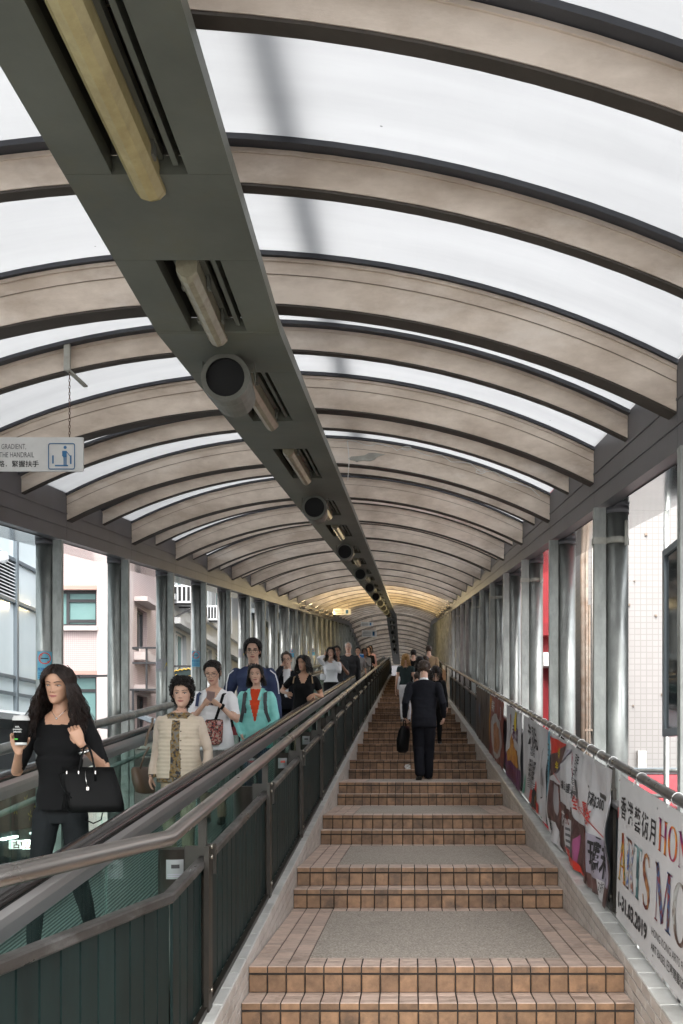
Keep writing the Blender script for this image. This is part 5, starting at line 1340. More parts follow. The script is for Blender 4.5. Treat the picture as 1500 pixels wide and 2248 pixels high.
m = MB(); lathe(m, c, [(.0435, hgt - .02), (.0445, hgt - .016), (.0435, hgt - .006), (.040, hgt - .004), (.038, hgt + .006), (.030, hgt + .007)]); m.sphere(c + Vector((.012, -.02, hgt + .006)), .012, .008, .006); m.build('cup_lid', M['white'], cup)
for i, (s, z_) in enumerate((('rich.', .092), ('aromatic.', .079), ('smooth.', .066))):
    text(s, .0135, M['white'], cup, bold=.0002, align='CENTER', M4=fr((c.x - .002, c.y - .0415 + i * .001, c.z + z_), (1, -.02, 0), (0, -.08, 1)))
m = MB(); m.box(c.x - .022, c.x - .003, c.y - .0365, c.y - .0355, c.z + .028, c.z + .035); m.build('green_mark', mat('cup_green', (0.05, 0.4, 0.03), .5), cup)
# handbag
hb = thing('handbag', 'black leather tote bag hanging from the forearm of the woman in black', 'handbag', tuple(wpt(205, 1785, 5.2)))
q = lambda px, py, y: wpt(px, py, y)
rings = []
for (py, l, r, dp) in ((1783, 158, 268, .045), (1779, 152, 271, .058), (1765, 150, 270, .062), (1730, 144, 262, .050), (1700, 139, 252, .035), (1684, 137, 247, .020)):
    a, b_ = wpt(l, py, 5.2), wpt(r, py, 5.2); mid = (a + b_) / 2; hw = (b_.x - a.x) / 2
    rings.append(ring(mid, Vector((math.cos(.25), math.sin(.25), 0)), Vector((-math.sin(.25), math.cos(.25), 0)), hw, dp, 28, 5.0))
m = MB(); m.loft(rings, True); m.build('bag_body', M['leather'], hb)
for dy in (-.035, .03):
    m = MB(); pts = []
    for i in range(13):
        t = i / 12; a = wpt(172 + 38 * t, 1715 - 78 * math.sin(math.pi * t) ** .7, 5.2 + dy * (1 - .5 * math.sin(math.pi * t))); pts.append(a)
    m.tube(pts, .006, 8); m.build('handle', M['leather'], hb)
m = MB(); m.tube([wpt(148, 1690, 5.14), wpt(130, 1700, 5.12), wpt(135, 1725, 5.12), wpt(152, 1748, 5.12), wpt(157, 1752, 5.12)], .0035, 6); m.tube([wpt(225, 1785, 5.22), wpt(222, 1800, 5.2), wpt(205, 1808, 5.2), wpt(188, 1800, 5.2)], .004, 6); m.build('shoulder_strap', M['leather'], hb)
m = MB(); p = wpt(193, 1731, 5.13); m.box(p.x - .007, p.x + .007, p.y - .004, p.y + .004, p.z - .010, p.z + .008); m.tube([wpt(187, 1693, 5.15), wpt(189, 1712, 5.13), wpt(192, 1727, 5.13)], .002, 5)
for px in (147, 173, 210): p = wpt(px, 1696, 5.145); m.box(p.x - .003, p.x + .003, p.y - .004, p.y + .004, p.z - .008, p.z + .008)
m.build('padlock_charm', M['metal'], hb)
m = MB()
for i in range(5): m.tube([wpt(140 + i * 3, 1740, 5.12), wpt(136 + i * 4, 1778, 5.12)], .003, 5)
m.build('tassel', M['leather'], hb)

# ---------- 2: older woman in quilted vest
B = base(394, 7.7); h2 = 1.435
def pnt(tg, x, y, z):
    if tg == 'torso':
        if z > .800 and math.hypot(x, y) < .068: return 'c_paisley' if z < .835 else None
        if y < -.01 and abs(x + .004) < .020 + .010 * (.80 - z) / .3 and z < .79: return 'c_paisley'
        if z < .475: return 'c_paisley'
        return 'c_quilt'
    if tg == 'sleeve' and z < .50: return 'c_paisley'
    if tg == 'neck' and z < .845: return 'c_paisley'
P2 = person('older woman with curly black hair in a cream quilted jacket', *B, h2, dict(
    skin='skin_b', top='c_quilt', bottom='c_chino', sleeve=1.0, sleeve_m='c_cream', sleeve_x=.008, bulk=1.13, waist=1.2, head_x=.028, hair='hair_k', style='curly', strands=800, vol=.018, rough=1.0, seed=9, hem=(.452, .05), tuck=.45, paint=pnt,
    rh=dict(p=loc(B, 333, 1702, -.04), pole=(-.15, 1, 0), n=(1, 0, 0), curl=.45), lh=dict(p=loc(B, 456, 1698, -.05), pole=(.15, 1, 0), n=(-1, 0, 0)), look=(R(2), R(2), 0), eye=.6, vox=.008, det=2, wrinkle=.005, head_s=1.12, cuff=.01))
RT, W4, HN, HM = P2
strap('bag_strap', [(-.135 * h2, -.045 * h2, .802 * h2), (-.125 * h2, -.085 * h2, .775 * h2), (-.145 * h2, -.098 * h2, .72 * h2), (-.165 * h2, -.085 * h2, .65 * h2)], .018, M['brownleather'], RT, W4)
m = MB()
for z_ in (.73, .68, .63, .58, .53, .49):
    p = W4 @ Vector((.030 * h2, -.098 * h2, z_ * h2)); m.sphere(p, .006, .004, .006, 8, 5)
m.build('button', M['brownleather'], RT)
bb = thing('shoulder_bag', 'brown shoulder bag at the hip of the older woman in the quilted jacket', 'bag', tuple(wpt(315, 1745, 7.75)))
m = MB(); m.loft([ring(wpt(cx, py, 7.78), Vector((.3, 1, 0)).normalized(), Vector((1, -.3, 0)).normalized(), a, b_, 18, 4) for cx, py, a, b_ in ((323, 1742, .07, .03), (320, 1738, .11, .04), (314, 1715, .12, .042), (309, 1692, .115, .032), (308, 1684, .10, .02))], True); m.build('bag_body', M['brownleather'], bb)
m = MB(); m.tube([wpt(308, 1688, 7.70), wpt(316, 1660, 7.68), wpt(328, 1640, 7.70)], .007, 6); m.build('strap', M['brownleather'], bb)

# ---------- 3: woman in white tee with phone
B = base(470, 9.4); h3 = 1.57
P3 = person('woman in white tee and glasses looking down at her phone', *B, h3, dict(
    skin='skin_b', top='c_white', bottom='c_grey', sleeve=0.42, sleeve_x=.013, bulk=1.0, waist=1.2, hair='hair_k', style='short', vol=.008, rough=.2, strands=140, seed=2, hem=(.46, .16), tuck=.46, skirt=(.20, .05), skirt_m='c_grey', leg_to=.2, vneck=.035,
    rh=dict(p=loc(B, 447, 1548, -.24), pole=(-.6, .2, -1), d=(.6, -.35, .55), n=(.3, .5, .8), curl=.7), lh=dict(p=loc(B, 482, 1548, -.24), pole=(.6, .2, -1), d=(-.7, -.3, .45), n=(-.3, .5, .8), curl=.7), look=(R(-3), R(20), 0), eye=.3, glasses=1, vox=.009, det=2, wrinkle=.005, head_s=1.03))
RT, W4, HN, HM = P3
strap('bag_strap', [(.072 * h3, .02, .81 * h3), (.070 * h3, -.075 * h3, .79 * h3), (.050 * h3, -.102 * h3, .70 * h3), (.022 * h3, -.096 * h3, .62 * h3), (.0, -.098 * h3, .54 * h3)], .026, M['c_black'], RT, W4)
strap('backpack_strap', [(-.078 * h3, .02, .815 * h3), (-.082 * h3, -.070 * h3, .79 * h3), (-.088 * h3, -.082 * h3, .72 * h3)], .03, M['c_navy'], RT, W4)
wr, d = HN['lh'][0], HN['lh'][1]; m = MB(); c = W4 @ (wr - d * .03); m.tube([c - d * .012, c + d * .012], .029, 14); m.build('watch', M['c_black'], RT)
ph = thing('phone', 'smartphone in the hands of the woman in the white tee', 'phone', tuple(wpt(462, 1535, 9.12)))
p = wpt(462, 1533, 9.12); R4 = Matrix.Translation(p) @ Matrix.Rotation(R(-55), 4, 'X') @ Matrix.Rotation(R(12), 4, 'Z')
m = MB(); m.box(-.037, .037, -.075, .075, -.004, .004); me = m.mesh('phone_body', mat('phone_case', (.30, .20, .19), .4)); me.transform(R4); obj('phone_body', me, ph)
m = MB(); m.box(-.033, .033, -.070, .070, .0041, .0048); me = m.mesh('phone_screen', M['paned']); me.transform(R4); obj('phone_screen', me, ph)
m = MB(); m.box(.012, .03, .045, .066, -.006, -.0041); me = m.mesh('camera_bump', M['black']); me.transform(R4); obj('camera_bump', me, ph)
cb = thing('crossbody_bag', 'dark patterned crossbody bag against the white tee and grey skirt', 'bag', tuple(wpt(468, 1635, 9.2)))
m = MB(); m.loft([ring(wpt(cx, py, 9.19), VX, VY, a, .035, 20, 4) for cx, py, a in ((466, 1636, .06), (467, 1630, .088), (468, 1605, .092), (470, 1585, .085), (471, 1580, .075))], True); m.build('bag_body', M['c_patch'], cb)
m = MB(); m.tube([wpt(456, 1582, 9.16), wpt(470, 1580, 9.15), wpt(484, 1580, 9.16)], .006, 6); m.build('zip', M['black'], cb)
m = MB(); m.sphere(wpt(481, 1588, 9.14), .02, .01, .02); m.build('charm', M['c_pink'], cb)

# ---------- 5: tall man in navy jacket
B = base(556, 11.3); h5 = 1.775
def pnt(tg, x, y, z):
    if tg == 'torso' and y < 0:
        if abs(x) < .028 + .03 * max(0, (z - .70)): return 'c_dgrey'
        if .052 < x < .062 and z > .66: return 'c_white'
    if tg == 'torso' and z > .80: return 'c_navy' if z < .83 else None
P5 = person('tall man in glasses and a navy zip jacket with white stripes', *B, h5, dict(
    skin='skin_b', fem=0, top='c_navy', bottom='c_dgrey', sleeve=1.0, sleeve_x=.012, bulk=.94, waist=1.08, hair='hair_k', style='short', vol=.02, strands=260, seed=4, hem=(.47, .05), tuck=.47, paint=pnt,
    rh=dict(p=loc(B, 512, 1568, -.05), pole=(-.6, .6, 0), n=(1, 0, 0), curl=1.1), lh=dict(p=loc(B, 612, 1590, -.05)), look=(R(6), R(8), 0), eye=.6, glasses=1, brow=1.4, vox=.010, det=2, wrinkle=.006))
RT, W4, HN, HM = P5
for s in (-1, 1):
    strap('sleeve_stripe', [(s * .118 * h5, -.058 * h5, .80 * h5), (s * .150 * h5, -.045 * h5, .775 * h5), (s * .166 * h5, -.038 * h5, .72 * h5), (s * .172 * h5, -.03 * h5, .65 * h5)], .012, M['c_white'], RT, W4)
fo = thing('red_folder', 'red folder held at the side by the tall man in navy', 'folder', tuple(wpt(518, 1612, 11.2)))
m = MB(); a = wpt(505, 1575, 11.2); b_ = wpt(526, 1614, 11.2); m.box(a.x, b_.x, 11.19, 11.21, b_.z, a.z); m.build('cover', M['redt'], fo)
m = MB(); m.box(a.x - .012, a.x + .045, 11.17, 11.188, a.z - .11, a.z + .01); m.build('wallet', M['c_black'], fo)

# ---------- 4: woman in aqua jacket
B = base(563, 10.3); h4 = 1.515
def pnt(tg, x, y, z):
    if tg == 'torso' and y < 0:
        if z > .60 and abs(x) < .004 + .040 * min(1, (z - .60) / .18): return 'c_orange' if z < .83 else None
        if .060 < abs(x) < .080 and .66 < z < .80: return 'c_strap'
    if tg == 'neck' and z < .838: return 'c_orange'
P4 = person('woman in aqua zip jacket over an orange shirt with backpack straps', *B, h4, dict(
    skin='skin_b', top='c_teal', bottom='c_navy', sleeve=1.0, sleeve_x=.012, bulk=.95, waist=1.15, hair='hair_k', style='long', strands=220, hlen=.13, flare=.03, vol=.008, curl_h=.003, amin=1.25, behind=1, seed=12, hem=(.42, .10), tuck=.42, paint=pnt,
    rh=dict(p=loc(B, 530, 1612, -.12), pole=(-.5, .7, -.3)), lh=dict(p=loc(B, 585, 1612, -.16), pole=(.6, .5, -.6), n=(0, .5, -1)), look=(R(2), R(1), R(-2)), eye=.6, vox=.009, det=2, wrinkle=.007))
RT, W4, HN, HM = P4
for s in (-1, 1): strap('backpack_strap', [(s * .066 * h4, .01, .818 * h4), (s * .070 * h4, -.066 * h4, .79 * h4), (s * .072 * h4, -.088 * h4, .735 * h4), (s * .082 * h4, -.084 * h4, .66 * h4), (s * .100 * h4, -.05 * h4, .60 * h4)], .034, M['c_strap'], RT, W4)
strap('jacket_collar', [(-.052 * h4, .01, .835 * h4), (-.046 * h4, -.035 * h4, .828 * h4), (-.042 * h4, -.060 * h4, .80 * h4), (-.030 * h4, -.078 * h4, .75 * h4)], .03, M['c_teal'], RT, W4)
strap('jacket_collar', [(.052 * h4, .01, .835 * h4), (.046 * h4, -.035 * h4, .828 * h4), (.042 * h4, -.060 * h4, .80 * h4), (.030 * h4, -.078 * h4, .75 * h4)], .03, M['c_teal'], RT, W4)
gl = thing('orange_cloth', 'orange cloth held by the woman in the aqua jacket at the handrail', 'cloth', tuple(wpt(560, 1625, 10.1)))
m = MB(); m.loft([ring(wpt(548 + 22 * t, 1624 - 16 * t, 10.12), VZ, VY, .018 + .008 * math.sin(9 * t), .03, 10, 2) for t in (0, .2, .4, .6, .8, 1)], True); m.build('cloth', M['c_orange'], gl)

# ---------- 6, 7
B = base(631, 14.6)
def suitp(tg, x, y, z):
    if tg == 'torso' and y < 0 and z > .58 and abs(x) < .014 + .018 * (z - .58) / .22: return 'c_white'
    if tg == 'neck' and z < .842: return 'c_white'
person('man in dark suit and white shirt with a phone at his ear', *B, 1.60, dict(skin='skin_b', fem=0, top='c_suit', bottom='c_suit', sleeve=1, sleeve_x=.008, bulk=1.05, hair='hair_m', style='short', vol=.008, strands=90, hem=(.46, .05), tuck=.46, paint=suitp,
    rh=dict(p=loc(B, 618, 1466, -.10), pole=(-.8, .0, -1), d=(.25, .2, .9), n=(1, .2, 0), curl=.9), glasses=1, look=(R(5), R(4), R(-4)), vox=.012, det=1, wrinkle=.004))
ph = thing('phone', 'phone at the ear of the man in the dark suit', 'phone', tuple(wpt(620, 1455, 14.5)))
m = MB(); p = wpt(620.5, 1453, 14.52); m.box(p.x - .006, p.x + .006, p.y - .035, p.y + .035, p.z - .065, p.z + .065); m.build('phone_body', M['black'], ph)
m = MB(); m.box(p.x + .006, p.x + .0065, p.y - .03, p.y + .03, p.z - .06, p.z + .06); m.build('phone_screen', M['paned'], ph)
B = base(667, 13.8); h7 = 1.565
P7 = person('woman in short-sleeved black dress with dark shoulder-length hair', *B, h7, dict(skin='skin_a', top='c_black', bottom='c_black', sleeve=.3, sleeve_x=.010, bulk=1.02, waist=1.12, hair='hair_k', style='long', strands=200, hlen=.16, flare=.04, vol=.016, amin=1.1, seed=6, skirt=(.28, .02), skirt_m='c_black', leg_to=.9, vneck=.055,
    rh=dict(p=loc(B, 630, 1522, -.06), pole=(-.5, .8, 0)), lh=dict(p=loc(B, 690, 1524, -.12), pole=(.4, .9, -.2), d=(-.7, -.4, -.6), n=(-.3, .8, -.4)), look=(R(-28), R(4), 0), vox=.011, det=1, wrinkle=.003, rf=(0, -.1, 0), lf=(0, .1, .02)))
for s in (-1, 1): strap('backpack_strap', [(s * .070 * h7, .02, .818 * h7), (s * .080 * h7, -.055 * h7, .80 * h7), (s * .088 * h7, -.072 * h7, .745 * h7)], .016, M['c_tan'], P7[0], P7[1])

# ---------- farther people on the walkway
B = base(727, 20.5)
person('woman in white sweater and black trousers touching her hair', *B, 1.645, dict(skin='skin_b', top='c_white', bottom='c_black', sleeve=1, sleeve_x=.008, hair='hair_k', style='long', strands=160, hlen=.2, flare=.04, vol=.014, amin=1.0, tuck=.555, wide=1,
    rh=dict(p=loc(B, 712, 1441, -.04), pole=(-.4, -.3, -1), d=(.3, .2, .9), n=(1, 0, 0), curl=.9), lh=dict(p=loc(B, 733, 1452, -.25), pole=(.6, .3, -1), d=(-.7, -.3, .5), n=(-.2, .6, .7), curl=.8), vox=.014, det=1))
wb_ = thing('white_bag', 'small white bag hanging beside the woman in the white sweater', 'bag', tuple(wpt(710, 1492, 20.5)))
m = MB(); m.loft([ring(wpt(709, py, 20.45), VX, VY, a, .03, 14, 4) for py, a in ((1493, .05), (1490, .06), (1482, .055), (1480, .045))], True); m.build('bag_body', M['c_white'], wb_)
m = MB(); m.tube([wpt(706, 1480, 20.45), wpt(709, 1466, 20.45), wpt(712, 1480, 20.45)], .006, 6); m.build('handle', M['c_white'], wb_)
B = base(740, 21.6)
person('dark-haired man in a dark shirt and pale trousers behind the white sweater', *B, 1.66, dict(skin='skin_c', fem=0, top='c_dgrey', bottom='c_mgrey', sleeve=.45, hair='hair_k', style='short', vol=.014, strands=60, tuck=.53, vox=.016, det=1, lh=dict(p=loc(B, 752, 1462, -.25), pole=(.5, .5, -1))))
B = base(765, 24.0)
person('white-haired man in a dark sweater and blue jeans', *B, 1.745, dict(skin='skin_b', fem=0, top='c_dgrey', bottom='c_jeans', sleeve=1, sleeve_x=.012, bulk=1.06, hair='hair_w', style='bald', vol=.006, strands=60, tuck=.52, hem=(.50, .03), vox=.015, det=1, paint=lambda tg, x, y, z: 'c_white' if tg == 'neck' and z < .85 else None))
B = base(786, 28.0)
person('woman in a light grey top with tied dark hair', *B, 1.61, dict(skin='skin_a', top='c_mgrey', bottom='c_mgrey', sleeve=.45, hair='hair_k', style='bun', vol=.01, strands=40, neckline=.8, vox=.018, det=1))
B = base(801, 31.0)
person('woman in grey blazer carrying a blue folder', *B, 1.56, dict(skin='skin_c', top='c_mgrey', bottom='c_black', sleeve=1, hair='hair_k', style='long', strands=90, hlen=.16, flare=.03, vol=.012, hem=(.46, .06), tuck=.46, vox=.018, det=1, rh=dict(p=loc(B, 796, 1452, -.2), pole=(-.5, .4, -1)), lh=dict(p=loc(B, 804, 1453, -.2), pole=(.5, .4, -1))))
bf = thing('blue_folder', 'bright blue folder in the arms of the woman in the grey blazer', 'folder', tuple(wpt(795, 1450, 30.75)))
m = MB(); a = wpt(790, 1437, 30.72); b_ = wpt(799, 1450, 30.72); m.box(a.x, b_.x, 30.70, 30.73, b_.z, a.z); m.build('cover', mat('blue_card', (0.03, 0.20, 0.52), .5), bf)
m = MB(); m.box(a.x + .01, b_.x - .01, 30.731, 30.745, b_.z + .01, a.z + .02); m.build('papers', M['white'], bf)
B = base(809, 33.6)
person('woman in black with dark hair behind the grey blazer', *B, 1.60, dict(skin='skin_a', top='c_black', bottom='c_black', sleeve=.45, hair='hair_k', style='long', strands=70, hlen=.16, flare=.03, vol=.012, vox=.02, det=1))
B = base(813, 36.0)
person('woman in pink blouse at the back of the walkway queue', *B, 1.64, dict(skin='skin_a', top='c_pink', bottom='c_black', sleeve=1, hair='hair_k', style='long', strands=70, hlen=.16, flare=.03, vol=.012, vox=.02, det=1))

# ---------- on the stairs, seen from behind
PI = math.pi
B = base(931, 14.35, True); hS = 1.755
PS = person('man in navy suit climbing the stairs with a briefcase', *B, hS, dict(skin='skin_b', fem=0, top='c_suit', bottom='c_suit', sleeve=1, sleeve_x=.006, bulk=1.04, hair='hair_m', style='short', vol=.012, strands=220, hem=(.44, .05), tuck=.44, back=1, lean=.06, wide=1, leg_x=.001, look=(R(-6), R(5), 0), vox=.009, det=2, wrinkle=.006,
    paint=lambda tg, x, y, z: 'c_white' if tg in ('neck', 'torso') and .838 < z < .856 else ('c_suit' if z < .838 and tg in ('neck', 'torso') else None),
    rf=(.02, -.10, 0), lf=(-.02, .10, .03), toe={'lf': .4}, rh=dict(p=loc(B, 974, 1572, .10, True), pole=(-.12, 1, 0), curl=.6), lh=dict(p=loc(B, 889, 1572, .08, True), pole=(.12, 1, 0), curl=1.3)), yaw=PI)
bc = thing('briefcase', 'slim black briefcase in the hand of the man in the navy suit', 'briefcase', tuple(wpt(886, 1652, 14.3)))
m = MB(); m.loft([ring(wpt(cx, py, 14.3), Vector((.35, 1, 0)).normalized(), Vector((1, -.35, 0)).normalized(), a, b_, 18, 3) for cx, py, a, b_ in ((884, 1653, .10, .03), (884, 1648, .17, .055), (885, 1625, .19, .06), (888, 1605, .18, .05), (890, 1594, .15, .025))], True); m.build('case_body', M['leather'], bc)
m = MB(); m.tube([wpt(886, 1596, 14.22), wpt(887, 1583, 14.25), wpt(889, 1580, 14.3), wpt(891, 1584, 14.36), wpt(892, 1597, 14.4)], .008, 8); m.build('handle', M['leather'], bc)
pp = thing('crumpled_paper', 'white crumpled paper lying on a step beside the briefcase', 'litter', tuple(wpt(896, 1650, 15.7)))
m = MB(); c = wpt(896, 1650, 15.3); c.z = zk(3) + .147 + .02; c.y = yk(4) - .12; c.x = (896 - 894) * c.y / F_
rg = random.Random(1)
m.add([(c.x + rg.uniform(-.06, .06), c.y + rg.uniform(-.05, .05), c.z - .012 + rg.uniform(0, .09)) for _ in range(14)], [(0, 1, 2), (2, 3, 4), (4, 5, 6), (6, 7, 8), (8, 9, 10), (10, 11, 12), (0, 5, 9), (1, 6, 11), (3, 8, 13), (12, 13, 7)]); m.build('paper', M['white'], pp)
def climber(label, px, Y, h, **k):
    B_ = base(px, Y, True); d_ = dict(skin='skin_b', sleeve=1, back=1, vox=.016, det=1, style='short', lean=.05, rf=(0, -.08, 0), lf=(0, .1, .02)); d_.update(k)
    return person(label, *B_, h, d_, yaw=PI)
climber('blonde woman in dark green top and white trousers on the stairs', 891, 23.2, 1.64, top='c_olive', bottom='c_white', sleeve=.2, hair='hair_bl', style='long', strands=180, hlen=.24, flare=.03, vol=.012, amin=1.5)
climber('dark-haired woman in white hidden behind the blonde woman', 893, 27.4, 1.66, top='c_white', bottom='c_black', hair='hair_m', style='long', strands=90, hlen=.2, vol=.014, amin=1.3)
climber('dark-haired man in black high on the stairs', 908, 30.2, 1.78, fem=0, top='c_black', bottom='c_dgrey', hair='hair_k', vol=.014, strands=40)
climber('person in an orange patterned top beside the suited man', 916, 21.6, 1.34, top='c_floral', bottom='c_tan', sleeve=.5, hair='hair_m', style='bun', vol=.01)
climber('man in white shirt with a black backpack on the stairs', 934, 25.0, 1.77, fem=0, top='c_white', bottom='c_dgrey', hair='hair_m', vol=.012, strands=60)
climber('man in tan coat at the top of the stair group', 942, 28.0, 1.80, fem=0, top='c_tan', bottom='c_dgrey', hair='hair_m', vol=.012, strands=40, bulk=1.1)
climber('woman with long dark hair in black on the stairs', 922, 24.0, 1.66, top='c_black', bottom='c_black', hair='hair_k', style='long', strands=120, hlen=.26, vol=.014, amin=1.2)
climber('woman in black beside the banner railing, partly behind the suited man', 957, 18.6, 1.50, top='c_black', bottom='c_black', hair='hair_br', style='long', strands=140, hlen=.22, vol=.014, amin=1.2)
bk = thing('backpack', 'black backpack worn by the man in the white shirt', 'backpack', tuple(wpt(934, 1455, 24.8)))
zc = base(934, 25, True)[2]
m = MB(); m.loft([ring((0.47, 24.83, zc + z), VX, VY, a, b_, 18, 3.5) for z, a, b_ in ((.92, .12, .05), (.95, .155, .085), (1.2, .165, .095), (1.38, .14, .07), (1.43, .09, .04))], True); m.build('bag_body', M['c_black'], bk)
m = MB(); m.loft([ring((0.47, 24.735, zc + z), VX, VY, a, b_, 14, 3.5) for z, a, b_ in ((.97, .10, .01), (1.0, .12, .03), (1.15, .12, .03), (1.18, .10, .01))], True); m.build('front_pocket', M['c_dgrey'], bk)
# ================================================================== BANNERS ON THE RIGHT RAILING
from mathutils import noise as NZ
CT, ST = math.cos(math.atan(SL)), math.sin(math.atan(SL))
BX = 1.322
class Banner:
    def __init__(s, label, yfar, length, height, bg, crumple=0.0, seed=0, name='banner', drop=0.03, group='banners on the railing', ties=5):
        s.o = Vector((BX, yfar, -0.793 + SL * yfar - drop)); s.L, s.H, s.c, s.sd = length, height, crumple, seed
        s.t = thing(name, label, 'banner', tuple(s.p(length / 2, -height)), group)
        nu, nv = (max(2, int(length / .03)), max(2, int(height / .03))) if crumple else (2, 2)
        m = MB()
        for side in (0, 1):
            b = len(m.v)
            for i in range(nu + 1):
                for j in range(nv + 1): m.v.append(tuple(s.p(length * i / nu, -height * j / nv, 0.0 if side == 0 else -0.006 if not crumple else -0.0025)))
            for i in range(nu):
                for j in range(nv):
                    q = (b + i * (nv + 1) + j, b + i * (nv + 1) + j + 1, b + (i + 1) * (nv + 1) + j + 1, b + (i + 1) * (nv + 1) + j)
                    m.f.append(q if side == 0 else q[::-1]); m.m.append(0); m.sm.append(True)
        s.sheet = m.build('sheet', bg, s.t)
        for i in range(ties):
            u = length * (i + .5) / ties; y = s.p(u, 0).y
            m = MB(); zc = -0.793 + SL * y
            m.tube([(1.37 + .034 * math.cos(a), y + .004 * math.sin(2 * a), zc + .034 * math.sin(a)) for a in [6.2832 * k / 14 for k in range(15)]], .0027, 5); m.tube([(1.332, y, zc - .01), tuple(s.p(u, -.012, .004))], .0035, 5)
            m.build('cable_tie', M['tie'], s.t)
    def p(s, u, v, off=0.0):
        q = s.o + Vector((0, -CT, -ST)) * u + Vector((0, -ST, CT)) * v
        d = 0
        if s.c: d = s.c * (NZ.noise(Vector((u * 3.1 + s.sd, v * 2.2, s.sd))) + .6 * NZ.noise(Vector((u * 8 + s.sd, v * 3.5, 3)))) * min(1, -v * 4 + .1)
        q.x -= off * (1.6 if s.c and off > 0 else 1) + d
        return q
    def poly(s, pts, mt, off=.003, name='print'):
        # fan-triangulated, subdivided so that it follows the folds
        P = [Vector((a, b, 0)) for a, b in pts]; bm = bmesh.new(); f = bm.faces.new([bm.verts.new(p) for p in P]); bmesh.ops.triangulate(bm, faces=[f])
        if s.c:
            for _ in range(5):
                es = [e for e in bm.edges if e.calc_length() > .05]
                if es: bmesh.ops.subdivide_edges(bm, edges=es, cuts=1); bmesh.ops.triangulate(bm, faces=bm.faces)
        me = bpy.data.meshes.new(name); 
        for v in bm.verts: v.co = s.p(v.co.x, v.co.y, off)
        bm.to_mesh(me); bm.free(); me.materials.append(mt); return obj(name, me, s.t)
    def text(s, body, u, v, size, mt, bold=0.0, squash=1.0, off=.004, skew=0.0, align='LEFT'):
        o = text(body, size, mt, s.t, bold=bold, squash=squash, align=align)
        me = o.data
        for w_ in me.vertices: w_.co = s.p(u + w_.co.x, v + w_.co.y + skew * w_.co.x, off)
        return o
    def stroke(s, pts, ws, mt, off=.004):
        m = MB(); L = []
        for i, (a, b) in enumerate(pts):
            p0, p1 = pts[max(0, i - 1)], pts[min(len(pts) - 1, i + 1)]; dx, dy = p1[0] - p0[0], p1[1] - p0[1]; n = math.hypot(dx, dy) or 1
            L.append(((a - dy / n * ws[i] / 2, b + dx / n * ws[i] / 2), (a + dy / n * ws[i] / 2, b - dx / n * ws[i] / 2)))
        for i in range(len(L) - 1):
            m.add([s.p(*L[i][0], off), s.p(*L[i][1], off), s.p(*L[i + 1][1], off), s.p(*L[i + 1][0], off)], [(0, 1, 2, 3)])
        return m
    def letter(s, ch, u, v, w, h, mt):
        th, tn, se = .24 * h * .8, .05 * h, .03 * h
        def R_(m, a, b, c, d): m.add([s.p(u + a * w, v + b * h, .004), s.p(u + c * w, v + b * h, .004), s.p(u + c * w, v + d * h, .004), s.p(u + a * w, v + d * h, .004)], [(0, 1, 2, 3)])
        m = MB()
        def st(pts, ws): q = s.stroke([(u + a * w, v + b * h) for a, b in pts], ws, mt); m.add(q.v, q.f)
        k = th / w
        if ch == 'A': st([(.12, 0), (.48, 1)], [tn * 1.6, tn * 1.6]); st([(.44, 1), (.86, 0)], [th * .9, th * .9]); R_(m, .25, .30, .72, .345); R_(m, 0, 0, .30, .035); R_(m, .62, 0, 1.0, .035)
        if ch == 'R': R_(m, .10, 0, .10 + k, 1); R_(m, 0, 0, .42, .035); R_(m, 0, .965, .5, 1); st([(.3, .98), (.6, .97), (.76, .86), (.78, .73), (.70, .58), (.5, .51), (.3, .50)], [tn, tn * 1.3, th * .7, th, th * .7, tn * 1.3, tn]); st([(.48, .50), (.66, .40), (.86, .02)], [tn, th * .9, th]); R_(m, .72, 0, 1.0, .035)
        if ch == 'T': R_(m, 0, .955, 1, 1); R_(m, .5 - k / 2, 0, .5 + k / 2, .96); R_(m, .28, 0, .72, .035); R_(m, 0, .78, .05, .96); R_(m, .95, .78, 1, .96)
        if ch == 'S': st([(.86, .80), (.74, .95), (.5, .985), (.26, .93), (.16, .78), (.24, .62), (.5, .50), (.76, .38), (.86, .22), (.74, .06), (.5, .015), (.24, .06), (.12, .22)], [tn, tn * 1.5, tn * 1.5, th * .5, th * .85, th, th, th, th * .85, th * .5, tn * 1.5, tn * 1.5, tn])
        if ch == 'M': R_(m, .07, 0, .11, 1); R_(m, 0, 0, .2, .035); st([(.08, 1), (.50, .05)], [th * .95, th * .95]); st([(.48, .05), (.84, 1)], [tn * 1.3, tn * 1.3]); R_(m, .80, 0, .80 + k * .8, 1); R_(m, .70, 0, 1.06, .035); R_(m, -.04, .965, .16, 1); R_(m, .74, .965, 1.06, 1)
        if ch in 'OG': 
            N_ = 24; a0, a1 = (0, 6.2832) if ch == 'O' else (.7, 5.6); P_ = []; W_ = []
            for i in range(N_ + 1):
                a = a0 + (a1 - a0) * i / N_; P_.append((.5 + .42 * math.cos(a), .5 + .48 * math.sin(a))); W_.append(tn + (th - tn) * abs(math.cos(a)) ** 1.3)
            st(P_, W_)
            if ch == 'G': R_(m, .62, .38, 1.0, .42); R_(m, .74, .08, .74 + k * .8, .40)
        if ch == 'H': R_(m, .08, 0, .08 + k, 1); R_(m, .92 - k, 0, .92, 1); R_(m, .2, .49, .8, .53); [R_(m, a, b, a + .36, b + .035) for a in (-.02, .66) for b in (0, .965)]
        if ch == 'N': R_(m, .10, 0, .14, 1); R_(m, .84, 0, .88, 1); st([(.12, 1), (.85, .02)], [th * .9, th * .9]); R_(m, 0, 0, .26, .035); R_(m, -.02, .965, .2, 1); R_(m, .72, .965, 1, 1)
        o = m.build('letter', mt, s.t); fixnormals(o.data); return o

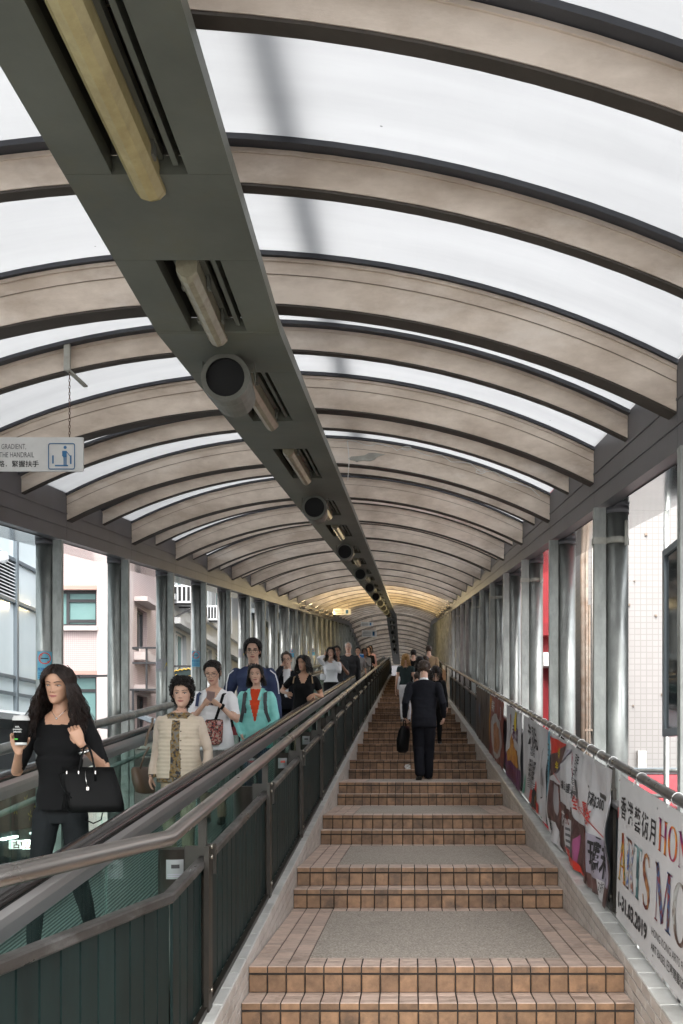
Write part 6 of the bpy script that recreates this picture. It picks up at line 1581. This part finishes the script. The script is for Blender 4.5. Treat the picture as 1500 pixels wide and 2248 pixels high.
M['boardw'] = mat('banner_board', (0.56, 0.55, 0.545), .5, col2=(0.52, 0.51, 0.505), scale=3)
M['vinylw'] = mat('white_vinyl', (0.58, 0.57, 0.575), .35, col2=(0.50, 0.49, 0.50), scale=3)
M['vg'] = mat('grey_vinyl', (0.30, 0.28, 0.29), .4)
M['dmar'] = mat('dark_maroon_print', (0.055, 0.028, 0.026), .4, col2=(0.12, 0.06, 0.055), scale=9)
M['pink'] = mat('pink_print', (0.34, 0.09, 0.20), .4)
M['mag'] = mat('magenta_print', (0.42, 0.03, 0.10), .4)
M['redp'] = mat('red_print', (0.55, 0.035, 0.02), .4)
M['yel'] = mat('yellow_print', (0.60, 0.46, 0.02), .4)
M['purp'] = mat('purple_print', (0.10, 0.02, 0.085), .4)
M['amber'] = mat('amber_print', (0.60, 0.30, 0.04), .5, col2=(0.30, 0.09, 0.02), scale=14)
M['food'] = mat('food_print', (0.20, 0.07, 0.02), .4, col2=(0.42, 0.19, 0.08), scale=25)
M['plate'] = mat('plate_print', (0.36, 0.35, 0.34), .3)
M['brick_r'] = mat('red_brown_print', (0.22, 0.045, 0.03), .4, col2=(0.15, 0.035, 0.025), scale=5)
M['dbrown'] = mat('dark_brown_vinyl', (0.035, 0.026, 0.022), .35, col2=(0.05, 0.038, 0.03), scale=6)
M['bluep'] = mat('blue_print', (0.02, 0.14, 0.34), .4)
M['cyan'] = mat('cyan_print', (0.10, 0.32, 0.42), .4)
M['lav'] = mat('lavender_print', (0.33, 0.30, 0.36), .4)
M['l_A'] = paisley('letter_print_fruit', (0.45, 0.06, 0.02), (0.50, 0.28, 0.03), (0.04, 0.10, 0.04), 18)
M['l_R'] = paisley('letter_print_china', (0.05, 0.09, 0.25), (0.50, 0.48, 0.45), (0.20, 0.06, 0.03), 22)
M['l_T'] = paisley('letter_print_sea', (0.03, 0.07, 0.08), (0.12, 0.24, 0.24), (0.25, 0.33, 0.32), 9)
M['l_S'] = paisley('letter_print_gourd', (0.10, 0.015, 0.012), (0.30, 0.12, 0.03), (0.42, 0.33, 0.22), 12)
M['l_M'] = paisley('letter_print_map', (0.22, 0.03, 0.03), (0.05, 0.12, 0.26), (0.10, 0.03, 0.02), 22)
M['l_O'] = paisley('letter_print_fan', (0.07, 0.03, 0.02), (0.25, 0.22, 0.19), (0.40, 0.40, 0.38), 14)
def hongmat():
    m, n, out = new_mat('letter_print_sunset'); L = n.links
    b = n.nodes.new('ShaderNodeBsdfPrincipled'); L.new(b.outputs[0], out.inputs[0])
    gp = n.nodes.new('ShaderNodeNewGeometry'); nz = n.nodes.new('ShaderNodeTexNoise'); nz.inputs['Scale'].default_value = 9; L.new(gp.outputs['Position'], nz.inputs['Vector'])
    cr = n.nodes.new('ShaderNodeValToRGB'); e = cr.color_ramp.elements; e[0].position = .42; e[0].color = (.18, .01, .10, 1); e[1].position = .6; e[1].color = (.62, .24, .02, 1); x = e.new(.5); x.color = (.50, .06, .03, 1)
    L.new(nz.outputs[0], cr.inputs[0]); L.new(cr.outputs[0], b.inputs['Base Color']); return m
M['l_H'] = hongmat()

# ---- big board
bn = Banner('large white board with multicoloured HONG and ARTS lettering, nearest on the right', 6.09, 2.3, .905, M['boardw'], name='banner_board', ties=3)
bn.text('香', .075, -.24, .150, M['ink'], bold=.002); bn.text('港', .255, -.245, .150, M['ink'], bold=.002); bn.text('藝', .435, -.25, .155, M['ink'], bold=.002); bn.text('術', .615, -.25, .155, M['ink'], bold=.002); bn.text('月', .795, -.245, .150, M['ink'], bold=.002)
for i, ch in enumerate('HONG'): bn.letter(ch, .985 + .19 * i, -.265, .165, .175, M['l_H'])
for ch, u, w_, k in (('A', .055, .20, 'l_A'), ('R', .255, .20, 'l_R'), ('T', .455, .185, 'l_T'), ('S', .665, .175, 'l_S')): bn.letter(ch, u, -.645, w_, .305, M[k])
bn.letter('M', .955, -.645, .30, .31, M['l_M']); bn.letter('O', 1.30, -.645, .26, .31, M['l_O'])
bn.text('1-31.03.2019', .045, -.815, .128, M['ink'], bold=.0045, squash=1.12)
bn.text('HONG KONG ARTS FESTIVAL', .90, -.745, .062, M['ink']); bn.text('ART BASEL 巴塞爾藝術展', .90, -.83, .062, M['ink'], bold=.0005)
bn.poly([(.0, -.2), (.012, -.2), (.012, -.27), (.0, -.27)], M['redp'])
m = MB()
for u, v in ((.03, -.03), (.95, -.05), (.03, -.87), (.95, -.85)): p = bn.p(u, v, .004); m.sphere(p, .003, .007, .007, 8, 5)
m.build('eyelet', M['metal'], bn.t)

# ---- crumpled shoe-print banner
bn = Banner('crumpled white banner with pink and maroon shoe pictures, second on the right', 9.05, 2.76, .93, M['vinylw'], .045, 4, ties=7)
L_, H_ = bn.L, bn.H
bn.poly([(.02, -.04), (.95, -.02), (.72, -.16), (.30, -.30), (.02, -.33)], M['redp'])
bn.poly([(.05, -.22), (.6, -.11), (.95, -.03), (.80, -.19), (.35, -.34), (.05, -.42)], M['dmar'], .004)
bn.text('金', .45, -.20, .11, M['yel'], bold=.002, off=.006); bn.text('新', .60, -.17, .11, M['yel'], bold=.002, off=.006); bn.text('年', .36, -.30, .08, M['yel'], bold=.002, off=.006)
bn.poly([(.80, -.19), (1.0, -.06), (1.25, -.03), (.35, -.35)], M['lav'], .004)
bn.stroke([(.30, -.33), (.62, -.385)], [.008, .008], M['redp']); m = bn.stroke([(.30, -.345), (.68, -.38)], [.009, .009], M['redp'], .006); m.build('print', M['redp'], bn.t)
m = bn.stroke([(1.62, -.43), (2.1, -.44), (2.72, -.45)], [.010, .010, .010], M['redp'], .006); m.build('print', M['redp'], bn.t)
bn.text('煥', 1.20, -.16, .13, M['mag'], bold=.001, squash=.8); bn.text('彩', 1.20, -.29, .13, M['mag'], bold=.001, squash=.8)
bn.text('百年', 1.42, -.12, .095, M['ink'], bold=.002); bn.text('三代', 1.44, -.20, .08, M['ink'], bold=.002)
bn.poly([(1.40, -.23), (1.62, -.23), (1.62, -.33), (1.52, -.37), (1.40, -.34)], M['grey'], .004); bn.text('福', 1.44, -.32, .11, M['vinylw'], bold=.001, off=.007)
for u, s_ in ((.80, '護膚品'), (1.08, '護髮品'), (1.34, '化妝品')): bn.text(s_, u, -.395, .085, M['ink'], bold=.001, squash=.9)
bn.text('全場優惠低至五折', 1.42, -.47, .12, M['redp'], bold=.002, squash=.78)
bn.text('買滿$300', 1.98, -.33, .105, M['ink'], bold=.002)
bn.poly([(.05, -.43), (.55, -.42), (.62, -.62), (.80, -.93), (.05, -.93)], M['dmar'])
bn.poly([(.55, -.52), (1.2, -.54), (2.72, -.60), (2.72, -.93), (.55, -.93)], M['dmar'], .0032)
bn.poly([(.30, -.44), (.50, -.44), (.60, -.60), (.52, -.70), (.38, -.62)], M['vg'], .005); bn.poly([(.50, -.46), (.58, -.47), (.72, -.60), (.64, -.72), (.55, -.6)], M['brick_r'], .005)
bn.poly([(.72, -.52), (.95, -.53), (1.08, -.78), (.92, -.88), (.78, -.70)], M['dmar'], .0045); bn.text('花', .82, -.70, .13, M['vinylw'], bold=.003, off=.007); bn.text('靴', 1.02, -.66, .10, M['brick_r'], bold=.002, off=.007)
bn.poly([(.95, -.64), (1.28, -.60), (1.22, -.92), (1.02, -.92)], M['vinylw'], .005)
for i in range(4):
    bn.poly([(1.03, -.70 - .05 * i), (1.20, -.69 - .05 * i), (1.20, -.712 - .05 * i), (1.03, -.722 - .05 * i)], M['grey'], .007)
bn.poly([(1.22, -.50), (1.36, -.50), (1.62, -.68), (1.50, -.93), (1.22, -.93), (1.32, -.70)], M['dmar'], .0045); bn.poly([(1.38, -.66), (1.50, -.62), (1.42, -.88), (1.30, -.93)], M['vg'], .006)
bn.poly([(1.54, -.70), (1.64, -.64), (1.62, -.90), (1.53, -.92)], M['pink'], .006); bn.poly([(1.66, -.60), (1.98, -.52), (2.05, -.93), (1.66, -.93)], M['dmar'], .005)
bn.poly([(1.86, -.66), (2.04, -.48), (2.12, -.58), (2.08, -.90), (1.92, -.86)], M['brick_r'], .006)
bn.poly([(2.10, -.52), (2.70, -.53), (2.70, -.80), (2.12, -.82)], M['lav'], .005); bn.text('瑪利', 2.20, -.76, .24, M['ink'], bold=.004, squash=.95, off=.008); bn.text('三', 2.30, -.60, .10, M['ink'], bold=.001, off=.008)
bn.poly([(2.12, -.82), (2.70, -.80), (2.70, -.93), (2.12, -.93)], M['dmar'], .006); bn.poly([(2.40, -.80), (2.62, -.79), (2.62, -.925), (2.40, -.925)], M['vinylw'], .008); bn.text('2折', 2.44, -.87, .08, M['ink'], off=.010)
bn.poly([(.04, -.80), (.50, -.76), (.95, -.93), (.04, -.93)], M['vinylw'], .007); bn.text('羅文心', .10, -.88, .12, M['ink'], bold=.002, off=.010)
bn.poly([(1.00, -.87), (1.60, -.86), (1.85, -.93), (1.1, -.93)], M['redp'], .009)

# ---- white text banner
bn = Banner('narrow white banner with black characters and a fiery figure at its foot', 11.10, 1.90, .90, M['vinylw'], .03, 9, ties=5)
bn.text('港昌院', .45, -.26, .24, M['ink'], bold=.004); bn.text('港島昌院', .62, -.36, .10, M['grey'], bold=.001)
for i in range(4): bn.text('傳統藝術推廣', .62 - .04 * i, -.47 - .058 * i, .075, M['ink'], bold=.001)
for i in range(5): bn.poly([(.40, -.66 - .022 * i), (1.1 - .05 * i, -.65 - .022 * i), (1.1 - .05 * i, -.658 - .022 * i), (.40, -.668 - .022 * i)], M['grey'])
bn.poly([(1.52, -.40), (1.66, -.40), (1.66, -.57), (1.50, -.57)], M['vg'], .005); m = bn.stroke([(1.60, -.40), (1.62, -.25), (1.66, -.20)], [.02, .012, .01], M['grey'], .005); m.build('print', M['grey'], bn.t)
m = bn.stroke([(1.56, -.57), (1.55, -.70), (1.50, -.71)], [.015, .012, .02], M['ink'], .005); m.build('print', M['ink'], bn.t)
bn.poly([(.55, -.86), (.70, -.74), (.95, -.72), (1.05, -.60), (1.15, -.74), (1.40, -.80), (1.45, -.88), (.9, -.90)], M['redp'], .005); bn.poly([(.80, -.89), (.95, -.70), (1.12, -.72), (1.30, -.88)], M['ink'], .007); bn.poly([(1.05, -.78), (1.12, -.70), (1.20, -.84)], M['amber'], .009)
bn.poly([(.08, -.66), (.20, -.7), (.22, -.86), (.06, -.88)], mat('jade_print', (.12, .32, .24), .4), .005)
# ---- light blue strip
bn = Banner('thin light blue banner strip between the white banners', 9.19, .13, .62, M['cyan'], .01, 2, ties=1)
for i in range(8): bn.poly([(.03, -.12 - .05 * i), (.10, -.12 - .05 * i), (.10, -.135 - .05 * i), (.03, -.135 - .05 * i)], M['grey'])
# ---- poster with amber blob
bn = Banner('white poster with amber splash and purple foot carrying a yellow label', 13.0, 1.75, .92, M['vinylw'], .025, 6, ties=4)
bn.poly([(0, -.62), (1.75, -.66), (1.75, -.92), (0, -.92)], M['purp']); bn.poly([(.25, -.60), (.55, -.50), (.80, -.30), (1.0, -.46), (1.45, -.52), (1.6, -.64), (1.2, -.70), (.7, -.66), (.3, -.72)], M['amber'], .005)
bn.text('秋意濃', .85, -.36, .20, M['purp'], bold=.002); bn.poly([(1.1, -.02), (1.28, -.02), (1.10, -.26), (.92, -.26)], M['yel'], .006)
for i in range(4): bn.poly([(.3, -.76 - .03 * i), (1.3, -.77 - .03 * i), (1.3, -.78 - .03 * i), (.3, -.77 - .03 * i)], M['brick_r'], .006)
bn.poly([(.4, -.12), (.55, -.08), (.60, -.36), (.45, -.44)], M['brick_r'], .005)
# ---- red poster with a plate of food
bn = Banner('red-brown poster showing a dish on a pale oval plate', 15.6, 2.25, .93, M['brick_r'], .02, 8, ties=4)
bn.poly([(1.15 + .85 * math.cos(a), -.56 + .33 * math.sin(a)) for a in [6.2832 * k / 24 for k in range(24)]], M['plate'], .004); bn.poly([(1.25 + .52 * math.cos(a), -.58 + .24 * math.sin(a)) for a in [6.2832 * k / 16 for k in range(16)]], M['food'], .006)
bn.text('美味', .5, -.22, .20, M['vinylw'], bold=.002, off=.006); bn.text('廚', 1.7, -.26, .22, M['vinylw'], bold=.002, off=.006)
bn.poly([(0, -.9), (.3, -.2), (.45, -.05), (.1, 0), (0, -.2)], M['amber'], .005)
# ---- plain dark banner with blue stroke
bn = Banner('plain dark brown banner with one blue brush stroke', 18.6, 2.85, .93, M['dbrown'], .02, 3, ties=6)
bn.poly([(1.0, -.30), (1.12, -.25), (1.20, -.60), (1.05, -.80), (.92, -.62)], M['bluep'], .005)
m = bn.stroke([(.15, -.05), (.28, -.4), (.10, -.9)], [.12, .10, .05], M['ink'], .005); m.build('print', M['dmar'], bn.t)
# ---- two far ones
bn = Banner('far pinkish banner with blotchy print, beside the stair group', 36.5, 3.0, .90, mat('pinkish_print', (.34, .22, .17), .5, col2=(.20, .11, .08), scale=9), .02, 1, ties=3)
bn.poly([(0, 0), (3, 0), (3, -.14), (0, -.14)], M['vinylw'], .005)
bn = Banner('far white banner with faint red marks, just nearer than the pinkish one', 32.6, 2.2, .90, M['vinylw'], .02, 5, ties=3)
for i in range(5): bn.text('賀', .7, -.35 - .11 * i, .12, M['redp'])

# ================================================================== HANGING SIGNS
def chain(m, x, y, z0, z1):
    n = int((z1 - z0) / .022)
    for i in range(n):
        z = z0 + (z1 - z0) * (i + .5) / n; a = i % 2
        pts = [(x + (.006 * math.cos(t) if a else 0), y + (0 if a else .006 * math.cos(t)), z + .0145 * math.sin(t)) for t in [6.2832 * k / 8 for k in range(9)]]
        m.tube(pts, .0022, 4)
sg = thing('hanging_sign', 'white hanging sign about the gradient and handrail with a blue pictogram, chained to a rib', 'sign', (-2.5, 6.55, 1.93))
YS = 6.56
m = MB(); m.box(-2.98, -2.172, YS, YS + .02, 1.932, 2.158); m.build('sign_board', M['white'], sg)
fx = lambda px, py, off=.002: (((px - 894) * YS / F_), YS - off, (1667 - py) * YS / F_)
text('GRADIENT,', .050, M['grey'], sg, align='RIGHT', squash=.66, M4=fr(fx(58, 986), (1, 0, 0), (0, 0, 1)))
text('THE HANDRAIL', .050, M['grey'], sg, align='RIGHT', squash=.66, M4=fr(fx(75, 1004), (1, 0, 0), (0, 0, 1)))
text('斜路．緊握扶手', .046, M['ink'], sg, align='RIGHT', bold=.0005, M4=fr(fx(86, 1024), (1, 0, 0), (0, 0, 1)))
m = MB(); x0, _, z1 = fx(107, 974); x1, _, z0 = fx(164, 1030); rr_ = .012; out_ = []
for cx, cz, a0 in ((x1 - rr_, z1 - rr_, 0), (x0 + rr_, z1 - rr_, 90), (x0 + rr_, z0 + rr_, 180), (x1 - rr_, z0 + rr_, 270)):
    out_ += [(cx + rr_ * math.cos(R(a0 + q * 30)), YS - .003, cz + rr_ * math.sin(R(a0 + q * 30))) for q in range(4)]
m.tube(out_ + [out_[0]], .0032, 5); m.build('pictogram_frame', M['blue'], sg)
m = MB()
def prect(a, b, c, d): p, q = fx(a, d, .004), fx(c, b, .004); m.add([p, (q[0], p[1], p[2]), q, (p[0], p[1], q[2])], [(0, 1, 2, 3)])
prect(115, 1000, 118.5, 1018); prect(154, 1000, 157.5, 1019); prect(121, 1021, 150, 1024)
prect(139, 990, 147, 1004); prect(140, 1004, 142.6, 1021); prect(144, 1004, 146.5, 1021); prect(137, 990, 139, 1002)
c = fx(143.5, 982.5, .004); m.add([(c[0] + .011 * math.cos(t), c[1], c[2] + .011 * math.sin(t)) for t in [6.2832 * k / 14 for k in range(14)]], [tuple(range(14))])
p, q = fx(147, 991, .004), fx(154, 1000, .004); m.add([p, (p[0], p[1], p[2] - .008), (q[0], q[1], q[2] - .008), q], [(0, 1, 2, 3)]); m.build('pictogram', M['blue'], sg)
m = MB(); chain(m, -2.265, YS + .01, 2.155, 2.62); chain(m, -2.90, YS + .01, 2.155, 2.55); m.build('chain', M['chain'], sg)
for x, z in ((-2.275, 2.60), (-2.91, 2.52)): m = MB(); m.box(x - .018, x + .022, 6.535, 6.56, z, z + .22); m.bar((x, 6.55, z + .01), (x + .06, 6.75, z - .03), .03, .012); m.build('bracket', M['clamp'], sg)
for label, px, py, Y, wd, ht, yel in (('white sign hung far up over the walkway, first of three', 751, 1343, 42, .75, .26, 1), ('white sign hung far up over the walkway, second of three', 806, 1370, 62, .78, .27, 0), ('wide pale sign hung over the top of the walkway, lowest of three', 811, 1391, 66, 1.0, .45, 0)):
    s2 = thing('hanging_sign', label, 'sign', tuple(wpt(px, py, Y)), 'signs hung over the walkway'); c = wpt(px, py, Y)
    m = MB(); m.box(c.x - wd / 2, c.x + wd / 2, Y, Y + .03, c.z - ht / 2, c.z + ht / 2); m.build('sign_board', M['white'], s2)
    m = MB(); zt_ = az(max(-3.4, c.x)) + zr(Y) - .2
    for sx in (-.4, .4): m.tube([(c.x + sx * wd, Y + .015, c.z + ht / 2), (c.x + sx * wd, Y + .015, zt_ + .15)], .008, 5)
    m.build('hanger', M['chain'], s2)
    m = MB(); m.box(c.x + wd * .22, c.x + wd * .36, Y - .006, Y - .001, c.z - ht * .32, c.z + ht * .3); m.build('pictogram', M['blue'], s2)
    m = MB()
    for q in range(3): m.box(c.x - wd * .42, c.x + wd * .1, Y - .005, Y - .001, c.z - ht * .3 + q * ht * .24, c.z - ht * .3 + q * ht * .24 + .02)
    m.build('text_line', M['grey'], s2)

# ================================================================== NOTICES ON COLUMNS
def curved(m, cx, cy, r, a0, a1, z0, z1, off=0.0, n=10):
    for i in range(n):
        t0, t1 = a0 + (a1 - a0) * i / n, a0 + (a1 - a0) * (i + 1) / n
        m.add([(cx + (r + off) * math.sin(t0), cy - (r + off) * math.cos(t0), z0), (cx + (r + off) * math.sin(t1), cy - (r + off) * math.cos(t1), z0), (cx + (r + off) * math.sin(t1), cy - (r + off) * math.cos(t1), z1), (cx + (r + off) * math.sin(t0), cy - (r + off) * math.cos(t0), z1)], [(0, 1, 2, 3)])
def on_cyl(me, cx, cy, r, ac):      # wrap flat x,y mesh round the pipe
    for v in me.vertices:
        t = ac + v.co.x / r; z = v.co.y; off = v.co.z
        v.co = Vector((cx + (r + off) * math.sin(t), cy - (r + off) * math.cos(t), z))
M['nblue'] = mat('notice_blue', (0.10, 0.34, 0.46), .4); M['nred'] = mat('notice_red', (0.55, 0.05, 0.03), .4); M['npaper'] = mat('notice_paper', (0.25, 0.255, 0.255), .4)
def notice(kind, cx, cy, zc, wd, ht, label, r=0.0875, group=None):
    t = thing('notice', label, 'notice', (cx, cy - r, zc), group); ac = math.atan2(-cx, cy) * -1; ac = math.atan2(0 - cx, cy)
    h2, w2 = ht / 2, wd / 2 / r
    m = MB(); curved(m, cx, cy, r, ac - w2, ac + w2, zc - h2, zc + h2, .002); m.build('paper', M['npaper'], t)
    def flat(fn, mt, off, name):
        m = MB(); fn(m); me = m.mesh(name, mt)
        for v in me.vertices: v.co.z = off; v.co.y += zc
        on_cyl(me, cx, cy, r, ac); return obj(name, me, t)
    def rect(m, a, b, c, d, n=6):
        for i in range(n): x0, x1 = a + (c - a) * i / n, a + (c - a) * (i + 1) / n; m.add([(x0, b, 0), (x1, b, 0), (x1, d, 0), (x0, d, 0)], [(0, 1, 2, 3)])
    if kind == 'smoke':
        flat(lambda m: rect(m, -wd * .46, -h2 * .95, wd * .46, h2 * .95), M['nblue'], .0035, 'blue_field')
        rc = wd * .36; cyy = h2 - rc - ht * .06
        flat(lambda m: m.add([(rc * math.cos(a), cyy + rc * math.sin(a), 0) for a in [6.2832 * k / 24 for k in range(24)]], [tuple(range(24))]), M['npaper'], .005, 'disc')
        def rg_(m):
            for k in range(24):
                a, b = 6.2832 * k / 24, 6.2832 * (k + 1) / 24; m.add([(rc * math.cos(a), cyy + rc * math.sin(a), 0), (rc * math.cos(b), cyy + rc * math.sin(b), 0), (rc * .82 * math.cos(b), cyy + rc * .82 * math.sin(b), 0), (rc * .82 * math.cos(a), cyy + rc * .82 * math.sin(a), 0)], [(0, 1, 2, 3)])
            q = rc * .62; w_ = rc * .1; m.add([(-q - w_, cyy + q, 0), (-q + w_, cyy + q + w_, 0), (q + w_, cyy - q, 0), (q - w_, cyy - q - w_, 0)], [(0, 1, 2, 3)])
        flat(rg_, M['nred'], .0075, 'ring')
        flat(lambda m: rect(m, -rc * .6, cyy - rc * .12, rc * .55, cyy + rc * .06), M['ink'], .0062, 'cigarette')
        o = text('嚴禁吸煙', wd * .22, M['bluep'], t, align='CENTER', bold=.0006)
        for v in o.data.vertices: v.co.z = .006; v.co.y += zc - ht * .18
        on_cyl(o.data, cx, cy, r, ac)
        flat(lambda m: [rect(m, -wd * .4, -h2 * (.55 + .14 * i), wd * .4, -h2 * (.50 + .14 * i)) for i in range(3)], M['bluep'], .0055, 'text_line')
    elif kind == 'warn':
        flat(lambda m: m.add([(wd * .14, -ht * .25, 0), (wd * .44, -ht * .25, 0), (wd * .29, ht * .3, 0)], [(0, 1, 2)]), M['yel'], .005, 'warning_triangle')
        flat(lambda m: [rect(m, -wd * .44, ht * (.26 - .15 * i), wd * (-.02 - .04 * (i % 2)), ht * (.20 - .15 * i)) for i in range(4)], M['lav'], .0045, 'text_line')
        flat(lambda m: rect(m, wd * .38, h2 * .5, wd * .5, h2 * .98), M['nblue'], .0046, 'corner_mark')
    else:
        flat(lambda m: rect(m, -wd * .2, ht * .05, wd * .25, ht * .25), M['ink'] if kind == 'label' else M['nred'], .005, 'mark')
        flat(lambda m: [rect(m, -wd * .42, -ht * (.28 + .1 * i), wd * .4, -ht * (.24 + .1 * i)) for i in range(2)], M['lav'], .005, 'text_line')
CX = -3.72
notice('smoke', CX, 10.05, .955, .165, .30, 'blue no smoking notice on the nearest left column, behind the woman in black')
notice('warn', CX, 14.85, 1.42, .26, .19, 'white warning notice with yellow triangle on the third left column')
notice('smoke', CX, 17.25, 1.76, .17, .29, 'blue no smoking notice on the column left of the woman with the phone')
notice('warn', CX, 22.05, 2.38, .2, .2, 'white notice on the column behind the tall man in navy')
notice('smoke', CX, 31.65, 3.42, .16, .28, 'blue no smoking notice above the man in the dark suit')
notice('warn', CX, 36.45, 3.98, .2, .2, 'pale notice on a far left column above the black dress')
notice('smoke', CX, 38.85, 4.25, .16, .28, 'blue no smoking notice farthest along the left columns')
for i, kd_, lb in ((0, 'label', 'white sticker on the nearest stub column behind the slatted railing'), (2, 'ring', 'white sticker with a red mark on the third stub column'), (3, 'label', 'small white sticker on the fourth stub column')):
    y = posts_l[i] + .12; notice(kd_, -1.155, y, -1.07 + zf(y) - .05, .085, .095, lb, r=.082)

# ================================================================== WARM FLOOD LAMPS FARTHER UP
for iy, y in enumerate((32.4, 34.8, 37.2, 39.6, 42.0, 44.4)):
    for s, x in ((-1, -3.42), (1, 1.36)):
        f = thing('flood_lamp', '%s small warm flood lamp on the %s eave beam far up the passage' % (ORD[iy], 'walkway-side' if s < 0 else 'banner-side'), 'lamp', (x, y, 1.2 + zr(y)), 'warm lamps under the canopy')
        m = MB(); z = 1.16 + zr(y); m.box(x - .07, x + .07, y - .09, y + .09, z - .05, z + .04); m.box(x + s * .05, x + s * .125, y - .02, y + .02, z - .04, z - .01); m.build('lamp_body', M['beam'], f)
        m = MB(); m.box(x - .06, x + .06, y - .08, y + .08, z + .041, z + .046); m.build('lamp_glass', emit('warm_glass', (1, .72, .3), .5) if 'wg' not in M else M['wg'], f)
        ld = bpy.data.lights.new('warm_light', 'AREA'); ld.energy = 15; ld.size = .12; ld.color = (1.0, .78, .42); lo = bpy.data.objects.new('warm_light', ld); COL.objects.link(lo); lo.parent = f; lo.matrix_parent_inverse = Matrix.Translation(-f.location)
        lo.location = (x - s * .02, y, z + .07); lo.rotation_euler = Vector((-s * .9, -.05, .45)).to_track_quat('-Z', 'Y').to_euler()

# ================================================================== SMALL LEFTOVERS
sr = thing('string', 'pale tangled string caught along a rib on the banner side', 'string', (0.4, 10.15, 3.2))
rg = random.Random(8); m = MB(); pts = []
for i in range(40):
    x = -.62 + 2.0 * i / 39; pts.append((x, 10.18 - .004 - .012 * rg.random(), az(x) + zr(10.2) - .035 + .018 * math.sin(i * 1.1) + .012 * rg.uniform(-1, 1)))
m.tube(pts, .0035, 5); m.tube([pts[0], (-.60, 10.15, pts[0][2] - .2), (-.615, 10.15, pts[0][2] - .42)], .004, 5); m.build('strand', M['tie'], sr)
for i in (12, 27): m = MB(); c = pts[i]; m.tube([(c[0] + .05 * math.cos(t), c[1] - .01, c[2] + .02 * math.sin(t)) for t in [6.2832 * k / 10 for k in range(11)]], .004, 5); m.build('loop', M['tie'], sr)
pt = thing('paint_patch', 'grey flaking paint patch on a rib near the trough', 'patch', (-.45, 10.19, 3.0))
m = MB(); z0 = az(-.42) + zr(10.2) - .17; m.loft([[(-.42 + .17 * math.cos(t) * (1 + .25 * math.sin(3 * t)), yy, z0 + .035 * math.sin(t) * (1 + .3 * math.cos(5 * t)) + .15 * math.cos(t) * .17) for t in [6.2832 * k / 18 for k in range(18)]] for yy in (10.199, 10.194)], True, 0, False); o = m.build('patch', M['clamp'], pt); fixnormals(o.data)
for k, (yy, zz) in enumerate(((33.4, 4.75), (31.3, 2.0), (35.5, 2.05))):
    ac = thing('air_conditioner', ('grey boxed air conditioner on the white building, %s along the wall' % ('highest', 'nearest lower one', 'farther lower one')[k]), 'air conditioner', (-6.6, yy, zz), 'air conditioners on the white building')
    m = MB(); m.box(-6.9, -6.35, yy, yy + .8, zz, zz + .5); o = m.build('casing', M['louv'], ac)
    for q in range(5): m = MB(); m.box(-6.88 + q * .1, -6.82 + q * .1, yy - .012, yy - .002, zz + .06, zz + .44); m.build('grille_slot', M['black'], o)
    m = MB(); m.bar((-6.9, yy + .1, zz - .03), (-6.35, yy + .1, zz - .03), .04, .04); m.build('bracket', M['frame'], ac)
